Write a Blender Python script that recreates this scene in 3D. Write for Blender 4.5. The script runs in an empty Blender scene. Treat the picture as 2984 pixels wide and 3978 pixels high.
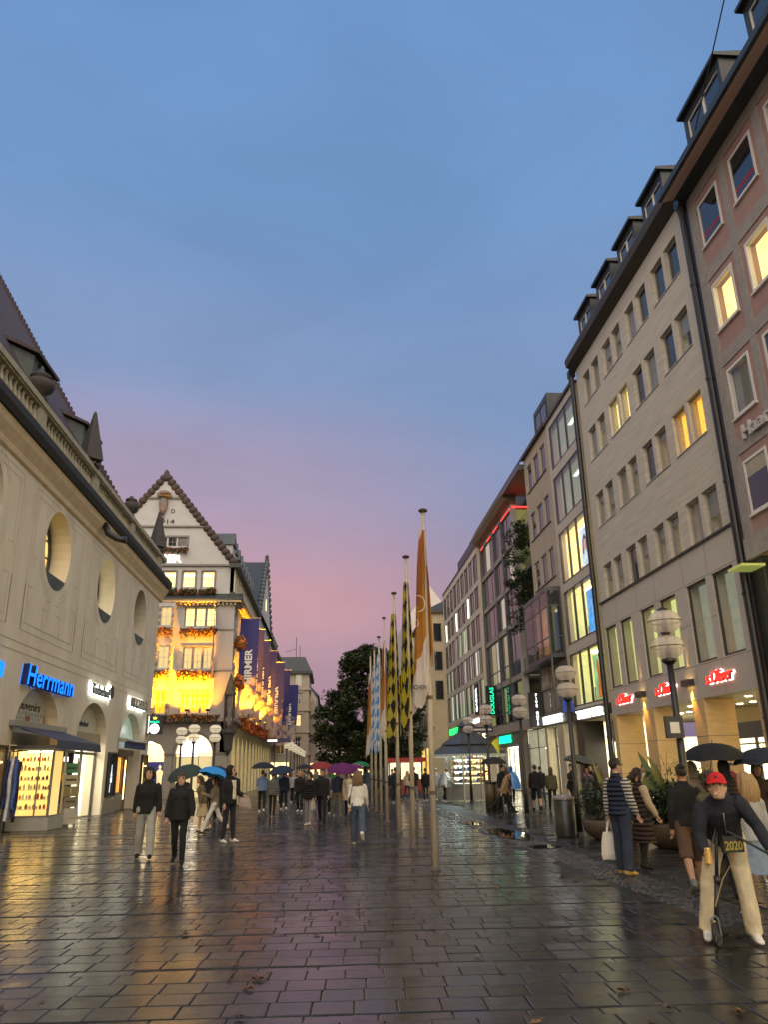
import bpy, bmesh, math, random
from mathutils import Vector, Matrix, noise
from mathutils.bvhtree import BVHTree

S = bpy.context.scene
COL = S.collection
random.seed(11)
R = math.radians
PI = math.pi

# ------------------------------------------------------------------ camera
cam_d = bpy.data.cameras.new('camera')
cam = bpy.data.objects.new('camera', cam_d)
COL.objects.link(cam)
cam_d.sensor_fit = 'HORIZONTAL'
cam_d.sensor_width = 36.0
cam_d.lens = 36.0 * 2988.0 / 2984.0
cam_d.clip_start = 0.1
cam_d.clip_end = 2000
_p, _r, _y = R(18.5), R(-1.05), R(4.2)
_fw = Vector((math.sin(_y) * math.cos(_p), math.cos(_y) * math.cos(_p), math.sin(_p)))
_ri = Vector((math.cos(_y), -math.sin(_y), 0))
_up = _ri.cross(_fw)
_r2 = _ri * math.cos(_r) + _up * math.sin(_r)
_u2 = -_ri * math.sin(_r) + _up * math.cos(_r)
cam.matrix_world = Matrix(((_r2.x, _u2.x, -_fw.x, 0), (_r2.y, _u2.y, -_fw.y, 0),
                           (_r2.z, _u2.z, -_fw.z, 1.70), (0, 0, 0, 1)))
S.camera = cam

# ------------------------------------------------------------------ world: dusk sky
W = bpy.data.worlds.new('World')
S.world = W
W.use_nodes = True
nt = W.node_tree
nt.nodes.clear()
def N(t, **kw):
    n = nt.nodes.new(t)
    for k_, v_ in kw.items():
        setattr(n, k_, v_)
    return n
def srgb(r, g, b):
    f = lambda c: (c / 255 / 12.92) if c / 255 <= .04045 else ((c / 255 + .055) / 1.055) ** 2.4
    return (f(r), f(g), f(b), 1)
tc = N('ShaderNodeTexCoord')
nrm = N('ShaderNodeVectorMath', operation='NORMALIZE')
nt.links.new(tc.outputs['Generated'], nrm.inputs[0])
sep = N('ShaderNodeSeparateXYZ')
nt.links.new(nrm.outputs[0], sep.inputs[0])
# soft cloud streaks shift the height that the ramps read
nz = N('ShaderNodeTexNoise')
nz.inputs['Scale'].default_value = 2.2
nz.inputs['Detail'].default_value = 5
mp = N('ShaderNodeMapping')
mp.inputs['Scale'].default_value = (1.0, 1.0, 2.6)
nt.links.new(nrm.outputs[0], mp.inputs[0])
nt.links.new(mp.outputs[0], nz.inputs['Vector'])
ma = N('ShaderNodeMath', operation='MULTIPLY_ADD')
nt.links.new(nz.outputs['Fac'], ma.inputs[0])
ma.inputs[1].default_value = 0.11
nt.links.new(sep.outputs['Z'], ma.inputs[2])
mb_ = N('ShaderNodeMath', operation='SUBTRACT')
nt.links.new(ma.outputs[0], mb_.inputs[0])
mb_.inputs[1].default_value = 0.055
def ramp(stops):
    r = N('ShaderNodeValToRGB')
    r.color_ramp.interpolation = 'EASE'
    e = r.color_ramp.elements
    while len(e) < len(stops):
        e.new(0.5)
    for el, (p_, c_) in zip(e, stops):
        el.position = p_
        el.color = srgb(*c_)
    nt.links.new(mb_.outputs[0], r.inputs[0])
    return r
cool = ramp([(0.0, (112, 102, 138)), (0.13, (126, 116, 152)), (0.30, (120, 132, 174)), (0.47, (106, 138, 186)),
             (0.66, (92, 138, 194)), (0.95, (84, 134, 194))])
warm = ramp([(0.0, (132, 108, 142)), (0.10, (160, 122, 150)), (0.21, (190, 134, 150)), (0.36, (160, 140, 172)),
             (0.50, (120, 142, 188)), (0.72, (92, 138, 194))])
# the pink side of the sky, down the street and a little to its north
dt = N('ShaderNodeVectorMath', operation='DOT_PRODUCT')
nt.links.new(nrm.outputs[0], dt.inputs[0])
dt.inputs[1].default_value = Vector((-0.26, 0.95, 0.12)).normalized()
mr = N('ShaderNodeMapRange')
mr.interpolation_type = 'SMOOTHSTEP'
mr.inputs[1].default_value = 0.82
mr.inputs[2].default_value = 0.99
nt.links.new(dt.outputs['Value'], mr.inputs[0])
mx = N('ShaderNodeMixRGB')
nt.links.new(mr.outputs[0], mx.inputs[0])
nt.links.new(cool.outputs[0], mx.inputs[1])
nt.links.new(warm.outputs[0], mx.inputs[2])
# the evening glow in the west, behind the viewer, strengthened to brighten the facades
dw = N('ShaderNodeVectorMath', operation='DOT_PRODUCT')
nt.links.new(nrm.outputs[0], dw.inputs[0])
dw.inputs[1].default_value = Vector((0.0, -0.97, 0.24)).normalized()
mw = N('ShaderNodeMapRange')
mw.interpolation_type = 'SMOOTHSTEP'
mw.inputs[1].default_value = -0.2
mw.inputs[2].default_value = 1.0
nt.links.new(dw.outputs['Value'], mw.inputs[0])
nz2 = N('ShaderNodeTexNoise')
nz2.inputs['Scale'].default_value = 3.4
nz2.inputs['Detail'].default_value = 7
nz2.inputs['Roughness'].default_value = 0.55
nz2.inputs['Distortion'].default_value = 0.6
mp2 = N('ShaderNodeMapping')
mp2.inputs['Scale'].default_value = (1.0, 0.8, 2.2)
mp2.inputs['Rotation'].default_value = (0.3, 0.5, 0.2)
nt.links.new(nrm.outputs[0], mp2.inputs[0])
nt.links.new(mp2.outputs[0], nz2.inputs['Vector'])
cl = N('ShaderNodeMapRange')
cl.inputs[1].default_value = 0.34
cl.inputs[2].default_value = 0.70
cl.inputs[3].default_value = 0.95
cl.inputs[4].default_value = 1.09
nt.links.new(nz2.outputs['Fac'], cl.inputs[0])
hs_ = N('ShaderNodeHueSaturation')
hs_.inputs['Saturation'].default_value = 0.91
nt.links.new(cl.outputs[0], hs_.inputs['Value'])
nt.links.new(mx.outputs[0], hs_.inputs['Color'])
mx = hs_
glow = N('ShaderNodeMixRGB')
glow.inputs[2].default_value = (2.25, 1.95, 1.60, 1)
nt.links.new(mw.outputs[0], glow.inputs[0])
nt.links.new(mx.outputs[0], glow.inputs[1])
bg = N('ShaderNodeBackground')
bg.inputs['Strength'].default_value = 1.0
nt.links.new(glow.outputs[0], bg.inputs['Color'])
sky = N('ShaderNodeTexSky')
sky.sky_type = 'NISHITA'
sky.sun_disc = False
sky.sun_elevation = R(1.0)
sky.sun_rotation = R(180)
bg2 = N('ShaderNodeBackground')
bg2.inputs['Strength'].default_value = 0.05
nt.links.new(sky.outputs[0], bg2.inputs['Color'])
add = N('ShaderNodeAddShader')
nt.links.new(bg.outputs[0], add.inputs[0])
nt.links.new(bg2.outputs[0], add.inputs[1])
wo = N('ShaderNodeOutputWorld')
nt.links.new(add.outputs[0], wo.inputs['Surface'])

# last glow of the sun, low in the west behind the viewer, spread wide by the cloud
sun_d = bpy.data.lights.new('sun', 'SUN')
sun_d.energy = 0.6
sun_d.angle = R(100)
sun_d.color = (1.0, 0.88, 0.75)
sun = bpy.data.objects.new('sun', sun_d)
COL.objects.link(sun)
sun.location = (0, -30, 40)
sun.rotation_euler = Vector((0.0, 0.80, -0.60)).to_track_quat('-Z', 'Y').to_euler()

vs = S.view_settings
vs.view_transform = 'Standard'
vs.look = 'None'
vs.exposure = 0.0
vs.gamma = 1.0
vs.use_curve_mapping = False
cy = S.cycles
cy.use_denoising = True
cy.max_bounces = 6
cy.diffuse_bounces = 3
cy.glossy_bounces = 3
cy.transmission_bounces = 4
cy.transparent_max_bounces = 12
cy.caustics_reflective = False
cy.caustics_refractive = False
cy.sample_clamp_indirect = 3.0
cy.use_adaptive_sampling = True
cy.adaptive_threshold = 0.02

# ------------------------------------------------------------------ materials
MATS = {}
def mat(name, col, rough=0.6, metal=0.0, var=0.12, scale=3.0, bump=0.0, bscale=20.0, coat=0.0, emit=None, estr=0.0,
        stretch=(1, 1, 1), spec=0.5, rvar=0.0, obj=False, per_obj=0.0):
    if name in MATS:
        return MATS[name]
    m = bpy.data.materials.new(name)
    m.use_nodes = True
    t = m.node_tree
    b = t.nodes['Principled BSDF']
    b.inputs['Roughness'].default_value = rough
    b.inputs['Metallic'].default_value = metal
    b.inputs['Coat Weight'].default_value = coat
    b.inputs['Coat Roughness'].default_value = 0.12
    b.inputs['Specular IOR Level'].default_value = spec
    c = tuple(col) + (1,) if len(col) == 3 else tuple(col)
    b.inputs['Base Color'].default_value = c
    co = t.nodes.new('ShaderNodeTexCoord' if obj else 'ShaderNodeNewGeometry')
    src = co.outputs['Object'] if obj else co.outputs['Position']
    mpn = t.nodes.new('ShaderNodeMapping')
    mpn.inputs['Scale'].default_value = stretch
    t.links.new(src, mpn.inputs[0])
    if var > 0:
        n1 = t.nodes.new('ShaderNodeTexNoise')
        n1.inputs['Scale'].default_value = scale
        n1.inputs['Detail'].default_value = 6
        n1.inputs['Roughness'].default_value = 0.65
        t.links.new(mpn.outputs[0], n1.inputs['Vector'])
        r = t.nodes.new('ShaderNodeValToRGB')
        r.color_ramp.elements[0].position = 0.28
        r.color_ramp.elements[1].position = 0.72
        r.color_ramp.elements[0].color = tuple(max(0, x * (1 - var)) for x in c[:3]) + (1,)
        r.color_ramp.elements[1].color = tuple(min(1, x * (1 + var)) for x in c[:3]) + (1,)
        t.links.new(n1.outputs['Fac'], r.inputs[0])
        last = r.outputs[0]
        if per_obj > 0:
            oi = t.nodes.new('ShaderNodeObjectInfo')
            mm = t.nodes.new('ShaderNodeMapRange')
            mm.inputs[3].default_value = 1 - per_obj
            mm.inputs[4].default_value = 1 + per_obj
            t.links.new(oi.outputs['Random'], mm.inputs[0])
            hv = t.nodes.new('ShaderNodeHueSaturation')
            t.links.new(mm.outputs[0], hv.inputs['Value'])
            t.links.new(last, hv.inputs['Color'])
            last = hv.outputs[0]
        t.links.new(last, b.inputs['Base Color'])
        if rvar > 0:
            mr_ = t.nodes.new('ShaderNodeMapRange')
            mr_.inputs[1].default_value = 0.3
            mr_.inputs[2].default_value = 0.7
            mr_.inputs[3].default_value = max(0.02, rough - rvar)
            mr_.inputs[4].default_value = min(1, rough + rvar)
            t.links.new(n1.outputs['Fac'], mr_.inputs[0])
            t.links.new(mr_.outputs[0], b.inputs['Roughness'])
    if bump > 0:
        n2 = t.nodes.new('ShaderNodeTexNoise')
        n2.inputs['Scale'].default_value = bscale
        n2.inputs['Detail'].default_value = 4
        t.links.new(mpn.outputs[0], n2.inputs['Vector'])
        bp = t.nodes.new('ShaderNodeBump')
        bp.inputs['Strength'].default_value = min(1.0, bump)
        bp.inputs['Distance'].default_value = 0.02 if bump <= 1 else 0.02 * bump
        t.links.new(n2.outputs['Fac'], bp.inputs['Height'])
        t.links.new(bp.outputs[0], b.inputs['Normal'])
    if emit is not None:
        b.inputs['Emission Color'].default_value = tuple(emit) + (1,)
        b.inputs['Emission Strength'].default_value = estr
    MATS[name] = m
    return m

def emis(name, col, strength, var=0.0, scale=2.0):
    if name in MATS:
        return MATS[name]
    m = bpy.data.materials.new(name)
    m.use_nodes = True
    t = m.node_tree
    t.nodes.clear()
    e = t.nodes.new('ShaderNodeEmission')
    e.inputs[0].default_value = tuple(col) + (1,)
    e.inputs[1].default_value = strength
    o = t.nodes.new('ShaderNodeOutputMaterial')
    t.links.new(e.outputs[0], o.inputs[0])
    if var > 0:
        g_ = t.nodes.new('ShaderNodeNewGeometry')
        n1 = t.nodes.new('ShaderNodeTexNoise')
        n1.inputs['Scale'].default_value = scale
        n1.inputs['Detail'].default_value = 3
        t.links.new(g_.outputs['Position'], n1.inputs['Vector'])
        mr_ = t.nodes.new('ShaderNodeMapRange')
        mr_.inputs[1].default_value = 0.3
        mr_.inputs[2].default_value = 0.7
        mr_.inputs[3].default_value = strength * (1 - var)
        mr_.inputs[4].default_value = strength * (1 + var)
        t.links.new(n1.outputs['Fac'], mr_.inputs[0])
        t.links.new(mr_.outputs[0], e.inputs[1])
    MATS[name] = m
    return m

def glass(name, tint=(0.9, 0.93, 0.93), refl=0.035, rough=0.02):
    """window glass: see-through, with a fresnel reflection"""
    if name in MATS:
        return MATS[name]
    m = bpy.data.materials.new(name)
    m.use_nodes = True
    t = m.node_tree
    t.nodes.clear()
    tr = t.nodes.new('ShaderNodeBsdfTransparent')
    tr.inputs[0].default_value = tuple(tint) + (1,)
    gl = t.nodes.new('ShaderNodeBsdfGlossy')
    gl.inputs['Roughness'].default_value = rough
    lw = t.nodes.new('ShaderNodeLayerWeight')
    lw.inputs[0].default_value = 0.5
    fr = t.nodes.new('ShaderNodeMath')
    fr.operation = 'POWER'
    fr.inputs[1].default_value = 5.0
    t.links.new(lw.outputs['Facing'], fr.inputs[0])
    ad = t.nodes.new('ShaderNodeMath')
    ad.operation = 'ADD'
    ad.use_clamp = True
    ad.inputs[1].default_value = refl
    t.links.new(fr.outputs[0], ad.inputs[0])
    mxs = t.nodes.new('ShaderNodeMixShader')
    t.links.new(ad.outputs[0], mxs.inputs[0])
    t.links.new(tr.outputs[0], mxs.inputs[1])
    t.links.new(gl.outputs[0], mxs.inputs[2])
    o = t.nodes.new('ShaderNodeOutputMaterial')
    t.links.new(mxs.outputs[0], o.inputs[0])
    MATS[name] = m
    return m

# ------------------------------------------------------------------ mesh building
ORG = {}
class Fr:
    """a facade frame: u along the wall, v up, w outwards"""
    def __init__(s, o, U, Wd):
        s.o = Vector(o); s.U = Vector(U).normalized(); s.W = Vector(Wd).normalized(); s.Z = Vector((0, 0, 1))
    def p(s, u, v, w=0.0):
        return s.o + s.U * u + s.Z * v + s.W * w

class MB:
    def __init__(s):
        s.v = []; s.f = []; s.m = []
    def add(s, vs_, fs_, mi=0):
        n = len(s.v)
        s.v.extend([tuple(x) for x in vs_])
        for f in fs_:
            s.f.append([i + n for i in f]); s.m.append(mi)
        return s
    def quad(s, a, b, c, d, mi=0):
        return s.add([a, b, c, d], [(0, 1, 2, 3)], mi)
    def box(s, x0, x1, y0, y1, z0, z1, mi=0):
        return s.add([(x0, y0, z0), (x1, y0, z0), (x1, y1, z0), (x0, y1, z0), (x0, y0, z1), (x1, y0, z1), (x1, y1, z1), (x0, y1, z1)],
                     [(0, 3, 2, 1), (4, 5, 6, 7), (0, 1, 5, 4), (1, 2, 6, 5), (2, 3, 7, 6), (3, 0, 4, 7)], mi)
    def fbox(s, F, u0, u1, v0, v1, w0, w1, mi=0):
        P = F.p
        return s.add([P(u0, v0, w0), P(u1, v0, w0), P(u1, v0, w1), P(u0, v0, w1), P(u0, v1, w0), P(u1, v1, w0), P(u1, v1, w1), P(u0, v1, w1)],
                     [(0, 3, 2, 1), (4, 5, 6, 7), (0, 1, 5, 4), (1, 2, 6, 5), (2, 3, 7, 6), (3, 0, 4, 7)], mi)
    def prism(s, poly, fn, a, b, mi=0):
        """poly: 2d points, fn(x, y, t) -> 3d, extruded from t=a to t=b"""
        n = len(poly)
        vs_ = [fn(x, y, a) for x, y in poly] + [fn(x, y, b) for x, y in poly]
        fs_ = [tuple(range(n - 1, -1, -1)), tuple(range(n, 2 * n))]
        fs_ += [(i, (i + 1) % n, n + (i + 1) % n, n + i) for i in range(n)]
        return s.add(vs_, fs_, mi)
    def tube(s, pts, r, n=8, mi=0, cap=True, flat=None):
        pts = [Vector(p) for p in pts]
        rs = r if isinstance(r, (list, tuple)) else [r] * len(pts)
        vs_ = []; fs_ = []
        ref = Vector((0, 0, 1))
        d0 = (pts[-1] - pts[0])
        if abs(d0.normalized().z) > 0.85:
            ref = Vector((1, 0, 0))
        for i, p in enumerate(pts):
            d = (pts[min(i + 1, len(pts) - 1)] - pts[max(i - 1, 0)]).normalized()
            a = d.cross(ref)
            if a.length < 1e-4:
                a = d.cross(Vector((0, 1, 0)))
            a.normalize(); b = d.cross(a).normalized()
            rr = rs[i]; ra, rb = rr if isinstance(rr, (list, tuple)) else (rr, rr)
            for k_ in range(n):
                t_ = 2 * PI * k_ / n
                vs_.append(p + a * (ra * math.cos(t_)) + b * (rb * math.sin(t_)))
        for i in range(len(pts) - 1):
            for k_ in range(n):
                fs_.append((i * n + k_, i * n + (k_ + 1) % n, (i + 1) * n + (k_ + 1) % n, (i + 1) * n + k_))
        if cap:
            fs_.append(tuple(range(n - 1, -1, -1)))
            fs_.append(tuple((len(pts) - 1) * n + k_ for k_ in range(n)))
        return s.add(vs_, fs_, mi)
    def lathe(s, prof, c=(0, 0, 0), n=12, mi=0, sx=1, sy=1):
        c = Vector(c); vs_ = []; fs_ = []
        for r_, z_ in prof:
            for k_ in range(n):
                t_ = 2 * PI * k_ / n
                vs_.append(c + Vector((r_ * math.cos(t_) * sx, r_ * math.sin(t_) * sy, z_)))
        for i in range(len(prof) - 1):
            for k_ in range(n):
                fs_.append((i * n + k_, i * n + (k_ + 1) % n, (i + 1) * n + (k_ + 1) % n, (i + 1) * n + k_))
        fs_.append(tuple(range(n - 1, -1, -1)))
        fs_.append(tuple((len(prof) - 1) * n + k_ for k_ in range(n)))
        return s.add(vs_, fs_, mi)
    def ell(s, c, r, n=10, mi=0, rot=None):
        c = Vector(c); vs_ = []; fs_ = []; m_ = max(5, n // 2 + 2)
        for i in range(m_):
            a = -PI / 2 + PI * (i + .35) / (m_ - .3)
            for k_ in range(n):
                t_ = 2 * PI * k_ / n
                v = Vector((r[0] * math.cos(a) * math.cos(t_), r[1] * math.cos(a) * math.sin(t_), r[2] * math.sin(a)))
                if rot is not None:
                    v = rot @ v
                vs_.append(c + v)
        for i in range(m_ - 1):
            for k_ in range(n):
                fs_.append((i * n + k_, i * n + (k_ + 1) % n, (i + 1) * n + (k_ + 1) % n, (i + 1) * n + k_))
        fs_.append(tuple(range(n - 1, -1, -1)))
        fs_.append(tuple((m_ - 1) * n + k_ for k_ in range(n)))
        return s.add(vs_, fs_, mi)
    def mesh(s, name, mats, off=Vector((0, 0, 0)), smooth=False):
        me = bpy.data.meshes.new(name)
        me.from_pydata([(x - off.x, y - off.y, z - off.z) for x, y, z in s.v], [], s.f)
        for m in (mats if isinstance(mats, (list, tuple)) else [mats]):
            me.materials.append(m)
        if any(s.m):
            me.polygons.foreach_set('material_index', s.m)
        if smooth:
            me.polygons.foreach_set('use_smooth', [True] * len(me.polygons))
        me.update()
        return me
    def build(s, name, mats, parent=None, smooth=False, at=None, kind=None):
        po = ORG.get(parent.name, Vector((0, 0, 0))) if parent else Vector((0, 0, 0))
        at = Vector(at) if at is not None else po
        me = s.mesh(name, mats, at, smooth)
        return link(name, me, parent, at, kind)

def link(name, me, parent=None, at=None, kind=None):
    po = ORG.get(parent.name, Vector((0, 0, 0))) if parent else Vector((0, 0, 0))
    at = Vector(at) if at is not None else po
    o = bpy.data.objects.new(name, me)
    COL.objects.link(o)
    o.location = at - po
    if parent:
        o.parent = parent
    ORG[o.name] = at
    if kind:
        o['kind'] = kind
    return o

def tag(o, label, cat, group=None, kind=None):
    o['label'] = label
    if cat:
        o['category'] = cat
    if group:
        o['group'] = group
    if kind:
        o['kind'] = kind
    return o

def thing(name, label, cat, at=(0, 0, 0), group=None):
    o = bpy.data.objects.new(name, None)
    o.empty_display_size = 0.2
    COL.objects.link(o)
    o.location = at
    ORG[o.name] = Vector(at)
    return tag(o, label, cat, group)

def copy_tree(o, parent=None):
    c = o.copy()
    COL.objects.link(c)
    if parent:
        c.parent = parent
    for ch in o.children:
        copy_tree(ch, c)
    return c

def plate(name, outer, holes, F, w0, w1, mats, parent=None, at=None, kind=None, bmi=None):
    """a wall slab with holes of any outline, from w0 (inner) to w1 (outer face)"""
    cu = bpy.data.curves.new(name, 'CURVE')
    cu.dimensions = '2D'
    cu.fill_mode = 'BOTH'
    cu.extrude = abs(w1 - w0) / 2
    for pl in [outer] + list(holes):
        sp = cu.splines.new('POLY')
        sp.points.add(len(pl) - 1)
        for q, (x, y) in zip(sp.points, pl):
            q.co = (x, y, 0, 1)
        sp.use_cyclic_u = True
    ob = bpy.data.objects.new('tmp', cu)
    me = bpy.data.meshes.new_from_object(ob)
    bpy.data.objects.remove(ob)
    bpy.data.curves.remove(cu)
    mid = (w0 + w1) / 2
    po = ORG.get(parent.name, Vector((0, 0, 0))) if parent else Vector((0, 0, 0))
    a = Vector(at) if at is not None else po
    sgn = 1 if w1 > w0 else -1
    for v in me.vertices:
        v.co = F.p(v.co.x, v.co.y, mid + sgn * v.co.z) - a
    me.materials.clear()
    for m in (mats if isinstance(mats, (list, tuple)) else [mats]):
        me.materials.append(m)
    me.polygons.foreach_set('use_smooth', [False] * len(me.polygons))
    me.name = name
    me.update()
    return link(name, me, parent, a, kind)

def rect(u0, u1, v0, v1):
    return [(u0, v0), (u1, v0), (u1, v1), (u0, v1)]
def arch(u0, u1, v0, vs_, rise=None, n=14):
    """door shape: straight to the spring line vs_, then a round head"""
    c = (u0 + u1) / 2; r = (u1 - u0) / 2; rise = rise or r
    return [(u0, v0), (u1, v0)] + [(c + r * math.cos(PI * i / n), vs_ + rise * math.sin(PI * i / n)) for i in range(n + 1)]
def ellipse(c, d, ru, rv, n=28, a0=0, a1=2 * PI):
    full = abs(a1 - a0 - 2 * PI) < 1e-6
    k_ = n if full else n + 1
    return [(c + ru * math.cos(a0 + (a1 - a0) * i / n), d + rv * math.sin(a0 + (a1 - a0) * i / n)) for i in range(k_)]

# ------------------------------------------------------------------ lettering
_GL = {}
def _text_mesh(s_, ex, shear, bold, bevel=0.0):
    k_ = (s_, ex, shear, bold, bevel)
    cu = bpy.data.curves.new('t', 'FONT')
    cu.body = s_
    cu.size = 1.0
    cu.extrude = ex
    cu.shear = shear
    cu.offset = bold
    cu.resolution_u = 3
    ob = bpy.data.objects.new('t', cu)
    me = bpy.data.meshes.new_from_object(ob)
    bpy.data.objects.remove(ob)
    bpy.data.curves.remove(cu)
    return me
def _maxx(me):
    return max((v.co.x for v in me.vertices), default=0)
def word(s_, F, u, v, w, size, mats, parent, right=1, ex=0.05, shear=0.0, bold=0.0, split=True, vertical=None, width=None, name='letter',
         side_mat=None, stack=None):
    """lettering standing on a facade; right=+1/-1 is the reading direction along u.
    vertical='up' reads upwards, stack=pitch stacks the letters downwards"""
    Uv = F.U * right; Zv = F.Z; Wv = F.W
    if vertical == 'up':
        Uv, Zv = F.Z, -F.U * right
    elif vertical == 'down':
        Uv, Zv = -F.Z, F.U * right
    base = F.p(u, v, w)
    tot = _text_mesh(s_, 0, shear, bold)
    wd = _maxx(tot) if len(tot.vertices) else 1.0
    bpy.data.meshes.remove(tot)
    sx = (width / (wd * size)) if width else 1.0
    out = []
    def place(me, dx, dy):
        vs_ = [base + Uv * ((q.co.x + dx) * size * sx) + Zv * ((q.co.y + dy) * size) + Wv * (q.co.z + ex) for q in me.vertices]
        a = sum(vs_, Vector()) / max(1, len(vs_))
        for q, p_ in zip(me.vertices, vs_):
            q.co = p_ - a
        me.materials.clear()
        me.materials.append(mats)
        if side_mat:
            me.materials.append(side_mat)
            me.update()
            for f in me.polygons:
                if abs(f.normal.dot(Wv)) < 0.5:
                    f.material_index = 1
        me.polygons.foreach_set('use_smooth', [False] * len(me.polygons))
        me.name = name
        me.update()
        out.append(link(name, me, parent, a))
    if not split:
        place(_text_mesh(s_, ex, shear, bold), 0, 0)
        return out
    for i, ch in enumerate(s_):
        if ch == ' ':
            continue
        one = _text_mesh(ch, ex, shear, bold)
        if stack:
            mid = _maxx(one) / 2
            place(one, -mid, -stack / size * i)
        else:
            pre = _text_mesh(s_[:i + 1], 0, shear, bold)
            dx = _maxx(pre) - _maxx(one)
            bpy.data.meshes.remove(pre)
            place(one, dx, 0)
    return out

# ------------------------------------------------------------------ windows
def window(parent, F, u0, u1, v0, v1, w, fm, pm, fw=0.07, dep=0.07, us=(), vs_=(), name='window', one=False, pd=0.035, pfn=None):
    """a framed window in the hole u0..u1 x v0..v1, its outer face at depth w; us / vs_ are bar positions as fractions"""
    c = F.p((u0 + u1) / 2, (v0 + v1) / 2, w)
    b = MB()
    b.fbox(F, u0, u1, v0, v0 + fw, w - dep, w)
    b.fbox(F, u0, u1, v1 - fw, v1, w - dep, w)
    b.fbox(F, u0, u0 + fw, v0 + fw, v1 - fw, w - dep, w)
    b.fbox(F, u1 - fw, u1, v0 + fw, v1 - fw, w - dep, w)
    cu = [u0 + fw] + [u0 + (u1 - u0) * x for x in us] + [u1 - fw]
    cv = [v0 + fw] + [v0 + (v1 - v0) * x for x in vs_] + [v1 - fw]
    h = fw * 0.4
    for x in cu[1:-1]:
        b.fbox(F, x - h, x + h, v0 + fw, v1 - fw, w - dep * .9, w - .004)
    for y in cv[1:-1]:
        b.fbox(F, u0 + fw, u1 - fw, y - h, y + h, w - dep * .8, w - .008)
    o = b.build(name, fm, parent, at=c)
    k_ = 0
    for i in range(len(cu) - 1):
        for j in range(len(cv) - 1):
            a = (cu[i], cu[i + 1], cv[j], cv[j + 1])
            m = pfn(i, j) if pfn else pm
            q = MB().quad(F.p(a[0], a[2], w - pd), F.p(a[1], a[2], w - pd), F.p(a[1], a[3], w - pd), F.p(a[0], a[3], w - pd))
            q.build('pane', m, o, at=F.p((a[0] + a[1]) / 2, (a[2] + a[3]) / 2, w - pd))
            k_ += 1
    return o

def room(parent, F, u0, u1, v0, v1, w0, w1, wall, floor_m, ceil_m, lamp_m=None, lamps=1, name='interior', back=None):
    """the space behind a lit window: side walls, back, floor, ceiling with lamp strips"""
    P = F.p
    b = MB()
    b.quad(P(u0, v0, w0), P(u0, v0, w1), P(u0, v1, w1), P(u0, v1, w0), 0)
    b.quad(P(u1, v0, w0), P(u1, v0, w1), P(u1, v1, w1), P(u1, v1, w0), 0)
    b.quad(P(u0, v0, w1), P(u1, v0, w1), P(u1, v1, w1), P(u0, v1, w1), 3 if back else 0)
    b.quad(P(u0, v0, w0), P(u1, v0, w0), P(u1, v0, w1), P(u0, v0, w1), 1)
    b.quad(P(u0, v1, w0), P(u1, v1, w0), P(u1, v1, w1), P(u0, v1, w1), 2)
    o = b.build(name, [wall, floor_m, ceil_m] + ([back] if back else []), parent)
    if lamp_m:
        l = MB()
        dw = (w1 - w0)
        for i in range(lamps):
            ww = w0 + dw * (i + .5) / lamps
            l.fbox(F, u0 + .15 * (u1 - u0), u1 - .15 * (u1 - u0), v1 - .07, v1 - .03, ww - .12, ww + .12)
        l.build('ceiling_light', lamp_m, o)
    return o

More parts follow.
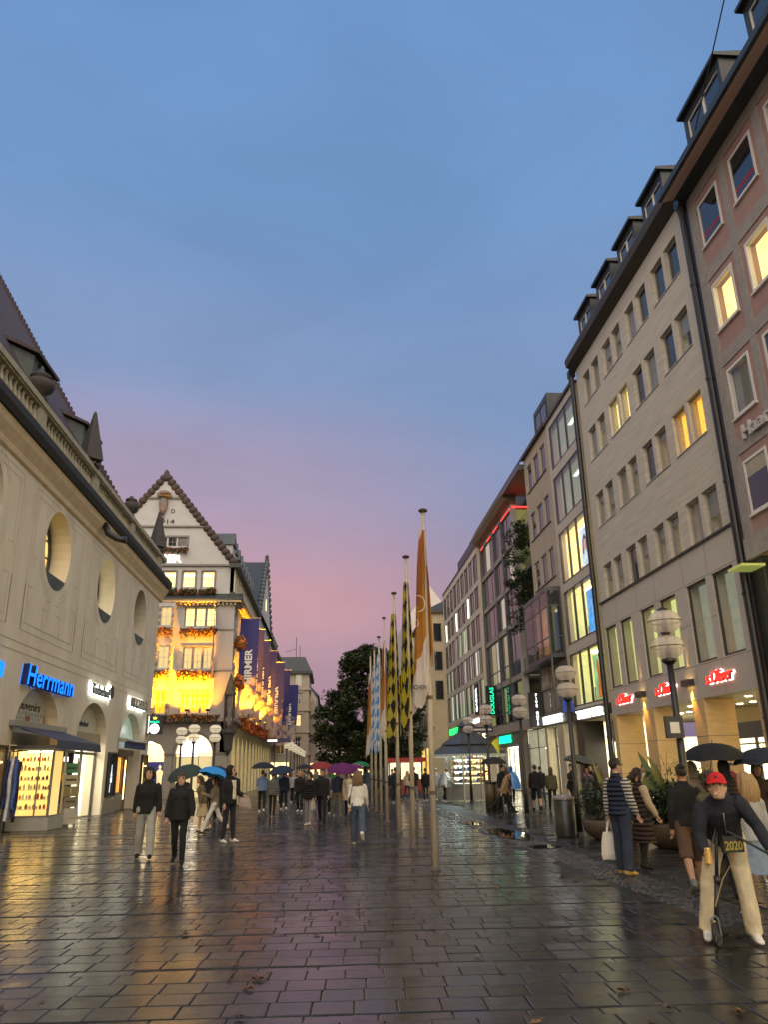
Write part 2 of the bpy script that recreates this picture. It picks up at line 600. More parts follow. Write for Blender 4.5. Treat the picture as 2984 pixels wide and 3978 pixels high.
# ================================================================== ground
def slab_mat(name, col, rough, rv, tv):
    m = bpy.data.materials.new(name)
    m.use_nodes = True
    t = m.node_tree
    b = t.nodes['Principled BSDF']
    g = t.nodes.new('ShaderNodeNewGeometry')
    n1 = t.nodes.new('ShaderNodeTexNoise')
    n1.inputs['Scale'].default_value = 0.55
    n1.inputs['Detail'].default_value = 5
    n2 = t.nodes.new('ShaderNodeTexNoise')
    n2.inputs['Scale'].default_value = 28
    n2.inputs['Detail'].default_value = 6
    n2.inputs['Roughness'].default_value = 0.7
    for n_ in (n1, n2):
        t.links.new(g.outputs['Position'], n_.inputs['Vector'])
    # colour: per stone, plus speckle
    oi = t.nodes.new('ShaderNodeObjectInfo')
    s1 = t.nodes.new('ShaderNodeMath'); s1.operation = 'ADD'
    t.links.new(g.outputs['Random Per Island'], s1.inputs[0])
    t.links.new(oi.outputs['Random'], s1.inputs[1])
    fr_ = t.nodes.new('ShaderNodeMath'); fr_.operation = 'FRACT'
    t.links.new(s1.outputs[0], fr_.inputs[0])
    mm = t.nodes.new('ShaderNodeMapRange')
    mm.inputs[3].default_value = 1 - tv
    mm.inputs[4].default_value = 1 + tv
    t.links.new(fr_.outputs[0], mm.inputs[0])
    mm2 = t.nodes.new('ShaderNodeMapRange')
    mm2.inputs[1].default_value = .3; mm2.inputs[2].default_value = .7
    mm2.inputs[3].default_value = 0.7; mm2.inputs[4].default_value = 1.35
    t.links.new(n2.outputs['Fac'], mm2.inputs[0])
    mu = t.nodes.new('ShaderNodeMath'); mu.operation = 'MULTIPLY'
    t.links.new(mm.outputs[0], mu.inputs[0]); t.links.new(mm2.outputs[0], mu.inputs[1])
    hv = t.nodes.new('ShaderNodeHueSaturation')
    hv.inputs['Color'].default_value = tuple(col) + (1,)
    t.links.new(mu.outputs[0], hv.inputs['Value'])
    t.links.new(hv.outputs[0], b.inputs['Base Color'])
    # wetness: standing film in the hollows, duller on the crowns
    w1 = t.nodes.new('ShaderNodeMapRange')
    w1.inputs[1].default_value = .35; w1.inputs[2].default_value = .68
    w1.inputs[3].default_value = rough - rv; w1.inputs[4].default_value = rough + rv
    t.links.new(n1.outputs['Fac'], w1.inputs[0])
    w2 = t.nodes.new('ShaderNodeMath'); w2.operation = 'MULTIPLY_ADD'
    t.links.new(fr_.outputs[0], w2.inputs[0])
    w2.inputs[1].default_value = rv
    t.links.new(w1.outputs[0], w2.inputs[2])
    t.links.new(w2.outputs[0], b.inputs['Roughness'])
    b.inputs['Specular IOR Level'].default_value = 0.40
    bp = t.nodes.new('ShaderNodeBump')
    bp.inputs['Strength'].default_value = 0.30
    bp.inputs['Distance'].default_value = 0.004
    t.links.new(n2.outputs['Fac'], bp.inputs['Height'])
    n3 = t.nodes.new('ShaderNodeTexNoise')
    n3.inputs['Scale'].default_value = 4.0
    n3.inputs['Detail'].default_value = 2
    t.links.new(g.outputs['Position'], n3.inputs['Vector'])
    bp2 = t.nodes.new('ShaderNodeBump')
    bp2.inputs['Strength'].default_value = 0.5
    bp2.inputs['Distance'].default_value = 0.012
    t.links.new(n3.outputs['Fac'], bp2.inputs['Height'])
    t.links.new(bp.outputs[0], bp2.inputs['Normal'])
    t.links.new(bp2.outputs[0], b.inputs['Normal'])
    MATS[name] = m
    return m

m_slab = slab_mat('wet_granite', (0.030, 0.0295, 0.0285), 0.16, 0.07, 0.35)
m_drain = slab_mat('wet_gutter_stone', (0.030, 0.029, 0.028), 0.08, 0.05, 0.3)
m_cob = slab_mat('wet_cobble', (0.045, 0.044, 0.043), 0.18, 0.06, 0.35)
m_base = mat('joint_sand', (0.012, 0.011, 0.010), rough=0.45, var=0.3, scale=30)
m_far = slab_mat('wet_paving_far', (0.05, 0.048, 0.047), 0.20, 0.06, 0.2)

g_ = MB()
g_.quad((-400, -120, -.03), (400, -120, -.03), (400, 600, -.03), (-400, 600, -.03))
ground = g_.build('ground', m_base, kind='structure')
g_ = MB()
g_.quad((-10.3, 62, -.004), (14.2, 62, -.004), (14.2, 420, -.004), (-10.3, 420, -.004))
g_.quad((-60, 46.6, -.006), (-10.3, 46.6, -.006), (-10.3, 62, -.006), (-60, 62, -.006))
g_.build('street', m_far, kind='structure')

pav = MB()
pav.quad((-10.3, -14, -.016), (14.2, -14, -.016), (14.2, 62, -.016), (-10.3, 62, -.016))
pavement = pav.build('pavement', m_base, kind='structure')

_inv = cam.matrix_world.inverted()
def shot(p):
    q = _inv @ Vector(p)
    if q.z > -.1:
        return None
    return (q.x / -q.z * 2988 / 2984 + .5, .5 * 3978 / 2984 - q.y / -q.z * 2988 / 2984, -q.z)

CA, SA = math.cos(R(2.0)), math.sin(R(2.0))
def gp(u, v):           # paving grid -> world
    return (u * CA + v * SA, -u * SA + v * CA)
rows = []
y = 2.0
while y < 63:
    for k in range(4):
        rows.append((y, 0.335, 0)); y += 0.335
    rows.append((y, 0.18, 1)); y += 0.18
slabs = []
for (v0, dv, drain) in rows:
    off = random.uniform(-.17, .17)
    L = 0.335 if not drain else 0.55
    u = -13.5 + off
    while u < 5.4:
        l = L + random.uniform(-.012, .012)
        slabs.append((u, v0, l, dv, drain)); u += l
for i in range(int(61 / .30)):          # larger slabs on the shop side of the cobble strip
    v0 = 2.0 + i * .30
    u = 4.9 + random.uniform(-.3, .3)
    while u < 16.5:
        l = 0.62 + random.uniform(-.03, .03)
        slabs.append((u, v0, l, .30, 2)); u += l
def slab_shape(b, c, l, d, tilt, z, mi):
    g = .0045; e = .007
    hx, hy = l / 2 - g, d / 2 - g
    ix, iy = hx - e, hy - e
    def P(x, y, zz):
        return (c[0] + x * CA + y * SA, c[1] - x * SA + y * CA, c[2] + zz + z + x * tilt[0] + y * tilt[1])
    o = [P(-hx, -hy, -.004), P(hx, -hy, -.004), P(hx, hy, -.004), P(-hx, hy, -.004)]
    i_ = [P(-ix, -iy, 0), P(ix, -iy, 0), P(ix, iy, 0), P(-ix, iy, 0)]
    q = [P(-hx, -hy, -.03), P(hx, -hy, -.03), P(hx, hy, -.03), P(-hx, hy, -.03)]
    b.add(q + o + i_, [(8, 9, 10, 11)] + [(4 + k, 4 + (k + 1) % 4, 8 + (k + 1) % 4, 8 + k) for k in range(4)] +
          [(k, (k + 1) % 4, 4 + (k + 1) % 4, 4 + k) for k in range(4)], mi)
cand = []
for s_ in slabs:
    cx, cyy = gp(s_[0] + s_[2] / 2, s_[1] + s_[3] / 2)
    if not (-10.25 < cx < 14.1 and cyy < 62):
        continue
    if s_[4] == 2:
        if cx - s_[2] / 2 < 5.20: continue
    elif cx + s_[2] / 2 > 4.42: continue
    q = shot((cx, cyy, 0))
    vis = q and -.04 < q[0] < 1.04 and q[1] < 1.38
    cand.append((0 if vis else 1, cyy, cx, s_))
cand.sort(key=lambda t_: (t_[0], t_[1]))
rest = MB()
_sm = {}
for i, (vis, cyy, cx, s_) in enumerate(cand):
    tilt = (random.gauss(0, .005), random.gauss(0, .005))
    z = random.gauss(0, .0012) - (.007 if s_[4] == 1 else 0)
    mi = 1 if s_[4] == 1 else 0
    if i < 300 and vis == 0:
        key = (round(s_[2], 2), s_[3], mi)
        if key not in _sm:
            b = MB(); slab_shape(b, (0, 0, 0), key[0], key[1], (0, 0), 0, 0)
            _sm[key] = b.mesh('paving_slab', m_drain if mi else m_slab)
        o = link('paving_slab', _sm[key], pavement, (cx, cyy, z))
        o.rotation_euler = (tilt[1], -tilt[0], 0)
    else:
        slab_shape(rest, (cx, cyy, 0), s_[2], s_[3], tilt, z, mi)
rest.build('paving_slabs', [m_slab, m_drain], pavement, kind='stuff')

# cobble strip along the shop side
cs = MB()
for i in range(int(58 / .105)):
    for j in range(7):
        x = 4.46 + j * .105 + (.03 if i % 2 else -.02) + random.uniform(-.012, .012)
        yy = 2.2 + i * .105 + random.uniform(-.012, .012)
        h = .05; a = .045; z = random.gauss(-.004, .004)
        e = .014
        tx, ty = random.gauss(0, .04), random.gauss(0, .04)
        v = [(x - h, yy - h, -.03), (x + h, yy - h, -.03), (x + h, yy + h, -.03), (x - h, yy + h, -.03)]
        k_ = h - e
        v += [(x - h, yy - h, z - .012), (x + h, yy - h, z - .012), (x + h, yy + h, z - .012), (x - h, yy + h, z - .012)]
        v += [(x + sx * k_, yy + sy * k_, z + sx * k_ * tx + sy * k_ * ty) for sx, sy in ((-1, -1), (1, -1), (1, 1), (-1, 1))]
        cs.add(v, [(8, 9, 10, 11)] + [(4 + k, 4 + (k + 1) % 4, 8 + (k + 1) % 4, 8 + k) for k in range(4)] +
               [(k, (k + 1) % 4, 4 + (k + 1) % 4, 4 + k) for k in range(4)])
cs.build('cobble_strip', m_cob, kind='stuff')

m_pud = mat('rain_water', (0.010, 0.010, 0.011), rough=0.012, var=0)
for cx, cyy, rx, ry in ((4.85, 22.1, .42, 2.0), (4.85, 18.45, .36, .42), (4.75, 26.5, .3, .9)):
    pts = [(cx + rx * math.cos(t_) * (1 + .25 * noise.noise((math.cos(t_) * 2 + cx, math.sin(t_) * 2, cyy))),
            cyy + ry * math.sin(t_) * (1 + .25 * noise.noise((math.cos(t_) * 2 + 9, math.sin(t_) * 2, cyy)))) for t_ in [2 * PI * i / 40 for i in range(40)]]
    MB().add([(x, y_, .0085) for x, y_ in pts], [tuple(range(40))]).build('puddle', m_pud, kind='structure')

# ================================================================== museum on the north side
F_L = Fr((-10.3, 0, 0), (0, 1, 0), (1, 0, 0))
m_pl = mat('cream_plaster', (0.69, 0.615, 0.49), rough=0.85, var=0.15, scale=.8, stretch=(1, 1, .4), bump=0.25, bscale=35)
m_pl2 = mat('cream_plaster_line', (0.53, 0.45, 0.35), rough=0.9, var=0.1)
m_cove = mat('ochre_plaster', (0.68, 0.54, 0.36), rough=0.85, var=0.15, scale=2)
m_gut = mat('lead_gutter', (0.024, 0.023, 0.022), rough=0.75, var=0.2)
m_bal = mat('weathered_stone', (0.36, 0.33, 0.25), rough=0.85, var=0.22, scale=5, bump=0.3)
m_dst = mat('dark_stone', (0.055, 0.050, 0.048), rough=0.8, var=0.3, scale=4, bump=0.3)
m_tile = mat('roof_tile', (0.058, 0.040, 0.044), rough=0.75, var=0.3, scale=6)
m_cop = mat('green_copper', (0.07, 0.085, 0.085), rough=0.6, var=0.3, scale=3)
m_blk = mat('black_metal', (0.015, 0.015, 0.016), rough=0.4, var=0.1)
m_plinth = mat('plinth_stone', (0.30, 0.26, 0.21), rough=0.6, var=0.2, scale=8, bump=0.2)
m_gl = glass('window_glass')
m_gls = glass('shop_glass', refl=.01)
m_dkgl = mat('dark_pane', (0.020, 0.022, 0.026), rough=0.04, var=0, spec=0.9)
m_warm = mat('glowing_warm_wall', (0.75, 0.60, 0.35), rough=0.8, var=0.15, scale=1.2, emit=(1.0, 0.68, 0.20), estr=0.9)  # wall glows by itself, standing in for lamplight in the room
m_white = mat('glowing_white_wall', (0.8, 0.78, 0.7), rough=0.8, var=0.05, emit=(1.0, 0.88, 0.58), estr=1.3)  # room light put into the wall as emission
m_flr = mat('shop_floor', (0.3, 0.27, 0.22), rough=0.4, var=0.1)
l_warm = emis('warm_lamp', (1.0, 0.72, 0.28), 26)
l_white = emis('white_lamp', (1.0, 0.92, 0.74), 32)
l_soft = emis('soft_lamp', (1.0, 0.88, 0.58), 14)
m_wood = mat('brown_wood', (0.16, 0.085, 0.04), rough=0.45, var=0.35, scale=3, stretch=(4, 4, .4))
m_alu = mat('grey_metal', (0.32, 0.31, 0.29), rough=0.4, metal=0.6, var=0.1)

mus = thing('museum_building', 'cream plastered museum with round windows, stone balustrade and arched shops on its ground floor', 'building', (-10.3, 30, 0))
CY = [2.3, 9.0, 15.65, 22.3, 29.0, 35.65, 42.35]
holes = []
for c in CY:
    holes.append(arch(c - 2.22, c + 2.22, 0.0005, 3.05, 1.66))
    holes.append(ellipse(c - .05, 9.78, 1.40, 1.50))
outer = [(-6, -.02)]
for h in holes:
    pass
# door openings reach the ground: cut them into the outline, leave the round windows as holes
for c in CY:
    a = arch(c - 2.22, c + 2.22, -.02, 3.05, 1.66)
    outer += [a[0]] + a[:1:-1] + [a[1]]
outer += [(46.6, -.02), (46.6, 12.2), (-6, 12.2)]
plate('wall', outer, [ellipse(c - .05, 9.78, 1.40, 1.50) for c in CY], F_L, -.85, 0, m_pl, mus)
b = MB()
b.box(-24, -11.17, 46.2, 46.597, 0, 12.9)
b.build('wall', m_pl, mus)
MB().box(-30, -11.17, -6, -5.6, 0, 13).build('wall', m_pl, mus)
b = MB()
b.box(-30, -10.6, -6, 46.5, 12.62, 12.98)
b.build('terrace', m_gut, mus)
# cornice: coved ochre band, then the dark gutter
b = MB()
prof = [(0.003, 11.55), (.10, 11.62), (.14, 11.80), (.34, 12.10), (.42, 12.32), (.003, 12.32)]
b.prism(prof, lambda w, v, t_: F_L.p(t_, v, w), -6, 46.98)
b.build('cornice', m_cove, mus)
b = MB()
b.prism([(.0, 12.33), (.50, 12.35), (.60, 12.55), (.58, 12.84), (0, 12.90)], lambda w, v, t_: F_L.p(t_, v, w), -6, 47.1)
b.build('gutter', m_gut, mus)
# balustrade
b = MB()
b.fbox(F_L, -6, 47, 12.985, 13.16, -.30, .14)
b.fbox(F_L, -6, 47, 14.10, 14.32, -.32, .18)
b.fbox(F_L, -6, 47.03, 14.03, 14.097, -.27, .12)
b.build('balustrade_rail', m_bal, mus)
pier_y = [c + 3.3 for c in CY]
prof = [(.10, 0), (.10, .06), (.055, .11), (.075, .2), (.115, .36), (.10, .47), (.055, .66), (.05, .74), (.085, .78), (.085, .87)]
bm_ = MB().lathe(prof, n=8).mesh('baluster', m_bal, smooth=True)
yy = 17.0
while yy < 46.7:
    if min(abs(yy - p_) for p_ in pier_y) > .42:
        link('baluster', bm_, mus, F_L.p(yy, 13.16, -.07))
    yy += .355
for p_ in pier_y:
    if 15 < p_ < 48:
        MB().fbox(F_L, p_ - .34, p_ + .34, 13.165, 14.095, -.25, .10).build('balustrade_pier', m_bal, mus)
# obelisks, urns on the balustrade
def obelisk(y0):
    b = MB()
    c = F_L.p(y0, 14.32, -.08)
    b.box(c.x - .34, c.x + .34, c.y - .34, c.y + .34, 14.325, 14.42)
    b.lathe([(.1, 0), (.16, .08), (.1, .16)], (c.x, c.y, 14.42), 10)
    s4 = 2 ** .5
    b.lathe([(.40 * s4, 0), (.05 * s4, 2.25), (.01, 2.34)], (c.x, c.y, 14.58), 4)
    return b
mus_ob = [(31.6, 'dark stone obelisk on the museum balustrade, the taller against the sky'), (45.3, 'dark stone obelisk at the far corner of the balustrade, in front of the white gable')]
for y0, lb in mus_ob:
    tag(obelisk(y0).build('obelisk', m_dst, at=F_L.p(y0, 14.32, -.08)), lb, 'obelisk', 'obelisks on the balustrade')
def urn(y0, s_, lb):
    c = F_L.p(y0, 14.32, -.08)
    b = MB()
    b.lathe([(.26 * s_, 0), (.26 * s_, .08), (.12 * s_, .16), (.14 * s_, .24), (.38 * s_, .40), (.46 * s_, .58), (.42 * s_, .72), (.24 * s_, .84),
             (.34 * s_, .90), (.30 * s_, .98), (.12 * s_, 1.06), (.10 * s_, 1.14), (.02, 1.2 * s_)], (c.x, c.y, 14.325), 14)
    tag(b.build('stone_urn', m_dst, at=c, smooth=True), lb, 'urn', 'urns on the balustrade')
urn(38.7, .9, 'dark stone urn on the balustrade between the two obelisks')
urn(25.4, 1.15, 'round dark stone urn on the balustrade in front of the tiled roof')
# attic wall, roof, dormers
b = MB()
b.box(-13.5, -11.6, -6, 41.0, 12.985, 15.45)
b.build('attic_wall', m_bal, mus)
rf = MB()
rf.add([(-11.25, -6, 15.2), (-11.25, 40.6, 15.2), (-21, 40.6, 31.8), (-21, -6, 31.8), (-11.75, 40.6, 15.2), (-21, 40.6, 31.2), (-11.75, -6, 15.2), (-21, -6, 31.2)],
       [(0, 1, 2, 3), (1, 4, 5, 2), (0, 6, 4, 1)])
roof = rf.build('roof', m_tile, mus)
b = MB()
for i in range(46):                     # tile courses as low steps
    t0 = i / 46
    x = -11.25 - 9.75 * t0; z = 15.2 + 16.6 * t0
    b.add([(x + .03, -6, z + .012), (x + .03, 40.65, z + .012), (x - .19, 40.65, z + .40), (x - .19, -6, z + .40)], [(0, 1, 2, 3)])
b.build('tile_course', m_tile, roof)
b = MB()
for i in range(56):                     # raised verge tiles
    t0 = i / 56
    x = -11.25 - 9.75 * t0; z = 15.2 + 16.6 * t0
    b.box(x - .2, x + .05, 40.55, 40.78, z + .05, z + .40)
b.build('verge', m_tile, roof)
b = MB()
b.prism([(-11.76, 15.1), (-21, 31.1), (-21, 15.1)], lambda x, z, t_: (x, t_, z), 40.0, 40.5)
b.build('gable_wall', m_bal, mus)
MB().fbox(Fr((-11.0, 0, 0), (0, 1, 0), (1, 0, 0)), -6, 40.9, 15.15, 15.42, -.45, .02).build('eave', m_gut, mus)
for y0, x0, z0 in ((36.6, -12.7, 17.6), (29.6, -12.6, 17.5)):
    b = MB()
    b.prism([(x0 + .5, z0 - .9), (x0 + .55, z0 + .45), (x0 - 1.6, z0 + 1.55), (x0 - 1.6, z0 - .2)], lambda x, z, t_: (x, t_, z), y0 - 1.0, y0 + 1.0)
    d = b.build('dormer', m_cop, mus)
    b = MB()
    b.prism([(x0 + .8, z0 + .42), (x0 + .8, z0 + .56), (x0 - 1.7, z0 + 1.78), (x0 - 1.7, z0 + 1.6)], lambda x, z, t_: (x, t_, z), y0 - 1.25, y0 + 1.25)
    b.build('dormer_roof', m_tile, d)
    MB().box(x0 + .51, x0 + .57, y0 - .6, y0 + .6, z0 - .6, z0 + .3).build('pane', m_dkgl, d)
# a gargoyle spout below the gutter
b = MB()
b.tube([F_L.p(33.1, 12.2, .35), F_L.p(33.1, 11.75, .55), F_L.p(33.1, 11.5, .95), F_L.p(33.1, 11.45, 1.35)], [.13, .15, .13, .17], 8)
b.build('spout', m_blk, mus, smooth=True)

# panel lines on the plaster
b = MB()
def line(a, c, wd=.022):
    (u0, v0), (u1, v1) = a, c
    d = Vector((u1 - u0, v1 - v0)); n_ = Vector((-d.y, d.x)).normalized() * wd / 2
    b.prism([(u0 + n_.x, v0 + n_.y), (u0 - n_.x, v0 - n_.y), (u1 - n_.x, v1 - n_.y), (u1 + n_.x, v1 + n_.y)], lambda u, v, t_: F_L.p(u, v, t_), .0015, .009)
line((-6, 5.92), (46.5, 5.92), .035); line((-6, 5.62), (46.5, 5.62), .035)
for c in CY:
    if c < 12: continue
    for s_ in (-1, 1):
        for off, vt, vb in ((2.75, 11.35, 6.35), (2.48, 11.1, 6.62)):
            line((c + s_ * off, vb), (c + s_ * off, 7.9)); line((c + s_ * off, 8.9), (c + s_ * off, vt)) if off < 2.6 else line((c + s_ * off, vb), (c + s_ * off, vt))
        line((c + s_ * 2.48, 11.1), (c + s_ * .8, 11.1)); line((c + s_ * 2.75, 11.35), (c + s_ * .3, 11.35))
        line((c + s_ * 2.48, 7.9), (c + s_ * 2.05, 7.9)); line((c + s_ * 2.48, 8.9), (c + s_ * 2.1, 8.9))
        line((c + s_ * .9, 6.62), (c + s_ * .9, 7.4)); line((c + s_ * .9, 7.4), (c + s_ * .45, 7.4))
        line((c + s_ * .62, 7.75), (c + s_ * .3, 7.75))
        for r_ in (1.78, 1.95):
            for a0, a1 in ((-1.15, -.42), (.42, 1.12)):
                el = ellipse(c - .05, 9.78, r_, r_ + .08, 8, a0, a1)
                el = [((u - c) * s_ + c, v) for u, v in el]
                for p0, p1 in zip(el, el[1:]):
                    line(p0, p1)
    line((c - 2.75, 6.35), (c + 2.75, 6.35)); line((c - 2.48, 6.62), (c + 2.48, 6.62))
b.build('panel_line', m_pl2, mus)

# the round windows
for c in CY:
    if c < 12: continue
    cc = c - .05
    F2 = F_L
    ring = plate('window', ellipse(cc, 9.78, 1.395, 1.495), [ellipse(cc, 9.78, 1.28, 1.38)], F2, -.86, -.76, m_blk, mus, at=F2.p(cc, 9.78, -.8))
    bb = MB()
    for du in (-.45, .45):
        bb.fbox(F2, cc + du - .03, cc + du + .03, 8.5, 11.05, -.84, -.78)
    for dv in (-.65, 0, .65):
        bb.fbox(F2, cc - 1.2, cc + 1.2, 9.78 + dv - .025, 9.78 + dv + .025, -.835, -.785)
    bb.build('glazing_bar', m_blk, ring)
    MB().add([F2.p(u, v, -.815) for u, v in ellipse(cc, 9.78, 1.3, 1.4)], [tuple(range(28))]).build('pane', m_gl, ring)
    if c in (29.0, 35.65):
        room(mus, F2, cc - 1.5, cc + 1.5, 8.2, 11.4, -.90, -2.6, m_white if c > 30 else m_warm, m_flr, m_white, None, name='lit_room')
    else:
        room(mus, F2, cc - 1.5, cc + 1.5, 8.2, 11.4, -.90, -2.6, m_bal, m_flr, m_bal, None, name='dark_room')
    seg = ellipse(cc, 9.78, 1.41, 1.51, 12, R(222), R(318))
    bb = MB()
    n_ = len(seg)
    bb.add([F2.p(u, v, .012) for u, v in seg] + [F2.p(u, v, -.76) for u, v in seg] + [F2.p(seg[0][0], seg[0][1] + .02, -.76), F2.p(seg[-1][0], seg[-1][1] + .02, -.76)],
           [tuple(range(n_)), (0, n_ - 1, n_ + n_ - 1, n_)])
    bb.build('window_sill', m_cop, mus)

# plinth blocks at the foot of the piers
for a0, a1 in ((31.3, 33.35), (37.95, 40.05), (44.65, 46.65), (24.6, 26.7), (18, 20)):
    MB().fbox(F_L, a0 - .06, a1 + .06, -.01, .58, -.3, .07).build('plinth', m_plinth, mus)

# ------------------------------------------------------------- shops in the arches
m_tymp = mat('pale_panel', (0.55, 0.53, 0.45), rough=0.7, var=0.08)
m_beige = mat('beige_band', (0.34, 0.29, 0.19), rough=0.6, var=0.1)
for c in (2.3, 9.0, 15.65, 22.3):       # the same shops going on towards the viewer
    MB().add([F_L.p(u, v, -.40) for u, v in arch(c - 2.3, c + 2.3, 3.0, 3.05, 1.7)], [tuple(range(17))]).build('fanlight', m_tymp, mus)
    MB().fbox(F_L, c - 2.22, c + 2.22, 2.75, 3.1, -.45, -.3).build('lintel', m_beige, mus)
    window(mus, F_L, c - 2.22, c + 2.22, .3, 2.75, -.35, m_alu, m_gls, us=(.33, .66), name='shop_window')
    MB().fbox(F_L, c - 2.22, c + 2.22, -.01, .3, -.5, -.33).build('plinth', m_plinth, mus)
    room(mus, F_L, c - 2.2, c + 2.2, .05, 2.74, -.5, -3, m_warm, m_flr, m_white, l_warm, 2, name='shop_interior')

# souvenir shop (first arch in view)
c = 29.0
ty = MB().add([F_L.p(u, v, -.40) for u, v in arch(c - 2.3, c + 2.3, 3.0, 3.05, 1.7)], [tuple(range(17))]).build('fanlight', m_tymp, mus)
word('Souvenirs', F_L, c - 1.25, 3.92, -.39, .44, mat('painted_letter', (.05, .04, .035), rough=.6, var=0), mus, ex=.006, shear=.25, width=2.35, name='painted_letter')
m_bl = mat('blue_grey_tile', (0.30, 0.36, 0.38), rough=.6, var=0.1)
b = MB()
for i in range(9):                      # blue lozenge pattern painted on the fanlight, shield in the middle
    for j in range(4):
        u, v = c - 1.25 + i * .3 + (.15 if j % 2 else 0), 3.32 + j * .16
        if abs(u - c) < 1.35:
            b.prism([(u - .12, v), (u, v - .09), (u + .12, v), (u, v + .09)], lambda x, y_, t_: F_L.p(x, y_, t_), -.398, -.392)
b.build('painted_lozenges', m_bl, mus)
b = MB()
b.prism([(c - .2, 3.72), (c - .22, 3.4), (c, 3.2), (c + .22, 3.4), (c + .2, 3.72)], lambda x, y_, t_: F_L.p(x, y_, t_), -.391, -.38)
b.build('painted_shield', mat('dull_red', (.35, .12, .08), rough=.6), mus)
b = MB()
for s_ in (-1, 1):
    b.ell(F_L.p(c + s_ * 1.62, 3.55, -.385), (.015, .14, .36), 8)
b.build('painted_figure', mat('tan_paint', (.4, .24, .1), rough=.7), mus)
MB().fbox(F_L, 26.75, 31.2, 2.72, 3.12, -.5, -.28).build('lintel', m_beige, mus)
m_dfr0 = mat('dark_door', (.05, .04, .03), rough=.4)
F_V = Fr((0, 28.2, 0), (1, 0, 0), (0, -1, 0))
F_V2 = Fr((-9.35, 0, 0), (0, 1, 0), (1, 0, 0))
window(mus, F_V, -10.6, -9.35, .40, 2.56, 0, m_alu, m_gls, fw=.05, us=(.62,), name='show_window')
window(mus, F_V2, 28.21, 29.6, .40, 2.56, -.002, m_alu, m_gls, fw=.05, name='show_window')
MB().box(-10.9, -9.30, 28.15, 29.65, -.01, .395).build('plinth', mat('pale_render', (.45, .43, .36), rough=.8, bump=.3, var=.1), mus)
MB().box(-10.9, -9.30, 28.15, 29.65, 2.57, 2.70).build('show_window_lid', m_alu, mus)
rm = room(mus, F_V, -10.58, -9.37, .41, 2.55, -.08, -.95, m_warm, m_flr, m_white, l_warm, 1, name='show_case')
MB().box(-11.2, -10.65, 27.0, 28.1, 0, 2.7).build('door', m_dfr0, mus)
m_shelf = mat('yellow_shelf', (.85, .65, .3), rough=.5, emit=(1, .7, .25), estr=.5)
gcols = [mat('goods_%s' % k_, v_, rough=.4, var=.1) for k_, v_ in (('white', (.75, .72, .65)), ('red', (.45, .08, .05)), ('brown', (.3, .16, .07)), ('gold', (.6, .4, .1)), ('blue', (.08, .12, .35)))]
sh = MB(); gd = MB()
for i in range(6):
    v = .62 + i * .31
    sh.fbox(F_V, -10.55, -9.40, v, v + .025, -.7, -.2)
    for k in range(9):
        u = -10.48 + k * .125 + random.uniform(-.02, .02)
        r_ = random.uniform(.035, .055); h_ = random.uniform(.09, .2)
        p_ = F_V.p(u, v + .026, -.32 + random.uniform(-.08, .08))
        gd.lathe([(r_ * .8, 0), (r_, h_ * .3), (r_ * .9, h_ * .7), (r_ * .4, h_)], p_, 7, random.choices(range(5), (4, 2, 3, 3, 1))[0])
sh.build('shelf', m_shelf, rm); gd.build('shelf_goods', gcols, rm, kind='stuff')
room(mus, F_L, 29.55, 31.15, 0.0, 2.7, -.5, -3, m_warm, m_flr, m_white, l_warm, 1, name='shop_interior')
# awning
m_awn = mat('navy_canvas', (0.055, 0.062, 0.095), rough=.8, var=.15, bump=.2)
aw = thing('awning', 'dark navy folding awning over the souvenir shop window', 'awning', F_L.p(29, 3.2, 0))
b = MB()
b.prism([(.06, 3.30), (1.55, 2.80), (1.55, 2.79), (.06, 3.28)], lambda w, v, t_: F_L.p(t_, v, w), 26.5, 31.4)
b.build('canvas', m_awn, aw)
b = MB(); b.prism([(1.54, 2.80), (1.56, 2.80), (1.60, 2.52), (1.58, 2.52)], lambda w, v, t_: F_L.p(t_, v, w), 26.5, 31.4)
b.build('valance', m_awn, aw)
b = MB(); b.fbox(F_L, 26.4, 31.5, 3.26, 3.44, .01, .22); b.build('cassette', m_alu, aw)
for u in (27.2, 30.8):
    MB().tube([F_L.p(u, 3.2, .1), F_L.p(u + .35, 2.98, .8), F_L.p(u, 2.80, 1.5)], .02, 6).build('arm', m_alu, aw)
F_K0 = Fr((-9.55, .55, 0), (0.55, .83, 0), (.83, -.55, 0))
_o = Vector((-9.5, 30.2, 0)); F_K0.o = _o - F_K0.U * 29.95
# ladder rack with little signs, beside the show window
ld = thing('sign_rack', 'wooden ladder rack hung with green, yellow and grey souvenir signs', 'sign rack', F_K0.p(30.0, 0, .2))
b = MB()
for u in (29.62, 30.28):
    b.tube([F_K0.p(u, 0, .42), F_K0.p(u, 2.3, .12)], .022, 6)
for v in (.25, .75, 1.0, 1.45, 1.9):
    b.tube([F_K0.p(29.62, v, .42 - .13 * v), F_K0.p(30.28, v, .42 - .13 * v)], .018, 6)
b.build('ladder', mat('pale_wood', (.42, .3, .15), rough=.6, var=.2), ld)
for i, (v, cn, col) in enumerate(((1.95, 'green', (.12, .38, .25)), (1.55, 'cream', (.62, .56, .33)), (1.16, 'olive', (.32, .27, .13)), (.80, 'brown', (.27, .22, .14)))):
    MB().fbox(F_K0, 29.66, 30.24, v - .17, v + .17, .44 - .13 * v, .46 - .13 * v).build('board', mat('sign_' + cn, col, rough=.6, var=.1), ld)
MB().fbox(F_K0, 29.68, 30.22, .08, .60, .37, .40).build('board', mat('sign_pale', (.5, .47, .38), rough=.7), ld)
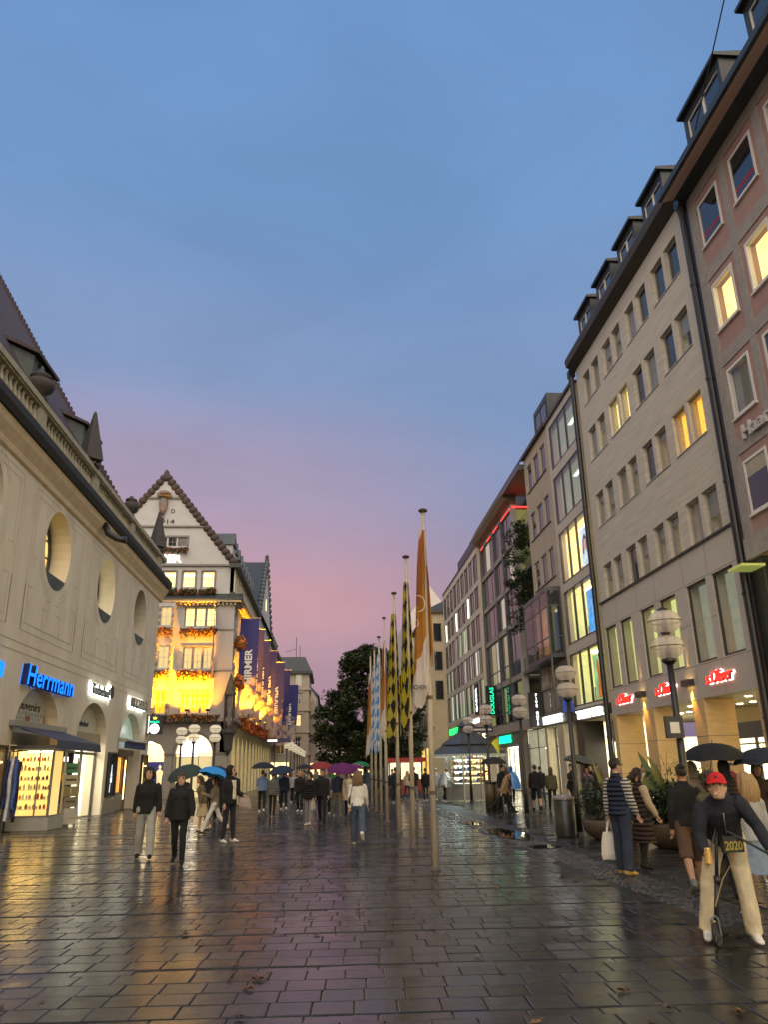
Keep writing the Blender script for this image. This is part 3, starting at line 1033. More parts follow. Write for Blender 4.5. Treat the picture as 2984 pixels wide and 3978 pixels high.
for v, r_ in ((1.95, .2), (1.55, .22), (.82, .2)):
    MB().fbox(F_K0, 29.95 - r_, 29.95 + r_, v - .03, v + .03, .462 - .13 * v, .468 - .13 * v).build('board_print', mat('sign_ink', (.08, .07, .05), rough=.7), ld)
MB().ell(F_K0.p(29.95, 1.16, .462 - .15), (.012, .12, .12), 12).build('board_print', mat('sign_gold', (.7, .62, .3), rough=.6), ld)
# scarves hanging at the near side of the shop
sc = thing('scarf_stand', 'stand of hanging blue, white and dark football scarves beside the souvenir shop', 'scarf stand', F_L.p(26.7, 0, .25))
MB().tube([F_L.p(26.55, 0, .1), F_L.p(26.55, 2.45, .1), F_L.p(26.55, 2.48, .5)], .03, 8).build('stand', m_blk, sc)
for i in range(9):
    cn, col = (('navy', (.03, .045, .14)), ('cloth_white', (.62, .62, .66)), ('blue', (.07, .13, .36)), ('black', (.02, .02, .025)), ('grey', (.25, .26, .29)))[i % 5]
    u = 26.35 + .045 * i + random.uniform(-.02, .02); w = .08 + (i % 3) * .13
    top, bot = 2.4 - random.uniform(0, .25), .45 + random.uniform(-.2, .35)
    b = MB()
    vs_ = []
    for k in range(9):
        v = top + (bot - top) * k / 8
        dx = .05 * math.sin(k * 1.3 + i); dw = .10 + .03 * math.sin(k * 2.1 + i)
        vs_ += [F_L.p(u + dx, v, w), F_L.p(u + dx + dw, v, w + .05), F_L.p(u + dx + dw * .6, v, w + .09)]
    b.add(vs_, [(3 * k + a_, 3 * k + (a_ + 1) % 3, 3 * k + 3 + (a_ + 1) % 3, 3 * k + 3 + a_) for k in range(8) for a_ in range(3)])
    b.build('scarf', mat('scarf_' + cn, col, rough=.9, var=.3, scale=9), sc, smooth=True)

def lightbox(u0, u1, v0, v1, lb, kind):
    t_ = thing('poster_case', lb, 'poster case', F_L.p((u0 + u1) / 2, v0, .04), 'poster cases between the arches')
    b = MB()
    for q in ((u0, u1, v0, v0 + .07), (u0, u1, v1 - .07, v1), (u0, u0 + .07, v0 + .07, v1 - .07), (u1 - .07, u1, v0 + .07, v1 - .07)):
        b.fbox(F_L, q[0], q[1], q[2], q[3], .003, .11)
    b.build('frame', m_blk, t_)
    uc = (u0 + u1) / 2
    MB().fbox(F_L, u0 + .07, u1 - .07, v0 + .07, v1 - .07, .004, .05).build('poster', mat('poster_' + kind, (.03, .035, .038) if kind != 'gold' else (.35, .22, .07), rough=.15, var=.4, scale=2.5), t_)
    m_i = emis('poster_glow', (.80, .92, 1.0), 1.6)
    b = MB()
    if kind == 'bottle':
        b.fbox(F_L, uc - .14, uc + .14, 1.35, 1.58, .051, .056)
        b.prism([(uc - .14, 1.62), (uc + .14, 1.62), (uc + .05, 1.85), (uc + .03, 2.15), (uc - .03, 2.15), (uc - .05, 1.85)], lambda x, y_, q: F_L.p(x, y_, q), .051, .054)
        b.prism([(uc - .18, .95), (uc - .1, .9), (uc - .06, 1.3), (uc - .12, 1.32)], lambda x, y_, q: F_L.p(x, y_, q), .051, .054)
        b.build('poster_print', m_i, t_)
    else:
        b.fbox(F_L, uc - .5, uc + .45, 2.1, 2.16, .051, .08)
        b.fbox(F_L, uc - .42, uc - .36, .9, 2.3, .051, .08)
        b.build('poster_light', emis('case_light', (1, .72, .3), 3), t_)
    return t_
p1 = lightbox(31.75, 33.0, .70, 2.62, 'dark lit poster case between the souvenir shop and the bright doorway', 'bottle')
word('BOSS', F_L, 32.0, 2.22, .052, .24, emis('poster_word', (1, 1, 1), 4), p1, ex=.003, bold=.02, split=False, name='poster_print')
lightbox(38.35, 39.85, .72, 2.70, 'dark poster case with a pale bottle, between the bright doorway and the jeweller', 'bottle')
lightbox(45.05, 46.4, .9, 2.72, 'narrow display case with gold light strips at the museum corner', 'gold')
lightbox(24.9, 26.4, .8, 2.64, 'black framed show case at the picture edge beside the scarves', 'gold')

# bright white entrance (second arch)
c = 35.65
MB().add([F_L.p(u, v, -.40) for u, v in arch(c - 2.3, c + 2.3, 3.0, 3.05, 1.7)], [tuple(range(17))]).build('fanlight', m_tymp, mus)
word('Timberland', F_L, 34.55, 3.72, -.39, .34, m_blk, mus, ex=.006, width=1.6, split=False, name='painted_lettering')
MB().fbox(F_L, c - 2.22, c + 2.22, 3.08, 3.46, -.5, -.26).build('lintel', m_beige, mus)
m_dfr = mat('door_bronze', (.05, .04, .033), rough=.4, metal=.3)
b = MB()
for u in (33.45, 34.35, 35.75, 37.85):
    b.fbox(F_L, u - .05, u + .05, 0, 3.07, -.48, -.38)
b.fbox(F_L, 33.45, 37.85, 2.55, 2.66, -.47, -.39)
b.build('door_frame', m_dfr, mus)
for u0, u1 in ((33.5, 34.3), (34.4, 35.7), (35.8, 37.8)):
    for v0, v1 in ((.02, 2.55), (2.66, 3.07)):
        MB().quad(F_L.p(u0, v0, -.43), F_L.p(u1, v0, -.43), F_L.p(u1, v1, -.43), F_L.p(u0, v1, -.43)).build('door_pane', m_gls, mus)
room(mus, F_L, 33.4, 37.9, 0.0, 3.1, -.5, -4, m_white, m_flr, m_white, l_white, 3, name='shop_interior')
# jeweller (third arch)
c = 42.35
MB().add([F_L.p(u, v, -.40) for u, v in arch(c - 2.3, c + 2.3, 3.0, 3.05, 1.7)], [tuple(range(17))]).build('fanlight', mat('lit_fanlight', (.55, .65, .6), rough=.3, var=.25, scale=1.2, emit=(.65, .95, .8), estr=.22), mus)
b = MB()
b.prism([(.0, 3.30), (.02, 3.42), (.42, 3.36), (.46, 3.28), (.40, 3.22), (0, 3.24)], lambda w, v, t_: F_L.p(t_, v, w), 40.0, 44.4)
cas = tag(b.build('awning', m_alu, at=F_L.p(42, 3.3, 0)), 'rolled white and navy awning over the jeweller doorway', 'awning')
MB().fbox(F_L, 40.05, 44.35, 2.92, 3.22, .30, .36).build('valance', mat('navy_valance', (.03, .045, .16), rough=.8), cas)
MB().fbox(F_L, 40.2, 44.5, 2.62, 2.92, -.48, -.3).build('lintel', m_wood, mus)
window(mus, F_L, 40.25, 42.6, .75, 2.62, -.32, m_wood, m_gls, fw=.10, name='show_window')
MB().fbox(F_L, 40.2, 42.65, -.01, .75, -.6, -.28).build('stall_riser', m_plinth, mus)
room(mus, F_L, 40.3, 42.6, .72, 2.6, -.45, -1.6, mat('glowing_orange_wall', (.7, .35, .12), rough=.8, var=.3, scale=1.5, emit=(1, .5, .12), estr=.8), m_flr, m_white, l_warm, 1, name='shop_interior')  # wall emission stands in for the warm display lighting
MB().fbox(F_L, 42.65, 43.1, 0, 2.62, -.55, -.25).build('door_jamb', m_wood, mus)
MB().fbox(F_L, 43.1, 44.45, 0, 2.62, -.62, -.55).build('door', m_wood, mus)
MB().fbox(F_L, 42.70, 42.78, .5, 2.4, -.245, -.22).build('light_strip', emis('gold_strip', (1, .68, .25), 6), mus)
gd = MB()
for k in range(7):
    gd.lathe([(.12, 0), (.05, .1), (.04, .3), (.09, .42)], F_L.p(40.6 + k * .29, .76, -.75 - .1 * (k % 2)), 8)
gd.build('jewel_stand', mat('gold_goods', (.75, .5, .15), rough=.3, metal=.5, emit=(1, .6, .15), estr=.4), mus, kind='stuff')

# signs
sg = thing('shop_sign', 'glowing blue Herrmann letters above the souvenir shop arch', 'shop sign', F_L.p(29.2, 5, .1))
word('Herrmann', F_L, 26.75, 4.62, .03, .98, emis('blue_neon', (.01, .17, 1.0), 2.4), sg, ex=.11, shear=.12, bold=.012, width=4.95, side_mat=mat('navy_side', (.005, .02, .12), rough=.3))
sg = thing('shop_sign', 'end of a second blue glowing sign, cut by the picture edge over the next arch', 'shop sign', F_L.p(22.3, 5, .1))
word('Herrmann', F_L, 19.9, 4.62, .03, .98, MATS['blue_neon'], sg, ex=.11, shear=.12, bold=.012, width=4.95, split=False, name='lettering')
sg = thing('shop_sign', 'dark Timberland letters with a white halo and a tree emblem', 'shop sign', F_L.p(36, 5.2, .1))
word('Timberland', F_L, 34.35, 5.02, .14, .62, mat('dark_letter', (.03, .03, .03), rough=.4), sg, ex=.03, width=2.65, bold=.01)
b = MB(); b.lathe([(.02, 0), (.30, .02), (.30, .06), (.02, .08)], (0, 0, 0), 16)
b = MB()
b.prism(ellipse(37.45, 5.33, .3, .3, 16), lambda x, y_, t_: F_L.p(x, y_, t_), .15, .2)
b.build('emblem', mat('dark_letter', (.03, .03, .03)), sg)
word('Timberland', F_L, 34.35, 5.02, .085, .62, emis('halo_white', (.93, 1, .93), 16), sg, ex=.012, width=2.65, bold=.015, split=False, name='halo_lamp')
MB().prism(ellipse(37.45, 5.33, .3, .3, 16), lambda x, y_, t_: F_L.p(x, y_, t_), .08, .11).build('halo_lamp', emis('halo_white', (1, 1, 1), 16), sg)
sg = thing('shop_sign', 'grey raised Bucherer letters lit from behind, above the jeweller arch', 'shop sign', F_L.p(42.9, 5.2, .1))
word('BUCHERER', F_L, 41.1, 5.0, .14, .60, mat('stone_letter', (.20, .18, .14), rough=.5), sg, ex=.06, width=3.5, bold=.035)
word('BUCHERER', F_L, 41.1, 5.0, .085, .60, emis('halo_cool', (.9, 1, 1), 12), sg, ex=.012, width=3.5, bold=.04, split=False, name='halo_lamp')
# projecting clock sign at the corner
rx = thing('clock_sign', 'projecting black sign with a green name, a gold crown and a round white clock', 'clock sign', F_L.p(45.7, 4.3, .2))
F_R = Fr((0, 45.7, 0), (1, 0, 0), (0, -1, 0))
b = MB()
b.fbox(F_R, -10.2, -9.40, 3.80, 4.84, -.10, .10)
b.fbox(F_R, -10.32, -10.2, 4.80, 4.86, -.03, .03); b.fbox(F_R, -10.32, -10.2, 3.80, 3.86, -.03, .03)
b.build('case', m_blk, rx)
word('ROLEX', F_R, -10.08, 4.42, .103, .15, emis('green_word', (.02, .75, .38), 3), rx, ex=.004, bold=.02, width=.52, split=False, name='lettering')
MB().prism([(-9.9, 4.62), (-9.74, 4.62), (-9.70, 4.74), (-9.77, 4.68), (-9.82, 4.77), (-9.87, 4.68), (-9.94, 4.74)], lambda x, y_, t_: F_R.p(x, y_, t_), .103, .115).build('crown_emblem', emis('gold_crown', (1, .75, .08), 3), rx)
MB().prism(ellipse(-9.82, 4.10, .265, .265, 24), lambda x, y_, t_: F_R.p(x, y_, t_), .103, .13).build('clock_face', emis('clock_white', (1, 1, .96), 5), rx)
MB().fbox(F_R, -10.17, -10.13, 3.86, 4.80, .101, .12).build('edge_light', emis('edge_light', (.9, 1, .8), 2.5), rx)

# ================================================================== the shop side of the street
F_S = Fr((14, 0, 0), (0, 1, 0), (-1, 0, 0))
m_trav = mat('travertine', (0.57, 0.51, 0.41), rough=0.75, var=0.16, scale=1.5, stretch=(1, .35, 5), bump=0.2, bscale=12)
m_trav2 = mat('smooth_travertine', (0.54, 0.48, 0.40), rough=0.6, var=0.06, scale=2, stretch=(1, .5, 2))
m_trav_lit = mat('warm_lit_travertine', (0.62, 0.43, 0.20), rough=0.6, var=0.14, scale=2, stretch=(1, 1, 7))  # pillar stone with the warm arcade light put into its colour
m_soff = mat('light_soffit', (0.72, 0.62, 0.42), rough=0.7, var=0.04)
m_grf = mat('grey_frame', (0.40, 0.39, 0.37), rough=0.5, var=0.05)
m_wfr = mat('white_frame', (0.72, 0.69, 0.62), rough=0.5, var=0.05)
m_dfr2 = mat('dark_frame', (0.045, 0.042, 0.040), rough=0.4, var=0.1)
m_slate = mat('dark_roof_metal', (0.030, 0.036, 0.038), rough=0.45, var=0.25, scale=2)
m_eave = mat('dark_eave', (0.055, 0.048, 0.042), rough=0.6, var=0.15)
m_joint = mat('panel_joint', (0.14, 0.11, 0.085), rough=0.9, var=0)
m_conc = mat('beige_stone', (0.56, 0.48, 0.39), rough=0.75, var=0.08, scale=2)
m_beig2 = mat('tan_render', (0.44, 0.36, 0.26), rough=0.85, var=0.06, scale=1)
m_steel = mat('steel_frame', (0.10, 0.105, 0.11), rough=0.4, metal=.4, var=.1)
m_lit_y = mat('lit_yellow_wall', (.8, .7, .4), rough=.8, var=.12, scale=1.0, emit=(1, .80, .34), estr=.95)  # walls of lit rooms glow themselves in place of lamplight
m_lit_o = mat('lit_orange_wall', (.75, .5, .15), rough=.8, var=.12, scale=1.0, emit=(1, .55, .06), estr=1.0)
m_lit_g = mat('lit_olive_wall', (.6, .6, .35), rough=.8, var=.3, scale=.7, emit=(.85, .85, .38), estr=.55)
m_dim = mat('dim_room_wall', (.35, .33, .28), rough=.8, var=.2, emit=(.85, .88, .65), estr=.22)
m_dark = mat('dark_room_wall', (.05, .05, .05), rough=.8, var=.2)

m_blind = mat('window_blind', (.34, .31, .27), rough=.8, var=.1)
def roof_dormer(bl, F, u0, u1, v0, v1, w, m, panes=2, fm=None):
    """a box dormer on the mansard: cheeks, flat lid with an overhang, white window"""
    b = MB()
    b.fbox(F, u0 + .12, u0 + .34, v0, v1 - .2, w - 2.6, w)
    b.fbox(F, u1 - .34, u1 - .12, v0, v1 - .2, w - 2.6, w)
    b.fbox(F, u0 + .34, u1 - .34, v1 - .5, v1 - .2, w - 2.6, w)
    b.fbox(F, u0 + .34, u1 - .34, v0, v0 + .18, w - 2.6, w)
    b.fbox(F, u0 + .34, u1 - .34, v0 + .18, v1 - .5, w - 2.6, w - 1.2)
    d = b.build('dormer', m, bl, at=F.p((u0 + u1) / 2, v0, w))
    b = MB()
    b.prism([(w + .22, v1 - .2), (w + .22, v1 - .06), (w - 1.4, v1 + .12), (w - 2.7, v1 + .12), (w - 2.7, v1 - .2)], lambda x, y_, t_: F.p(t_, y_, x), u0, u1)
    b.build('dormer_roof', m, d)
    b = MB()
    a0, a1, b0, b1 = u0 + .34, u1 - .34, v0 + .18, v1 - .5
    for q in ((a0, a1, b0, b0 + .07), (a0, a1, b1 - .07, b1), (a0, a0 + .07, b0 + .07, b1 - .07), (a1 - .07, a1, b0 + .07, b1 - .07), ((a0 + a1) / 2 - .06, (a0 + a1) / 2 + .06, b0 + .07, b1 - .07)):
        b.fbox(F, *q, w - .12, w - .05)
    b.build('dormer_window', fm or m_wfr, d)
    for s0, s1 in ((a0 + .07, (a0 + a1) / 2 - .06), ((a0 + a1) / 2 + .06, a1 - .07)):
        MB().quad(F.p(s0, b0 + .07, w - .09), F.p(s1, b0 + .07, w - .09), F.p(s1, b1 - .07, w - .09), F.p(s0, b1 - .07, w - .09)).build('pane', m_dkgl, d)
    return d

# ------------------------------------------------------------------ travertine shop building
ol = thing('travertine_building', 'pale travertine shop building with paired windows, five dark dormers and a pillared arcade', 'building', (14, 31, 0))
pairs = [(24.98 + 3.25 * i) for i in range(4)]
cols = []
for (a0, a1, b0, b1) in ((25.37, 26.52, 26.77, 27.92), (28.60, 29.72, 30.02, 31.10), (31.83, 32.90, 33.15, 34.32), (34.97, 36.07, 36.37, 37.50)):
    cols += [(a0, a1), (b0, b1)]
rws = [(9.68, 11.40), (13.45, 15.24), (17.15, 18.96), (20.50, 22.25)]
hs = [rect(a, b_, v0, v1) for a, b_ in cols for v0, v1 in rws]
plate('wall', rect(24.42, 38.42, 9.66, 23.2), hs, F_S, -.50, 0, m_trav, ol)
for i, (a, b_) in enumerate(cols):
    for j, (v0, v1) in enumerate(rws):
        lit = (j == 2 and i in (4, 5)) or (j == 1 and i in (0, 1))
        bl_ = random.random()
        window(ol, F_S, a, b_, v0 + .02, v1, -.15, m_grf, m_gl if lit or bl_ < .6 else m_dkgl, fw=.075)
        if not lit and bl_ < .6:
            vb = v1 - (v1 - v0) * (.98 if bl_ < .2 else random.uniform(.2, .6))
            MB().fbox(F_S, a + .06, b_ - (.06 if bl_ > .1 else .5), vb, v1 - .05, -.26, -.23).build('blind', m_blind, ol)
            MB().fbox(F_S, a - .02, b_ + .02, v0, v1, -1.5, -1.45).build('room_back', m_dark, ol)
        if lit:
            room(ol, F_S, a + .05, b_ - .05, v0, v1, -.40, -1.7, m_lit_y if j == 2 else m_lit_o, m_flr, m_lit_y if j == 2 else m_lit_o, None, name='lit_room')
    MB()
b = MB()
for v0, v1 in rws[1:]:
    for k in range(4):
        b.fbox(F_S, cols[2 * k][0] - .04, cols[2 * k + 1][1] + .04, v0 - .035, v0 + .012, -.3, .035)
        b.build('window_sill', m_grf, ol); b = MB()
# pot plant in the orange window
q = thing('potted_plant', 'pale potted plant standing on the sill of the orange lit window', 'plant', F_S.p(25.6, 13.55, -.28))
MB().lathe([(.09, 0), (.12, .22), (.11, .24)], F_S.p(25.6, 13.49, -.28), 10).build('pot', mat('blue_pot', (.12, .14, .28), rough=.3), q)
b = MB()
for k in range(26):
    p0 = F_S.p(25.6, 13.73, -.28)
    d = Vector((random.uniform(-1, 1), random.uniform(-1, 1), random.uniform(.2, 1.6))) * .28
    s_ = d.cross(Vector((0, 0, 1))).normalized() * .04
    b.add([p0 + d * .2, p0 + d * .6 + s_, p0 + d, p0 + d * .6 - s_], [(0, 1, 2, 3)])
b.build('leaves', mat('plant_leaf', (.05, .08, .03), rough=.5), q)
MB().fbox(F_S, 24.45, 38.42, 9.57, 9.655, -.3, .10).build('ledge', m_eave, ol)
big = [(36.61, 38.14), (34.62, 36.09), (31.97, 33.51), (29.82, 31.40), (27.16, 28.79), (25.13, 26.69)]
plate('wall', rect(24.42, 38.42, 4.03, 9.565), [rect(a, b_, 5.30, 8.29) for a, b_ in big], F_S, -.5, .02, m_trav2, ol)
b = MB()
for v in (5.24, 8.36):
    b.fbox(F_S, 24.43, 38.41, v - .008, v + .008, .0205, .0225)
for u in (26.9, 28.95, 31.7, 33.75, 36.35):
    for v0, v1 in ((4.05, 5.22), (6.6, 6.61), (8.38, 9.55)):
        b.fbox(F_S, u - .008, u + .008, v0, v1, .0205, .0225)
for a, b_ in ((26.69, 27.16), (28.79, 29.82), (31.40, 31.97), (33.51, 34.62), (36.09, 36.61)):
    b.fbox(F_S, a, b_, 6.795, 6.81, .0205, .0225)
b.build('panel_joint', m_joint, ol)
for i, (a, b_) in enumerate(big):
    window(ol, F_S, a, b_, 5.30, 8.29, -.05, m_dfr2, m_gls if i < 4 else m_gl, fw=.085, name='show_window')
    room(ol, F_S, a - .2, b_ + .2, 5.1, 8.4, -.52, -3.2, m_lit_g if i < 4 else m_dim, m_flr, m_lit_g if i < 4 else m_dim, None, name='upper_shop')
    if i < 4:
        b = MB()
        for k in range(4):
            b.fbox(F_S, a + .2 + k * .3, a + .32 + k * .3, 5.2, 6.3 + .5 * (k % 2), -1.2 - .2 * k, -1.1 - .2 * k)
        b.fbox(F_S, a + .25, b_ - .2, 7.0, 7.06, -1.5, -1.1)
        b.build('shop_fitting', mat('shop_fitting', (.35, .3, .2), rough=.6, var=.2), ol)
# eave and mansard
b = MB()
b.prism([(0, 23.16), (.50, 23.42), (.56, 23.78), (.50, 23.95), (-.4, 23.95), (-.4, 23.16)], lambda w, v, t_: F_S.p(t_, v, w), 24.3, 38.55)
b.build('eave', m_eave, ol)
b = MB()
b.prism([(.46, 23.955), (-2.6, 27.4), (-8, 28.4), (-8, 23.2), (-.6, 23.2), (-.6, 23.955)], lambda w, v, t_: F_S.p(t_, v, w), 24.3, 38.5)
b.build('roof', m_slate, ol)
for u in (26.4, 29.65, 32.85, 36.05):
    roof_dormer(ol, F_S, u, u + 2.45, 24.1, 26.75, -.45, m_slate)
b = MB(); b.box(21.7, 26, 24.42, 38.42, 4.2, 23.1); b.build('wall', m_trav2, ol)
# arcade
b = MB(); b.box(14.0, 19.5, 24.42, 38.42, 4.031, 4.19); b.build('soffit', m_soff, ol)
for (a, b_, d) in ((33.38, 34.48, 1.15), (28.69, 29.66, 1.15), (37.92, 38.40, 1.3), (24.43, 24.96, 4.9)):
    q = MB(); q.fbox(F_S, a, b_, -.01, 4.025, -d, .015)
    q.build('pillar', m_trav_lit, ol)
    for v in (1.32, 2.68):
        MB().fbox(F_S, a - .003, b_ + .003, v - .009, v + .009, -d - .003, .018).build('pillar_joint', m_joint, ol)
b = MB()
for u0, u1 in ((25.2, 28.4), (30.0, 33.1), (34.9, 37.6)):
    for k in range(3):
        for w in (-1.3, -2.9):
            uu = u0 + (u1 - u0) * (k + .5) / 3
            b.lathe([(.12, 0), (.12, .02)], F_S.p(uu, 4.008, w), 12)
            b.build('downlight', emis('downlight', (1, .75, .36), 26), ol); b = MB()
# recessed shop front
for u0, u1 in ((25.0, 28.6), (28.6, 33.3), (33.3, 37.9)):
    window(ol, F_S, u0, u1, .1, 3.1, -4.3, m_dfr2, m_gls, fw=.09, us=(.33, .66), vs_=(.8,), name='shop_window')
    room(ol, F_S, u0, u1, .05, 3.4, -4.5, -7.5, m_white, m_flr, m_white, l_soft, 2, name='shop_interior')
MB().fbox(F_S, 29.2, 37.9, 2.72, 3.4, -4.25, -4.1).build('shop_board', mat('navy_board', (.012, .018, .10), rough=.4), ol)
MB().fbox(F_S, 24.97, 37.9, 3.4, 4.028, -4.6, -4.28).build('shop_lintel', m_soff, ol)
MB().fbox(F_S, 25.6, 27.3, 3.05, 3.75, -3.3, -3.15).build('hanging_sign', mat('pale_sign', (.7, .55, .38), rough=.6), ol)
# wall lamps that throw light up and down
for u, lb in ((34.3, 'dark box wall lamp throwing orange light up and down, between the first two red signs'), (29.55, 'dark box wall lamp throwing orange light, beside the nearest red sign')):
    t_ = thing('wall_lamp', lb, 'wall lamp', F_S.p(u, 4.7, .02), 'up-and-down wall lamps')
    b = MB()
    for q in ((-.34, -.30), (.30, .34)):
        b.fbox(F_S, u + q[0], u + q[1], 4.56, 4.80, .025, .26)
    b.fbox(F_S, u - .30, u + .30, 4.56, 4.80, .22, .26); b.fbox(F_S, u - .30, u + .30, 4.56, 4.80, .025, .04)
    b.build('housing', m_dfr2, t_)
    MB().fbox(F_S, u - .28, u + .28, 4.66, 4.69, .05, .21).build('bulb', emis('lamp_bulb', (1, .62, .18), 10), t_)
    for up, e_, sz in ((1, 130, 24), (-1, 260, 58)):
        ld_ = bpy.data.lights.new('wall_lamp_light', 'SPOT')
        ld_.energy = e_; ld_.color = (1, .50, .10); ld_.spot_size = R(sz); ld_.spot_blend = .7; ld_.shadow_soft_size = .03
        lo = bpy.data.objects.new('wall_lamp_light', ld_); COL.objects.link(lo)
        lo.parent = t_
        lo.location = F_S.p(u, 4.83 if up > 0 else 4.53, .14) - F_S.p(u, 4.7, .02)
        lo.rotation_euler = Vector((.06, 0, up)).to_track_quat('-Z', 'Y').to_euler()
# red neon signs
m_red = emis('red_neon', (1.0, .035, .02), 2.6)
for u, lb in ((37.35, 'red glowing s.Oliver sign farthest along the arcade, beside the black downpipe'), (32.65, 'red glowing s.Oliver sign between the two wall lamps'), (28.0, 'red glowing s.Oliver sign nearest to the pink building')):
    t_ = thing('shop_sign', lb, 'shop sign', F_S.p(u - 1, 4.6, .1), 'red neon signs')
    word('s.Oliver', F_S, u, 4.47, .09, .62, m_red, t_, right=-1, ex=.05, shear=.22, width=1.95, bold=.008, side_mat=mat('red_side', (.2, .01, .01), rough=.4, emit=(1, .05, .02), estr=.3))
    word('s.Oliver', F_S, u, 4.47, .035, .62, emis('halo_pink', (1, .72, .68), 7), t_, right=-1, ex=.01, shear=.22, width=1.95, bold=.022, split=False, name='halo_lamp')
# downpipes
for bl, u, vt, vb in ((ol, 38.72, 22.9, .0), (ol, 24.25, 22.6, 0)):
    b = MB()
    b.tube([F_S.p(u, vt, .22), F_S.p(u, vt - .5, .17), F_S.p(u, vb, .17)], [.17, .13, .13], 10)
    b.fbox(F_S, u - .2, u + .2, vt, vt + .4, .0, .36)
    d = b.build('downpipe', m_blk, bl)
    for v in (3, 7, 11, 15, 19):
        MB().tube([F_S.p(u, v, .17), F_S.p(u, v + .08, .17)], .155, 10).build('bracket', m_blk, d)
MB().fbox(F_S, 24.12, 24.41, 0, 22.5, -.6, -.01).build('shadow_gap', m_blk, ol)

# ------------------------------------------------------------------ pink building, nearest
pk = thing('pink_building', 'pink rendered building with grey stone bands and white framed windows, nearest on the shop side', 'building', (14, 16, 0))
m_pink = mat('pink_render', (0.38, 0.235, 0.195), rough=0.85, var=0.08, scale=1.3, bump=.25, bscale=30)
m_band = mat('grey_stone_band', (0.335, 0.30, 0.265), rough=0.85, var=0.16, scale=3, bump=0.3)
pc = [(21.95 - 2.36 * i, 23.40 - 2.36 * i) for i in range(12)]
pr = [(9.50, 11.40), (12.98, 14.88), (16.46, 18.38), (20.05, 21.92)]
plate('wall', rect(-6, 24.1, 8.1, 22.9), [rect(a, b_, v0, v1) for a, b_ in pc for v0, v1 in pr], F_S, -.4, 0, m_pink, pk)
b = MB()
for v0, v1 in ((18.66, 19.18), (15.12, 15.64), (11.70, 12.16), (22.28, 22.9)):
    b.fbox(F_S, -6, 24.08, v0, v1, -.1, .035)
    b.build('stone_band', m_band, pk); b = MB()
b.fbox(F_S, -6, 24.08, 8.12, 8.85, -.1, .09); b.build('cornice', m_band, pk); b = MB()
for u in [23.72] + [21.5 - 2.36 * i for i in range(12)]:
    for v0, v1 in ((8.852, 11.698), (12.162, 15.118), (15.642, 18.658), (19.182, 22.278)):
        MB().fbox(F_S, u - .20, u + (.36 if u > 23 else .20), v0, v1, -.1, .032).build('stone_band', m_band, pk)
for i, (a, b_) in enumerate(pc):
    for j, (v0, v1) in enumerate(pr):
        lit = j == 2 and i in (0, 1)
        cur = not lit and (i * 3 + j) % 4 == 1
        wn = window(pk, F_S, a, b_, v0, v1, .03, m_wfr, m_gl if lit or cur else m_dkgl, fw=.10, dep=.16)
        if cur:
            for q0, q1 in ((a + .1, a + .5), (b_ - .45, b_ - .1)):
                MB().fbox(F_S, q0, q1, v0 + .1, v1 - .1, -.2, -.16).build('curtain', m_blind, wn)
        MB().fbox(F_S, a - .05, b_ + .05, v0 - .07, v0 - .005, -.1, .09).build('sill', m_wfr, wn)
        if lit:
            room(pk, F_S, a - .4, b_ + .4, v0 - .3, v1 + .2, -.42, -2.6, m_lit_y, m_flr, m_lit_y, l_soft, 1, name='lit_room')
        if j == 3 and i < 4:
            MB().fbox(F_S, a + .11, b_ - .11, v0 + .35, v0 + .50, -.004, -.001).build('red_strip', mat('red_strip', (.35, .02, .03), rough=.6), wn)
        if j == 0 and i == 0:
            MB().fbox(F_S, a + .11, b_ - .11, v1 - .62, v1 - .11, -.004, -.001).build('roller_blind', mat('blind', (.42, .37, .28), rough=.8), wn)
b = MB()
m_ps = mat('brown_soffit', (.66, .47, .39), rough=.8, var=.06)
b.prism([(0, 22.92), (.05, 22.92), (.95, 22.62), (1.0, 22.66), (1.0, 22.82), (-.4, 22.9)], lambda w, v, t_: F_S.p(t_, v + .1, w), -6, 24.12)
b.build('eave', m_ps, pk)
MB().fbox(F_S, -6, 24.14, 22.73, 22.98, 1.005, 1.15).build('gutter', m_slate, pk)
b = MB()
b.prism([(1.0, 23.0), (-2.6, 27.3), (-8, 28.2), (-8, 22.6), (-.5, 22.6)], lambda w, v, t_: F_S.p(t_, v, w), -6, 24.12)
b.build('roof', m_slate, pk)
for k in range(3):
    roof_dormer(pk, F_S, 20.7 - 4.75 * k, 23.85 - 4.75 * k, 23.45, 26.75, -.25, m_slate)
MB().tube([F_S.p(21.2, 23.4, .9), F_S.p(17.6, 27.4, .6)], .025, 5).build('snow_guard_cable', m_blk, pk)
b = MB(); b.box(20, 26, -6, 24.1, 8.2, 22.9); b.build('wall', m_pink, pk)
sgn = thing('shop_sign', 'pale raised letters starting Haar on the pink wall, running out of the picture', 'shop sign', F_S.p(22, 12.3, .1))
word('Haar', F_S, 22.98, 12.03, .06, .72, mat('pale_letter', (.55, .52, .48), rough=.5), sgn, right=-1, ex=.05, width=1.75, bold=.012)
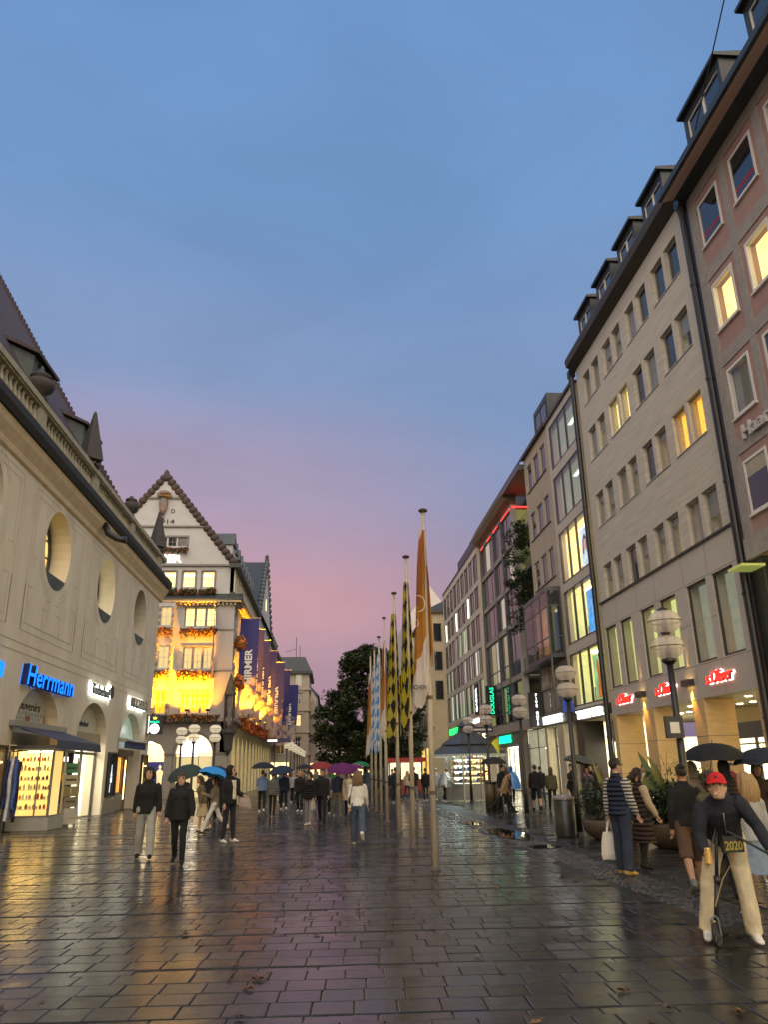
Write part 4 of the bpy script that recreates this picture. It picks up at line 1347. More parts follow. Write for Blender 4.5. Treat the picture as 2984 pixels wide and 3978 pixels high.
# its shop front
m_green = mat('dark_green_frame', (.025, .032, .022), rough=.4, var=.2)
b = MB(); b.fbox(F_S, 23.35, 24.08, 0, 8.1, -.6, -.02); b.build('pier', m_green, pk)
for u0, u1 in ((19.2, 23.3), (15.1, 19.1), (11, 15), (7, 10.9), (3, 6.9), (-1, 2.9)):
    window(pk, F_S, u0, u1, .3, 7.9, -.15, m_green, m_gls, fw=.1, us=(.5,), vs_=(.42,), name='shop_window')
    room(pk, F_S, u0, u1, .1, 3.4, -.3, -3, m_warm, m_flr, m_white, l_warm, 2, name='shop_interior')
    room(pk, F_S, u0, u1, 3.6, 7.9, -.3, -3, m_lit_g, m_flr, m_lit_y, l_soft, 1, name='upper_shop')
MB().fbox(F_S, 23.15, 24.05, 7.72, 7.80, .0, .8).build('canopy_panel', mat('lime_panel', (.42, .44, .12), rough=.5, emit=(.75, .8, .2), estr=.25), pk)

# ------------------------------------------------------------------ glazed shop building (third)
tr = thing('glazed_building', 'narrow beige building with five bands of wide shop windows lit yellow', 'building', (14, 42, 0))
tb = [(4.88, 7.83), (8.40, 11.52), (12.03, 15.15), (15.75, 18.78), (19.38, 22.28)]
plate('wall', rect(39.05, 44.9, 4.72, 22.75), [rect(39.45, 44.36, v0, v1) for v0, v1 in tb], F_S, -.4, .02, m_conc, tr)
post = [emis('poster_face', (.62, .72, .85), 1.2, .35, 1.5), emis('poster_blue', (.10, .35, .75), 1.3, .5, 1.6), emis('poster_green', (.45, .8, .35), .9, .4, 1.2)]
for j, (v0, v1) in enumerate(tb):
    wall_ = m_lit_y if j < 3 else m_dim
    window(tr, F_S, 39.45, 44.36, v0, v1, .03, m_dfr2, m_gls if j < 3 else m_gl, fw=.07, dep=.15, us=(.345, .655), name='shop_window')
    rm = room(tr, F_S, 39.2, 44.7, v0 - .2, v1 + .1, -.45, -3.5, m_lit_g if j in (0, 1) else wall_, m_flr, m_lit_y if j < 3 else m_dim, l_soft if j < 3 else emis('dim_lamp', (.9, 1, .85), 1.6), 2, name='upper_shop')
    if j < 3:
        MB().fbox(F_S, 41.25, 42.55, v0 + .1, v1 - .3, -.75, -.70).build('poster', post[(2, 1, 0)[j]], rm)
        b = MB()
        for k in range(5):
            b.fbox(F_S, 39.5 + .3 * k, 39.68 + .3 * k, v0 - .1, v0 + .6 + .35 * (k % 3), -1.3 - .2 * k, -1.1 - .2 * k)
        b.fbox(F_S, 43.2, 44.2, v0, v0 + 1.1, -1.5, -1.2)
        b.build('shop_fitting', mat('shop_fitting', (.35, .3, .2), rough=.6, var=.2), rm)
# figures on the posters
b = MB()
b.prism(ellipse(41.85, 13.9, .30, .42, 14), lambda x, y_, t_: F_S.p(x, y_, t_), -.699, -.69)
b.build('poster_face', emis('poster_skin', (.75, .45, .38), .9, .2, 4), tr)
b = MB(); b.prism([(41.5, 14.1), (41.42, 13.4), (41.6, 13.3), (41.62, 14.1), (41.85, 14.25), (42.08, 14.1), (42.1, 13.3), (42.28, 13.4), (42.2, 14.15), (41.85, 14.5)], lambda x, y_, t_: F_S.p(x, y_, t_), -.689, -.685)
b.build('poster_hair', mat('poster_dark', (.05, .03, .03), rough=.6), tr)
b = MB(); b.prism([(41.6, 5.2), (41.5, 6.2), (41.7, 7.1), (41.9, 7.4), (42.05, 7.0), (41.95, 6.2), (42.1, 5.2)], lambda x, y_, t_: F_S.p(x, y_, t_), -.699, -.69)
b.build('poster_figure', emis('poster_orange', (.8, .25, .08), .8, .3, 4), tr)
MB().fbox(F_S, 39.05, 44.9, 22.752, 22.95, -.4, .14).build('parapet', m_eave, tr)
b = MB(); b.box(20, 26, 39.0, 44.9, 4.2, 22.7); b.build('wall', m_conc, tr)
MB().fbox(F_S, 39.1, 44.8, 4.06, 4.715, -.3, .06).build('fascia', m_dfr2, tr)
sgn = thing('shop_sign', 'bright white TRETTER letters on a dark fascia', 'shop sign', F_S.p(42, 4.4, .1))
word('TRETTER', F_S, 43.8, 4.18, .075, .60, emis('white_neon', (1, 1, .93), 3.2), sgn, right=-1, ex=.05, width=4.4, bold=.015)
b = MB(); b.fbox(F_S, 43.3, 44.5, 0, 4.05, -1.2, -.02); b.build('pier', m_dfr2, tr)
b = MB(); b.box(14.1, 18, 39.0, 44.9, 4.05, 4.19); b.build('soffit', m_soff, tr)
window(tr, F_S, 39.2, 43.3, .05, 3.0, -1.6, m_dfr2, m_gls, fw=.07, us=(.5,), name='shop_window')
MB().fbox(F_S, 39.2, 43.3, 3.0, 4.04, -1.75, -1.6).build('transom', m_dfr2, tr)
rm = room(tr, F_S, 39.2, 43.3, .02, 3.0, -1.8, -5, m_white, m_flr, m_white, l_white, 2, name='shop_interior')
for k, (uc, cc) in enumerate(((40.2, (1, .45, .05)), (41.4, (1, .25, .03)), (42.5, (1, .75, .2)))):
    MB().prism(ellipse(uc, 1.35 + .2 * k, .42, .8, 16), lambda x, y_, t_: F_S.p(x, y_, t_), -2.3 - .2 * k, -2.24 - .2 * k).build('poster', emis('poster_warm_%s' % 'abc'[k], cc, 1.6), rm)
# blue hanging sign
F_X = Fr((0, 44.2, 0), (1, 0, 0), (0, -1, 0))
t_ = thing('hanging_sign', 'small blue projecting sign with pale letters running down it', 'hanging sign', (13.5, 44.2, 5))
MB().fbox(F_X, 13.25, 13.85, 4.62, 5.45, -.05, .05).build('board', mat('blue_board', (.012, .03, .17), rough=.4, emit=(.03, .08, .5), estr=.3), t_)
MB().fbox(F_X, 13.85, 14.0, 5.0, 5.05, -.02, .02).build('bracket', m_blk, t_)
word('GEOX', F_X, 13.62, 5.22, .052, .17, emis('pale_yellow_word', (.85, .95, .5), 2), t_, ex=.004, bold=.02, stack=.17)

# ------------------------------------------------------------------ tan building with a glass bay
nb = thing('tan_building', 'tan building with three windows a floor and a glazed bay above the burger shop', 'building', (14, 48, 0))
nc = [(45.72, 46.92), (47.36, 48.68), (49.24, 50.42)]
nr = [(12.95, 14.88), (16.50, 18.38), (20.02, 21.95)]
plate('wall', rect(44.95, 51.05, 4.85, 22.75), [rect(a, b_, v0, v1) for a, b_ in nc for v0, v1 in nr] + [rect(45.3, 50.8, 8.3, 11.7)], F_S, -.35, 0, m_beig2, nb)
for a, b_ in nc:
    for v0, v1 in nr:
        window(nb, F_S, a, b_, v0, v1, -.06, m_grf, m_dkgl, fw=.06)
for v0, v1 in nr:
    MB().fbox(F_S, 45.6, 50.5, v0 - .06, v0 - .005, -.2, .06).build('window_sill', m_eave, nb)
MB().fbox(F_S, 44.95, 51.1, 22.755, 23.0, -.4, .22).build('eave', m_eave, nb)
b = MB(); b.fbox(F_S, 45.2, 48.6, 23.0, 25.3, -3, -.3); b.build('penthouse', m_slate, nb)
window(nb, F_S, 45.5, 48.2, 23.5, 24.9, -.26, m_slate, m_dkgl, fw=.06, us=(.5,))
b = MB(); b.box(20.5, 26, 44.92, 51.05, 4.3, 22.7); b.build('wall', m_beig2, nb)
# bay
F_B = Fr((13.15, 0, 0), (0, 1, 0), (-1, 0, 0))
F_E = Fr((0, 45.1, 0), (1, 0, 0), (0, -1, 0))
MB().box(13.15, 14.0, 45.1, 50.95, 11.93, 12.12).build('bay_roof', m_steel, nb)
MB().box(13.15, 14.0, 45.1, 50.95, 7.85, 8.0).build('bay_floor', m_steel, nb)
window(nb, F_B, 45.1, 50.95, 8.0, 11.93, 0, m_steel, m_gl, fw=.09, us=(.33, .66), vs_=(.28, .75), name='bay_window')
window(nb, F_E, 13.16, 13.99, 8.0, 11.93, 0, m_steel, m_dkgl, fw=.09, vs_=(.28, .75), name='bay_window')
MB().box(13.05, 13.14, 44.98, 45.09, 4.9, 12.1).build('bay_mullion', m_steel, nb)
room(nb, F_B, 45.2, 50.8, 8.0, 11.9, -.9, -3.6, mat('restaurant_wall', (.4, .25, .15), rough=.8, var=.5, scale=1, emit=(1, .45, .2), estr=.12), m_flr, m_dim, l_soft, 1, name='upper_room')
MB().ell(F_B.p(46.6, 10.6, -1.2), (.25, .25, .12), 10).build('red_lamp', emis('red_lamp', (1, .12, .04), 5), nb)
MB().ell(F_B.p(48.0, 9.0, -1.4), (.5, .6, .5), 10).build('red_seat', mat('red_seat', (.5, .07, .03), rough=.5, emit=(1, .12, .03), estr=.3), nb)
window(nb, F_S, 45.0, 51.0, 4.95, 7.8, .05, m_steel, m_gl, fw=.09, us=(.33, .66), vs_=(.5,), name='bay_window')
room(nb, F_S, 45.1, 50.9, 5.0, 7.7, -.4, -3, mat('amber_room', (.4, .25, .1), rough=.8, var=.6, scale=1.2, emit=(1, .5, .12), estr=.2), m_flr, m_dim, l_warm, 1, name='upper_room')
MB().fbox(F_S, 44.95, 51.1, 4.15, 4.84, -.3, .07).build('fascia', m_blk, nb)
sgn = thing('shop_sign', 'bright white FIVE GUYS letters on the black fascia', 'shop sign', F_S.p(49, 4.5, .1))
word('FIVE GUYS', F_S, 50.75, 4.27, .085, .66, emis('white_neon', (1, 1, .93), 3.2), sgn, right=-1, ex=.05, width=4.1, bold=.02)
F_G1 = Fr((0, 50.9, 0), (1, 0, 0), (0, -1, 0))
t_ = thing('hanging_sign', 'tall black projecting sign with white FIVE GUYS letters stacked down it', 'hanging sign', (13.5, 50.9, 5.2))
MB().fbox(F_G1, 13.02, 13.98, 4.15, 6.34, -.12, .12).build('board', m_blk, t_)
word('FIVE GUYS', F_G1, 13.5, 6.08, .125, .24, emis('white_word', (1, 1, 1), 3.5), t_, ex=.004, bold=.025, stack=.228)
for a, b_ in ((44.95, 45.35), (46.9, 48.2), (50.5, 51.05)):
    b = MB(); b.fbox(F_S, a, b_, 0, 4.14, -1.0, .02); b.build('pier', mat('lit_stone_pier', (.5, .44, .3), rough=.5, var=.15), nb)
window(nb, F_S, 45.35, 46.9, .05, 4.1, -.5, m_dfr2, m_gls, fw=.06, vs_=(.75,), name='shop_window')
window(nb, F_S, 48.2, 50.5, .05, 4.1, -.5, m_dfr2, m_gls, fw=.06, us=(.5,), vs_=(.7,), name='shop_window')
rm = room(nb, F_S, 45.0, 51, .02, 4.12, -1.05, -6, m_white, m_flr, m_dim, l_white, 3, name='shop_interior')
MB().fbox(F_S, 45.5, 46.7, 1.3, 2.9, -1.3, -1.2).build('screen', emis('screen_violet', (.62, .5, .9), 1.8, .4, 2), rm)

# ------------------------------------------------------------------ glass building with terraces
gb = thing('glass_building', 'steel and glass building with planted terraces, red neon under the eave and a roof railing', 'building', (14.4, 63, 0))
F_G = Fr((14.4, 0, 0), (0, 1, 0), (-1, 0, 0))
F_GE = Fr((0, 57, 0), (1, 0, 0), (0, -1, 0))
fl = [4.9, 8.25, 12.3, 15.4, 18.45, 21.5]
m_gpane = mat('tinted_pane', (.018, .022, .026), rough=.04, var=0, spec=.9)
m_gp_y = mat('lit_pane_olive', (.1, .1, .05), rough=.05, var=.6, scale=.7, emit=(.75, .75, .25), estr=.22)
m_gp_w = mat('lit_pane_pale', (.1, .1, .08), rough=.05, var=.5, scale=1.0, emit=(.9, .85, .6), estr=.35)
for j in range(5):
    v0, v1 = fl[j] + .12, fl[j + 1] - .28
    bars = (.16, .3, .46, .54, .7, .85)
    window(gb, F_G, 57.25, 70.0, v0, v1, 0, m_steel, m_gpane, fw=.12, dep=.2, us=bars, vs_=(.3,) if j < 2 else (), name='window_band',
           pfn=lambda i, k_, j=j: (m_gp_y if (i + j) % 3 == 0 and j < 2 else m_gp_w if (i * 5 + j * 3) % 7 == 2 else m_gpane))
    window(gb, F_GE, 14.45, 18.0, v0, v1, 0, m_steel, m_gpane, fw=.12, us=(.5,), name='window_band', pfn=lambda i, k_, j=j: m_gp_y if j in (4, 3) else m_gpane)
    MB().fbox(F_G, 57, 70.1, fl[j + 1] - .28, fl[j + 1] + .12, -.4, .10).build('floor_band', mat('grey_band', (.28, .25, .21), rough=.6, var=.1), gb)
    if j:
        MB().box(14.3, 18.0, 51.1, 56.9, fl[j] - .12, fl[j] + .12).build('terrace', m_steel, gb)
        b = MB()
        for k in range(4):
            b.tube([(14.45, 51.1, fl[j] + .3 + .25 * k), (14.45, 56.9, fl[j] + .3 + .25 * k)], .018, 5)
        for k in range(5):
            b.tube([(14.45, 51.2 + 1.4 * k, fl[j] + .12), (14.45, 51.2 + 1.4 * k, fl[j] + 1.08)], .02, 5)
        b.build('terrace_rail', m_steel, gb)
for k, u in enumerate((57.1, 61.0, 64.4, 70.05)):
    MB().fbox(F_G, u - .14, u + .14, 4.9, 21.5, -.3, .14).build('column', m_steel if k else m_grf, gb)
b = MB(); b.prism([(-.3, 21.63), (.12, 21.63), (.55, 21.85), (.85, 22.3), (.85, 22.5), (-.3, 22.5)], lambda w, v, t_: F_G.p(t_, v, w), 56.8, 70.2)
b.build('eave', mat('brown_eave', (.20, .15, .10), rough=.7, var=.1), gb)
MB().box(13.55, 18, 51.0, 56.8, 22.1, 22.5).build('roof_slab', m_steel, gb)
b = MB()
for k in range(18):
    y0 = 57.2 + k * .86
    b.tube([F_G.p(y0, 22.5, .75), F_G.p(y0, 23.9, -.1)], .045, 5)
for k in range(6):
    b.tube([F_G.p(51.2, 22.6 + .26 * k, .7 - .14 * k), F_G.p(72, 22.6 + .26 * k, .7 - .14 * k)], .03, 5)
b.build('roof_railing', m_blk, gb)
b = MB(); b.box(20.5, 26, 57.05, 70, 0, 22); b.build('wall', m_dark, gb)
MB().box(16, 22, 52, 69, 22.5, 24.2).build('penthouse', m_slate, gb)
m_neon = emis('red_tube', (1, .02, .015), 7)
for a, b_ in ((57.3, 60.6), (62.2, 64), (65.3, 66.7), (68.6, 69.6)):
    MB().tube([F_G.p(a, 21.28, .08), F_G.p(b_, 21.28, .08)], .05, 6).build('neon_tube', m_neon, gb)
MB().tube([F_GE.p(14.4, 21.28, .08), F_GE.p(16.6, 21.28, .08)], .05, 6).build('neon_tube', m_neon, gb)
# ground floor, perfume shop
MB().fbox(F_S, 51.1, 70.1, 4.25, 4.89, -.5, .1).build('fascia', mat('grey_band', (.28, .25, .21)), gb)
MB().fbox(F_S, 57.6, 70.1, 3.3, 4.249, -.5, .0).build('fascia', mat('brown_fascia', (.13, .11, .09), rough=.6), gb)
for a, b_ in ((57.5, 58.7), (65.0, 66.4), (69.3, 70.2)):
    MB().fbox(F_S, a, b_, 0, 3.3, -.6, .0).build('pier', mat('brown_fascia', (.13, .11, .09)), gb)
window(gb, F_S, 58.7, 65.0, .02, 3.29, -.35, m_dfr2, m_gls, fw=.06, us=(.25, .5, .75), name='shop_window')
rm = room(gb, F_S, 57.6, 69.5, .02, 3.3, -.6, -6, m_white, m_flr, m_white, l_white, 3, name='shop_interior')
MB().fbox(F_S, 60.2, 61.6, 1.7, 2.7, -1.2, -1.1).build('screen', emis('screen_white', (.95, .95, 1), 4), rm)
b = MB()
for k in range(8):
    b.fbox(F_S, 59 + .8 * k, 59.5 + .8 * k, .02, 1.0 + .5 * (k % 2), -2.5, -2.1)
b.build('shop_fitting', mat('red_fitting', (.45, .12, .1), rough=.5, var=.5), rm)
window(gb, F_S, 51.3, 57.4, .02, 4.2, -.35, m_dfr2, m_gls, fw=.06, us=(.5,), vs_=(.7,), name='shop_window')
rm = room(gb, F_S, 51.2, 57.5, .02, 4.2, -.5, -6, m_dim, m_flr, m_dim, l_white, 2, name='shop_interior')
MB().fbox(F_S, 52.2, 55.2, 1.2, 2.4, -1.4, -1.3).build('red_panel', emis('red_panel', (.9, .02, .06), 1.3), rm)
b = MB()
for uc, vv in ((53.2, 1.95), (53.8, 1.75), (54.3, 1.95)):
    b.tube([F_S.p(uc + .28 * math.cos(t_), vv + .26 * math.sin(t_), -1.28) for t_ in [2 * PI * i / 10 for i in range(11)]], .03, 5)
b.build('neon_loop', emis('pink_neon', (1, .3, .8), 4), rm)
for k in range(3):
    MB().fbox(F_S, 52 + 1.5 * k, 53.1 + 1.5 * k, 2.9, 3.0, -1.7, -1.3).build('light_strip', emis('gold_light', (1, .75, .35), 8), rm)
sgn = thing('shop_sign', 'green glowing DOUGLAS letters over the perfume shop door', 'shop sign', F_S.p(62.5, 3.8, .1), 'green shop signs')
m_grn = emis('green_neon', (.01, .85, .42), 2.2)
word('DOUGLAS', F_S, 64.6, 3.52, .04, .80, m_grn, sgn, right=-1, ex=.06, width=3.9, bold=.01)
F_D = Fr((0, 66.2, 0), (1, 0, 0), (0, -1, 0))
t_ = thing('hanging_sign', 'tall black projecting sign with green DOUGLAS letters reading upwards', 'hanging sign', (13.7, 66.2, 7), 'green shop signs')
MB().fbox(F_D, 13.28, 14.2, 5.85, 8.32, -.12, .12).build('board', m_blk, t_)
word('DOUGLAS', F_D, 13.92, 5.98, .125, .46, m_grn, t_, ex=.004, vertical='up', width=2.2, bold=.012)

# ------------------------------------------------------------------ stone grid building
gr = thing('grid_building', 'beige stone grid facade with tall narrow dark panes, beyond the glass building', 'building', (14, 81, 0))
gf = [(6.72, 9.48), (9.96, 12.30), (12.86, 15.40), (15.96, 18.10), (18.62, 21.25)]
m_gp_t = mat('lit_pane_green', (.1, .12, .08), rough=.06, var=.6, scale=.8, emit=(.75, .95, .55), estr=.42)
us_ = [70.3 + (93.0 - 70.3) * k / 9 for k in range(10)]
hs = []
for v0, v1 in gf:
    for k in range(9):
        hs.append(rect(us_[k] + .15, us_[k + 1] - .15, v0, v1))
plate('wall', rect(70.25, 93.1, 6.4, 21.9), hs, F_S, -.45, 0, m_conc, gr)
m_gp_p = mat('lit_pane_white', (.1, .1, .1), rough=.06, var=.5, scale=.8, emit=(.9, 1, .8), estr=.7)
for j, (v0, v1) in enumerate(gf):
    for k in range(9):
        a, b_ = us_[k] + .15, us_[k + 1] - .15
        def pf(i, q, k=k, j=j):
            r_ = (k * 7 + j * 5 + i * 3) % 10
            return (m_gp_p if r_ == 2 else m_gp_t) if (j == 0 and r_ < 6) or (j == 1 and r_ in (1, 2, 4)) or (j == 2 and r_ in (1, 4)) else m_gpane
        window(gr, F_S, a, b_, v0, v1, -.05, m_dfr2, m_gpane, fw=.06, us=((.42, .62), (.3, .72), (.5,))[(k + j) % 3], pfn=pf)
        if j == 3 and k in (2, 5, 8):
            s_ = MB()
            for q in range(10):
                s_.fbox(F_S, a + .9, b_ - .9, v0 + .1 + q * .2, v0 + .24 + q * .2, -.06, -.03)
            s_.build('light_tubes', emis('white_tubes', (.95, 1, .9), 3.5), gr, kind='stuff')
MB().fbox(F_S, 70.25, 83, 21.9, 23.5, -6, -.3).build('penthouse', m_slate, gr)
MB().fbox(F_S, 70.25, 93.1, 21.9, 22.15, -6, .05).build('parapet', m_eave, gr)
b = MB(); b.box(20.5, 26, 70.25, 93.1, 0, 21.8); b.build('wall', m_dark, gr)
MB().fbox(F_S, 70.25, 93.1, 4.9, 6.4, -.45, .02).build('fascia', mat('orange_stone', (.5, .36, .24), rough=.7), gr)
for k in range(6):
    a = 70.4 + 4.4 * k
    MB().fbox(F_S, a, a + .6, 0, 4.9, -.5, .0).build('pier', m_conc, gr)
    window(gr, F_S, a + .6, a + 4.4, .05, 4.85, -.3, m_dfr2, m_gls, fw=.08, us=(.5,), vs_=(.7,), name='shop_window')
room(gr, F_S, 70.4, 93, .02, 4.88, -.5, -6, m_white, m_flr, m_white, l_white, 3, name='shop_interior')
sgn = thing('shop_sign', 'bright green lettering on the far stone grid building above the kiosk', 'shop sign', F_S.p(86, 5.6, .1), 'green shop signs')
word('DEICHMANN', F_S, 91.2, 5.30, .05, .86, emis('vivid_green', (.02, .9, .12), 3), sgn, right=-1, ex=.06, width=9.6, bold=.02)
sgn = thing('shop_sign', 'pale RESERVED letters on the orange stone fascia', 'shop sign', F_S.p(75.5, 5.8, .1))
word('RESERVED', F_S, 78.4, 5.72, .05, .62, emis('pale_word', (.9, .95, 1), 1.6), sgn, right=-1, ex=.05, width=5.4, bold=.02)
t_ = thing('hanging_sign', 'white GABOR letters reading upwards on a dark panel of the grid building', 'hanging sign', F_S.p(74.2, 7.5, .1))
MB().fbox(F_S, 73.3, 75.0, 6.45, 9.3, .005, .08).build('board', m_blk, t_)
word('GABOR', F_S, 73.7, 6.7, .085, .9, emis('white_word2', (.95, .95, 1), 3), t_, right=-1, ex=.01, vertical='up', width=2.2, bold=.02)

# ------------------------------------------------------------------ stone building and white gable at the far end
fs = thing('stone_building', 'plain sandstone corner building at the far end of the shop side', 'building', (14, 102, 0))
m_sand = mat('sandstone', (.46, .38, .26), rough=.8, var=.1, scale=1.5)
F_F = Fr((0, 97, 0), (1, 0, 0), (0, -1, 0))
MB().box(12.7, 24, 97, 116, 0, 20.6).build('wall', m_sand, fs)
MB().box(12.3, 24.4, 96.6, 116.4, 20.6, 21.0).build('eave', m_eave, fs)
b = MB(); b.add([(12.3, 96.6, 21), (24.4, 96.6, 21), (24.4, 116.4, 21), (12.3, 116.4, 21), (18.3, 100, 24.4), (18.3, 113, 24.4)], [(0, 1, 4), (1, 2, 5, 4), (2, 3, 5), (3, 0, 4, 5)])
b.build('roof', m_slate, fs)
F_FW = Fr((12.7, 0, 0), (0, 1, 0), (-1, 0, 0))
for u0, u1 in ((98.5, 100.2), (101.2, 103), (104, 105.7), (107, 109), (110, 112)):
    for v0 in (6.2, 9.8, 13.4, 17):
        window(fs, F_FW, u0, u1, v0, v0 + 2.3, .06, m_eave, m_gpane, fw=.08, us=(.5,))
for u0, u1 in ((97.6, 99.6), (101, 104), (106, 109)):
    MB().fbox(F_FW, u0, u1, .1, 4.2, .01, .05).build('shop_window', emis('amber_shop', (1, .55, .12), 1.3, .3, 1), fs)
for v0 in (9.8, 13.4, 17):
    window(fs, F_F, 13.2, 14.2, v0, v0 + 2.3, .06, m_eave, m_gpane, fw=.08)
gh = thing('gabled_house', 'pale gabled house end seen above the sandstone building', 'building', (15, 125, 0))
b = MB(); b.prism([(12, 0), (20.5, 0), (20.5, 24), (16.2, 30), (12, 24)], lambda x, z, t_: (x, t_, z), 122, 140)
b.build('wall', mat('pale_gable', (.55, .50, .47), rough=.85, var=.06), gh)
dk = thing('dark_block', 'dark flat roofed office block behind the tree crown', 'building', (6, 150, 0))
MB().box(8, 14, 150, 165, 0, 23).build('wall', mat('dark_blue_block', (.06, .075, .10), rough=.5), dk)
MB().box(7.6, 14.4, 149.6, 165.4, 23, 23.6).build('parapet', m_slate, dk)
F_K = Fr((0, 150, 0), (1, 0, 0), (0, -1, 0))
for k in range(2):
    for v in (13.5, 17, 20.2):
        window(dk, F_K, 8.5 + 2.6 * k, 10.5 + 2.6 * k, v, v + 2.2, .08, m_slate, m_gpane, fw=.12)

# ================================================================== gabled department store
F_H = Fr((0, 60, 0), (1, 0, 0), (0, -1, 0))
F_HS = Fr((-7.5, 0, 0), (0, 1, 0), (1, 0, 0))
m_wht = mat('white_plaster', (.47, .46, .45), rough=.85, var=.06, scale=1.5, bump=.15)
m_yel = mat('cream_side_plaster', (.62, .55, .38), rough=.85, var=.06, scale=1.5)
m_gst = mat('grey_shop_stone', (.30, .27, .23), rough=.75, var=.14, scale=3, bump=.2)
m_wtrim = mat('grey_window_stone', (.20, .18, .16), rough=.7, var=.1)
m_ptile = mat('gable_tile', (.062, .043, .038), rough=.8, var=.25, scale=4)
m_lroom = mat('lit_cream_wall', (.8, .65, .35), rough=.8, var=.3, scale=.8, emit=(1, .72, .28), estr=1.5)
m_amber = mat('glowing_amber_wall', (.8, .5, .1), rough=.8, var=.4, scale=.8, emit=(1, .48, .015), estr=1.3)  # store room walls emit, lamplight put into the material
m_lroom2 = mat('half_lit_wall', (.6, .5, .3), rough=.8, var=.3, scale=.8, emit=(1, .75, .35), estr=.7)
l_room = emis('room_lamp', (1, .8, .42), 9)

hi = thing('gabled_store', 'white gabled department store floodlit orange, with flower ledges and an arched shop window', 'building', (-10, 60, 0))
plate('wall', [(-19.3, 0), (-14.3, 0), (-14.3, 2.9), (-14.0, 3.6), (-13.2, 4.0), (-12.4, 3.7), (-12.0, 3.0), (-12.0, 0), (-11.3, 0)] +
      arch(-11.3, -8.6, 0, 3.0, 1.42)[:1:-1] + [(-8.6, 0), (-7.5, 0), (-7.5, 5.3), (-19.3, 5.3)], [], F_H, -.5, 0, m_gst, hi)
ring = [(u, v) for u, v in arch(-11.55, -8.35, 0, 3.0, 1.66)[2:]]
ring2 = [(u, v) for u, v in arch(-11.3, -8.6, 0, 3.0, 1.42)[2:]]
plate('arch_surround', ring + ring2[::-1], [], F_H, -.1, .08, m_wtrim, hi)
for a, b_ in ((-12.05, -11.5), (-8.4, -7.45)):
    MB().fbox(F_H, a, b_, 0, 2.98, .005, .12).build('pier', m_gst, hi)
    MB().fbox(F_H, a - .03, b_ + .03, 2.98, 3.12, .005, .18).build('pier_cap', m_wtrim, hi)
rm = room(hi, F_H, -11.5, -8.4, .02, 4.6, -.5, -3.5, m_lroom, m_flr, m_white, l_white, 2, name='shop_interior')
MB().fbox(F_H, -11.0, -9.8, .05, 4.1, -1.3, -1.2).build('bright_screen', emis('bright_screen', (1, 1, .97), 5), rm)
for u, cc in ((-9.4, (.10, .13, .35)), (-8.95, (.55, .42, .2)), (-9.7, (.6, .6, .62))):
    b = MB(); b.tube([F_H.p(u, .8, -.8), F_H.p(u, 1.5, -.8), F_H.p(u, 2.15, -.8), F_H.p(u, 2.3, -.8)], [.12, .16, .19, .07], 8)
    b.ell(F_H.p(u, 2.5, -.8), (.09, .1, .13), 8)
    b.build('mannequin', mat('mannequin_%d' % int(-u * 10), cc, rough=.6), rm, smooth=True)
window(hi, F_H, -11.3, -8.6, .4, 3.05, -.3, m_wtrim, m_gls, fw=.06, us=(.62,), name='shop_window')
MB().add([F_H.p(u, v, -.33) for u, v in arch(-11.3, -8.6, 3.06, 3.07, 1.36)], [tuple(range(17))]).build('fanlight', m_gls, hi)
rm = room(hi, F_H, -14.2, -12.05, .02, 4.0, -.5, -3, m_lroom, m_flr, m_white, l_soft, 2, name='shop_interior')
MB().fbox(F_H, -14.2, -12.1, .4, 2.55, -1.2, -1.1).build('blue_panel', mat('blue_panel', (.03, .04, .18), rough=.6, emit=(.05, .07, .4), estr=.2), rm)
b = MB(); b.tube([F_H.p(-12.5, .8, -.9), F_H.p(-12.5, 1.35, -.9), F_H.p(-12.5, 1.85, -.9), F_H.p(-12.5, 2.0, -.9)], [.17, .18, .24, .07], 8); b.ell(F_H.p(-12.5, 2.17, -.9), (.1, .1, .14), 8)
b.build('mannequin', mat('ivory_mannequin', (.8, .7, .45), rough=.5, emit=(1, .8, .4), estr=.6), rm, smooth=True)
# storeys above
tri = [(-11.22, -9.0)]
hs = [rect(-11.25, -8.95, 5.95, 7.55), rect(-11.2, -9.0, 9.2, 10.85), rect(-11.25, -8.8, 12.45, 13.9)]
plate('wall', rect(-12.0, -7.5, 5.56, 14.25), hs, F_H, -.4, 0, m_wht, hi)
hs2 = [rect(a, b_, v0, v1) for a, b_ in ((-12.95, -12.15), (-13.95, -13.15), (-14.95, -14.15)) for v0, v1 in ((5.9, 7.6), (9.2, 10.9), (12.45, 13.9))]
plate('wall', rect(-19.3, -11.9, 5.56, 14.25), hs2, F_H, .15, .55, m_wht, hi)
lits = {0: m_amber, 1: m_lroom2, 2: m_lroom}
for j, h in enumerate(hs):
    u0, u1, v0, v1 = h[0][0], h[1][0], h[0][1], h[2][1]
    for k in range(3):
        a = u0 + (u1 - u0) * k / 3 + .05; b_ = u0 + (u1 - u0) * (k + 1) / 3 - .05
        window(hi, F_H, a, b_, v0 + .03, v1 - .05, -.12, m_wfr, m_gl, fw=.055, us=(.5,), vs_=(.33, .66))
    for k in range(4):
        u = u0 + (u1 - u0) * k / 3
        MB().fbox(F_H, u - .05, u + .05, v0, v1, -.2, -.02).build('mullion', m_wtrim, hi)
    room(hi, F_H, u0 - .2, u1 + .2, v0 - .2, v1 + .3, -.42, -2.5, lits[j], m_flr, lits[j], l_room if j == 2 else None, 1, name='lit_room')
    MB().fbox(F_H, u0 - .15, u1 + .15, v1 + .005, v1 + .14, -.1, .05).build('hood', m_wtrim, hi)
for h in hs2:
    u0, u1, v0, v1 = h[0][0], h[1][0], h[0][1], h[2][1]
    window(hi, F_H, u0, u1, v0, v1, .42, m_wfr, m_gl, fw=.055, us=(.5,), vs_=(.5,))
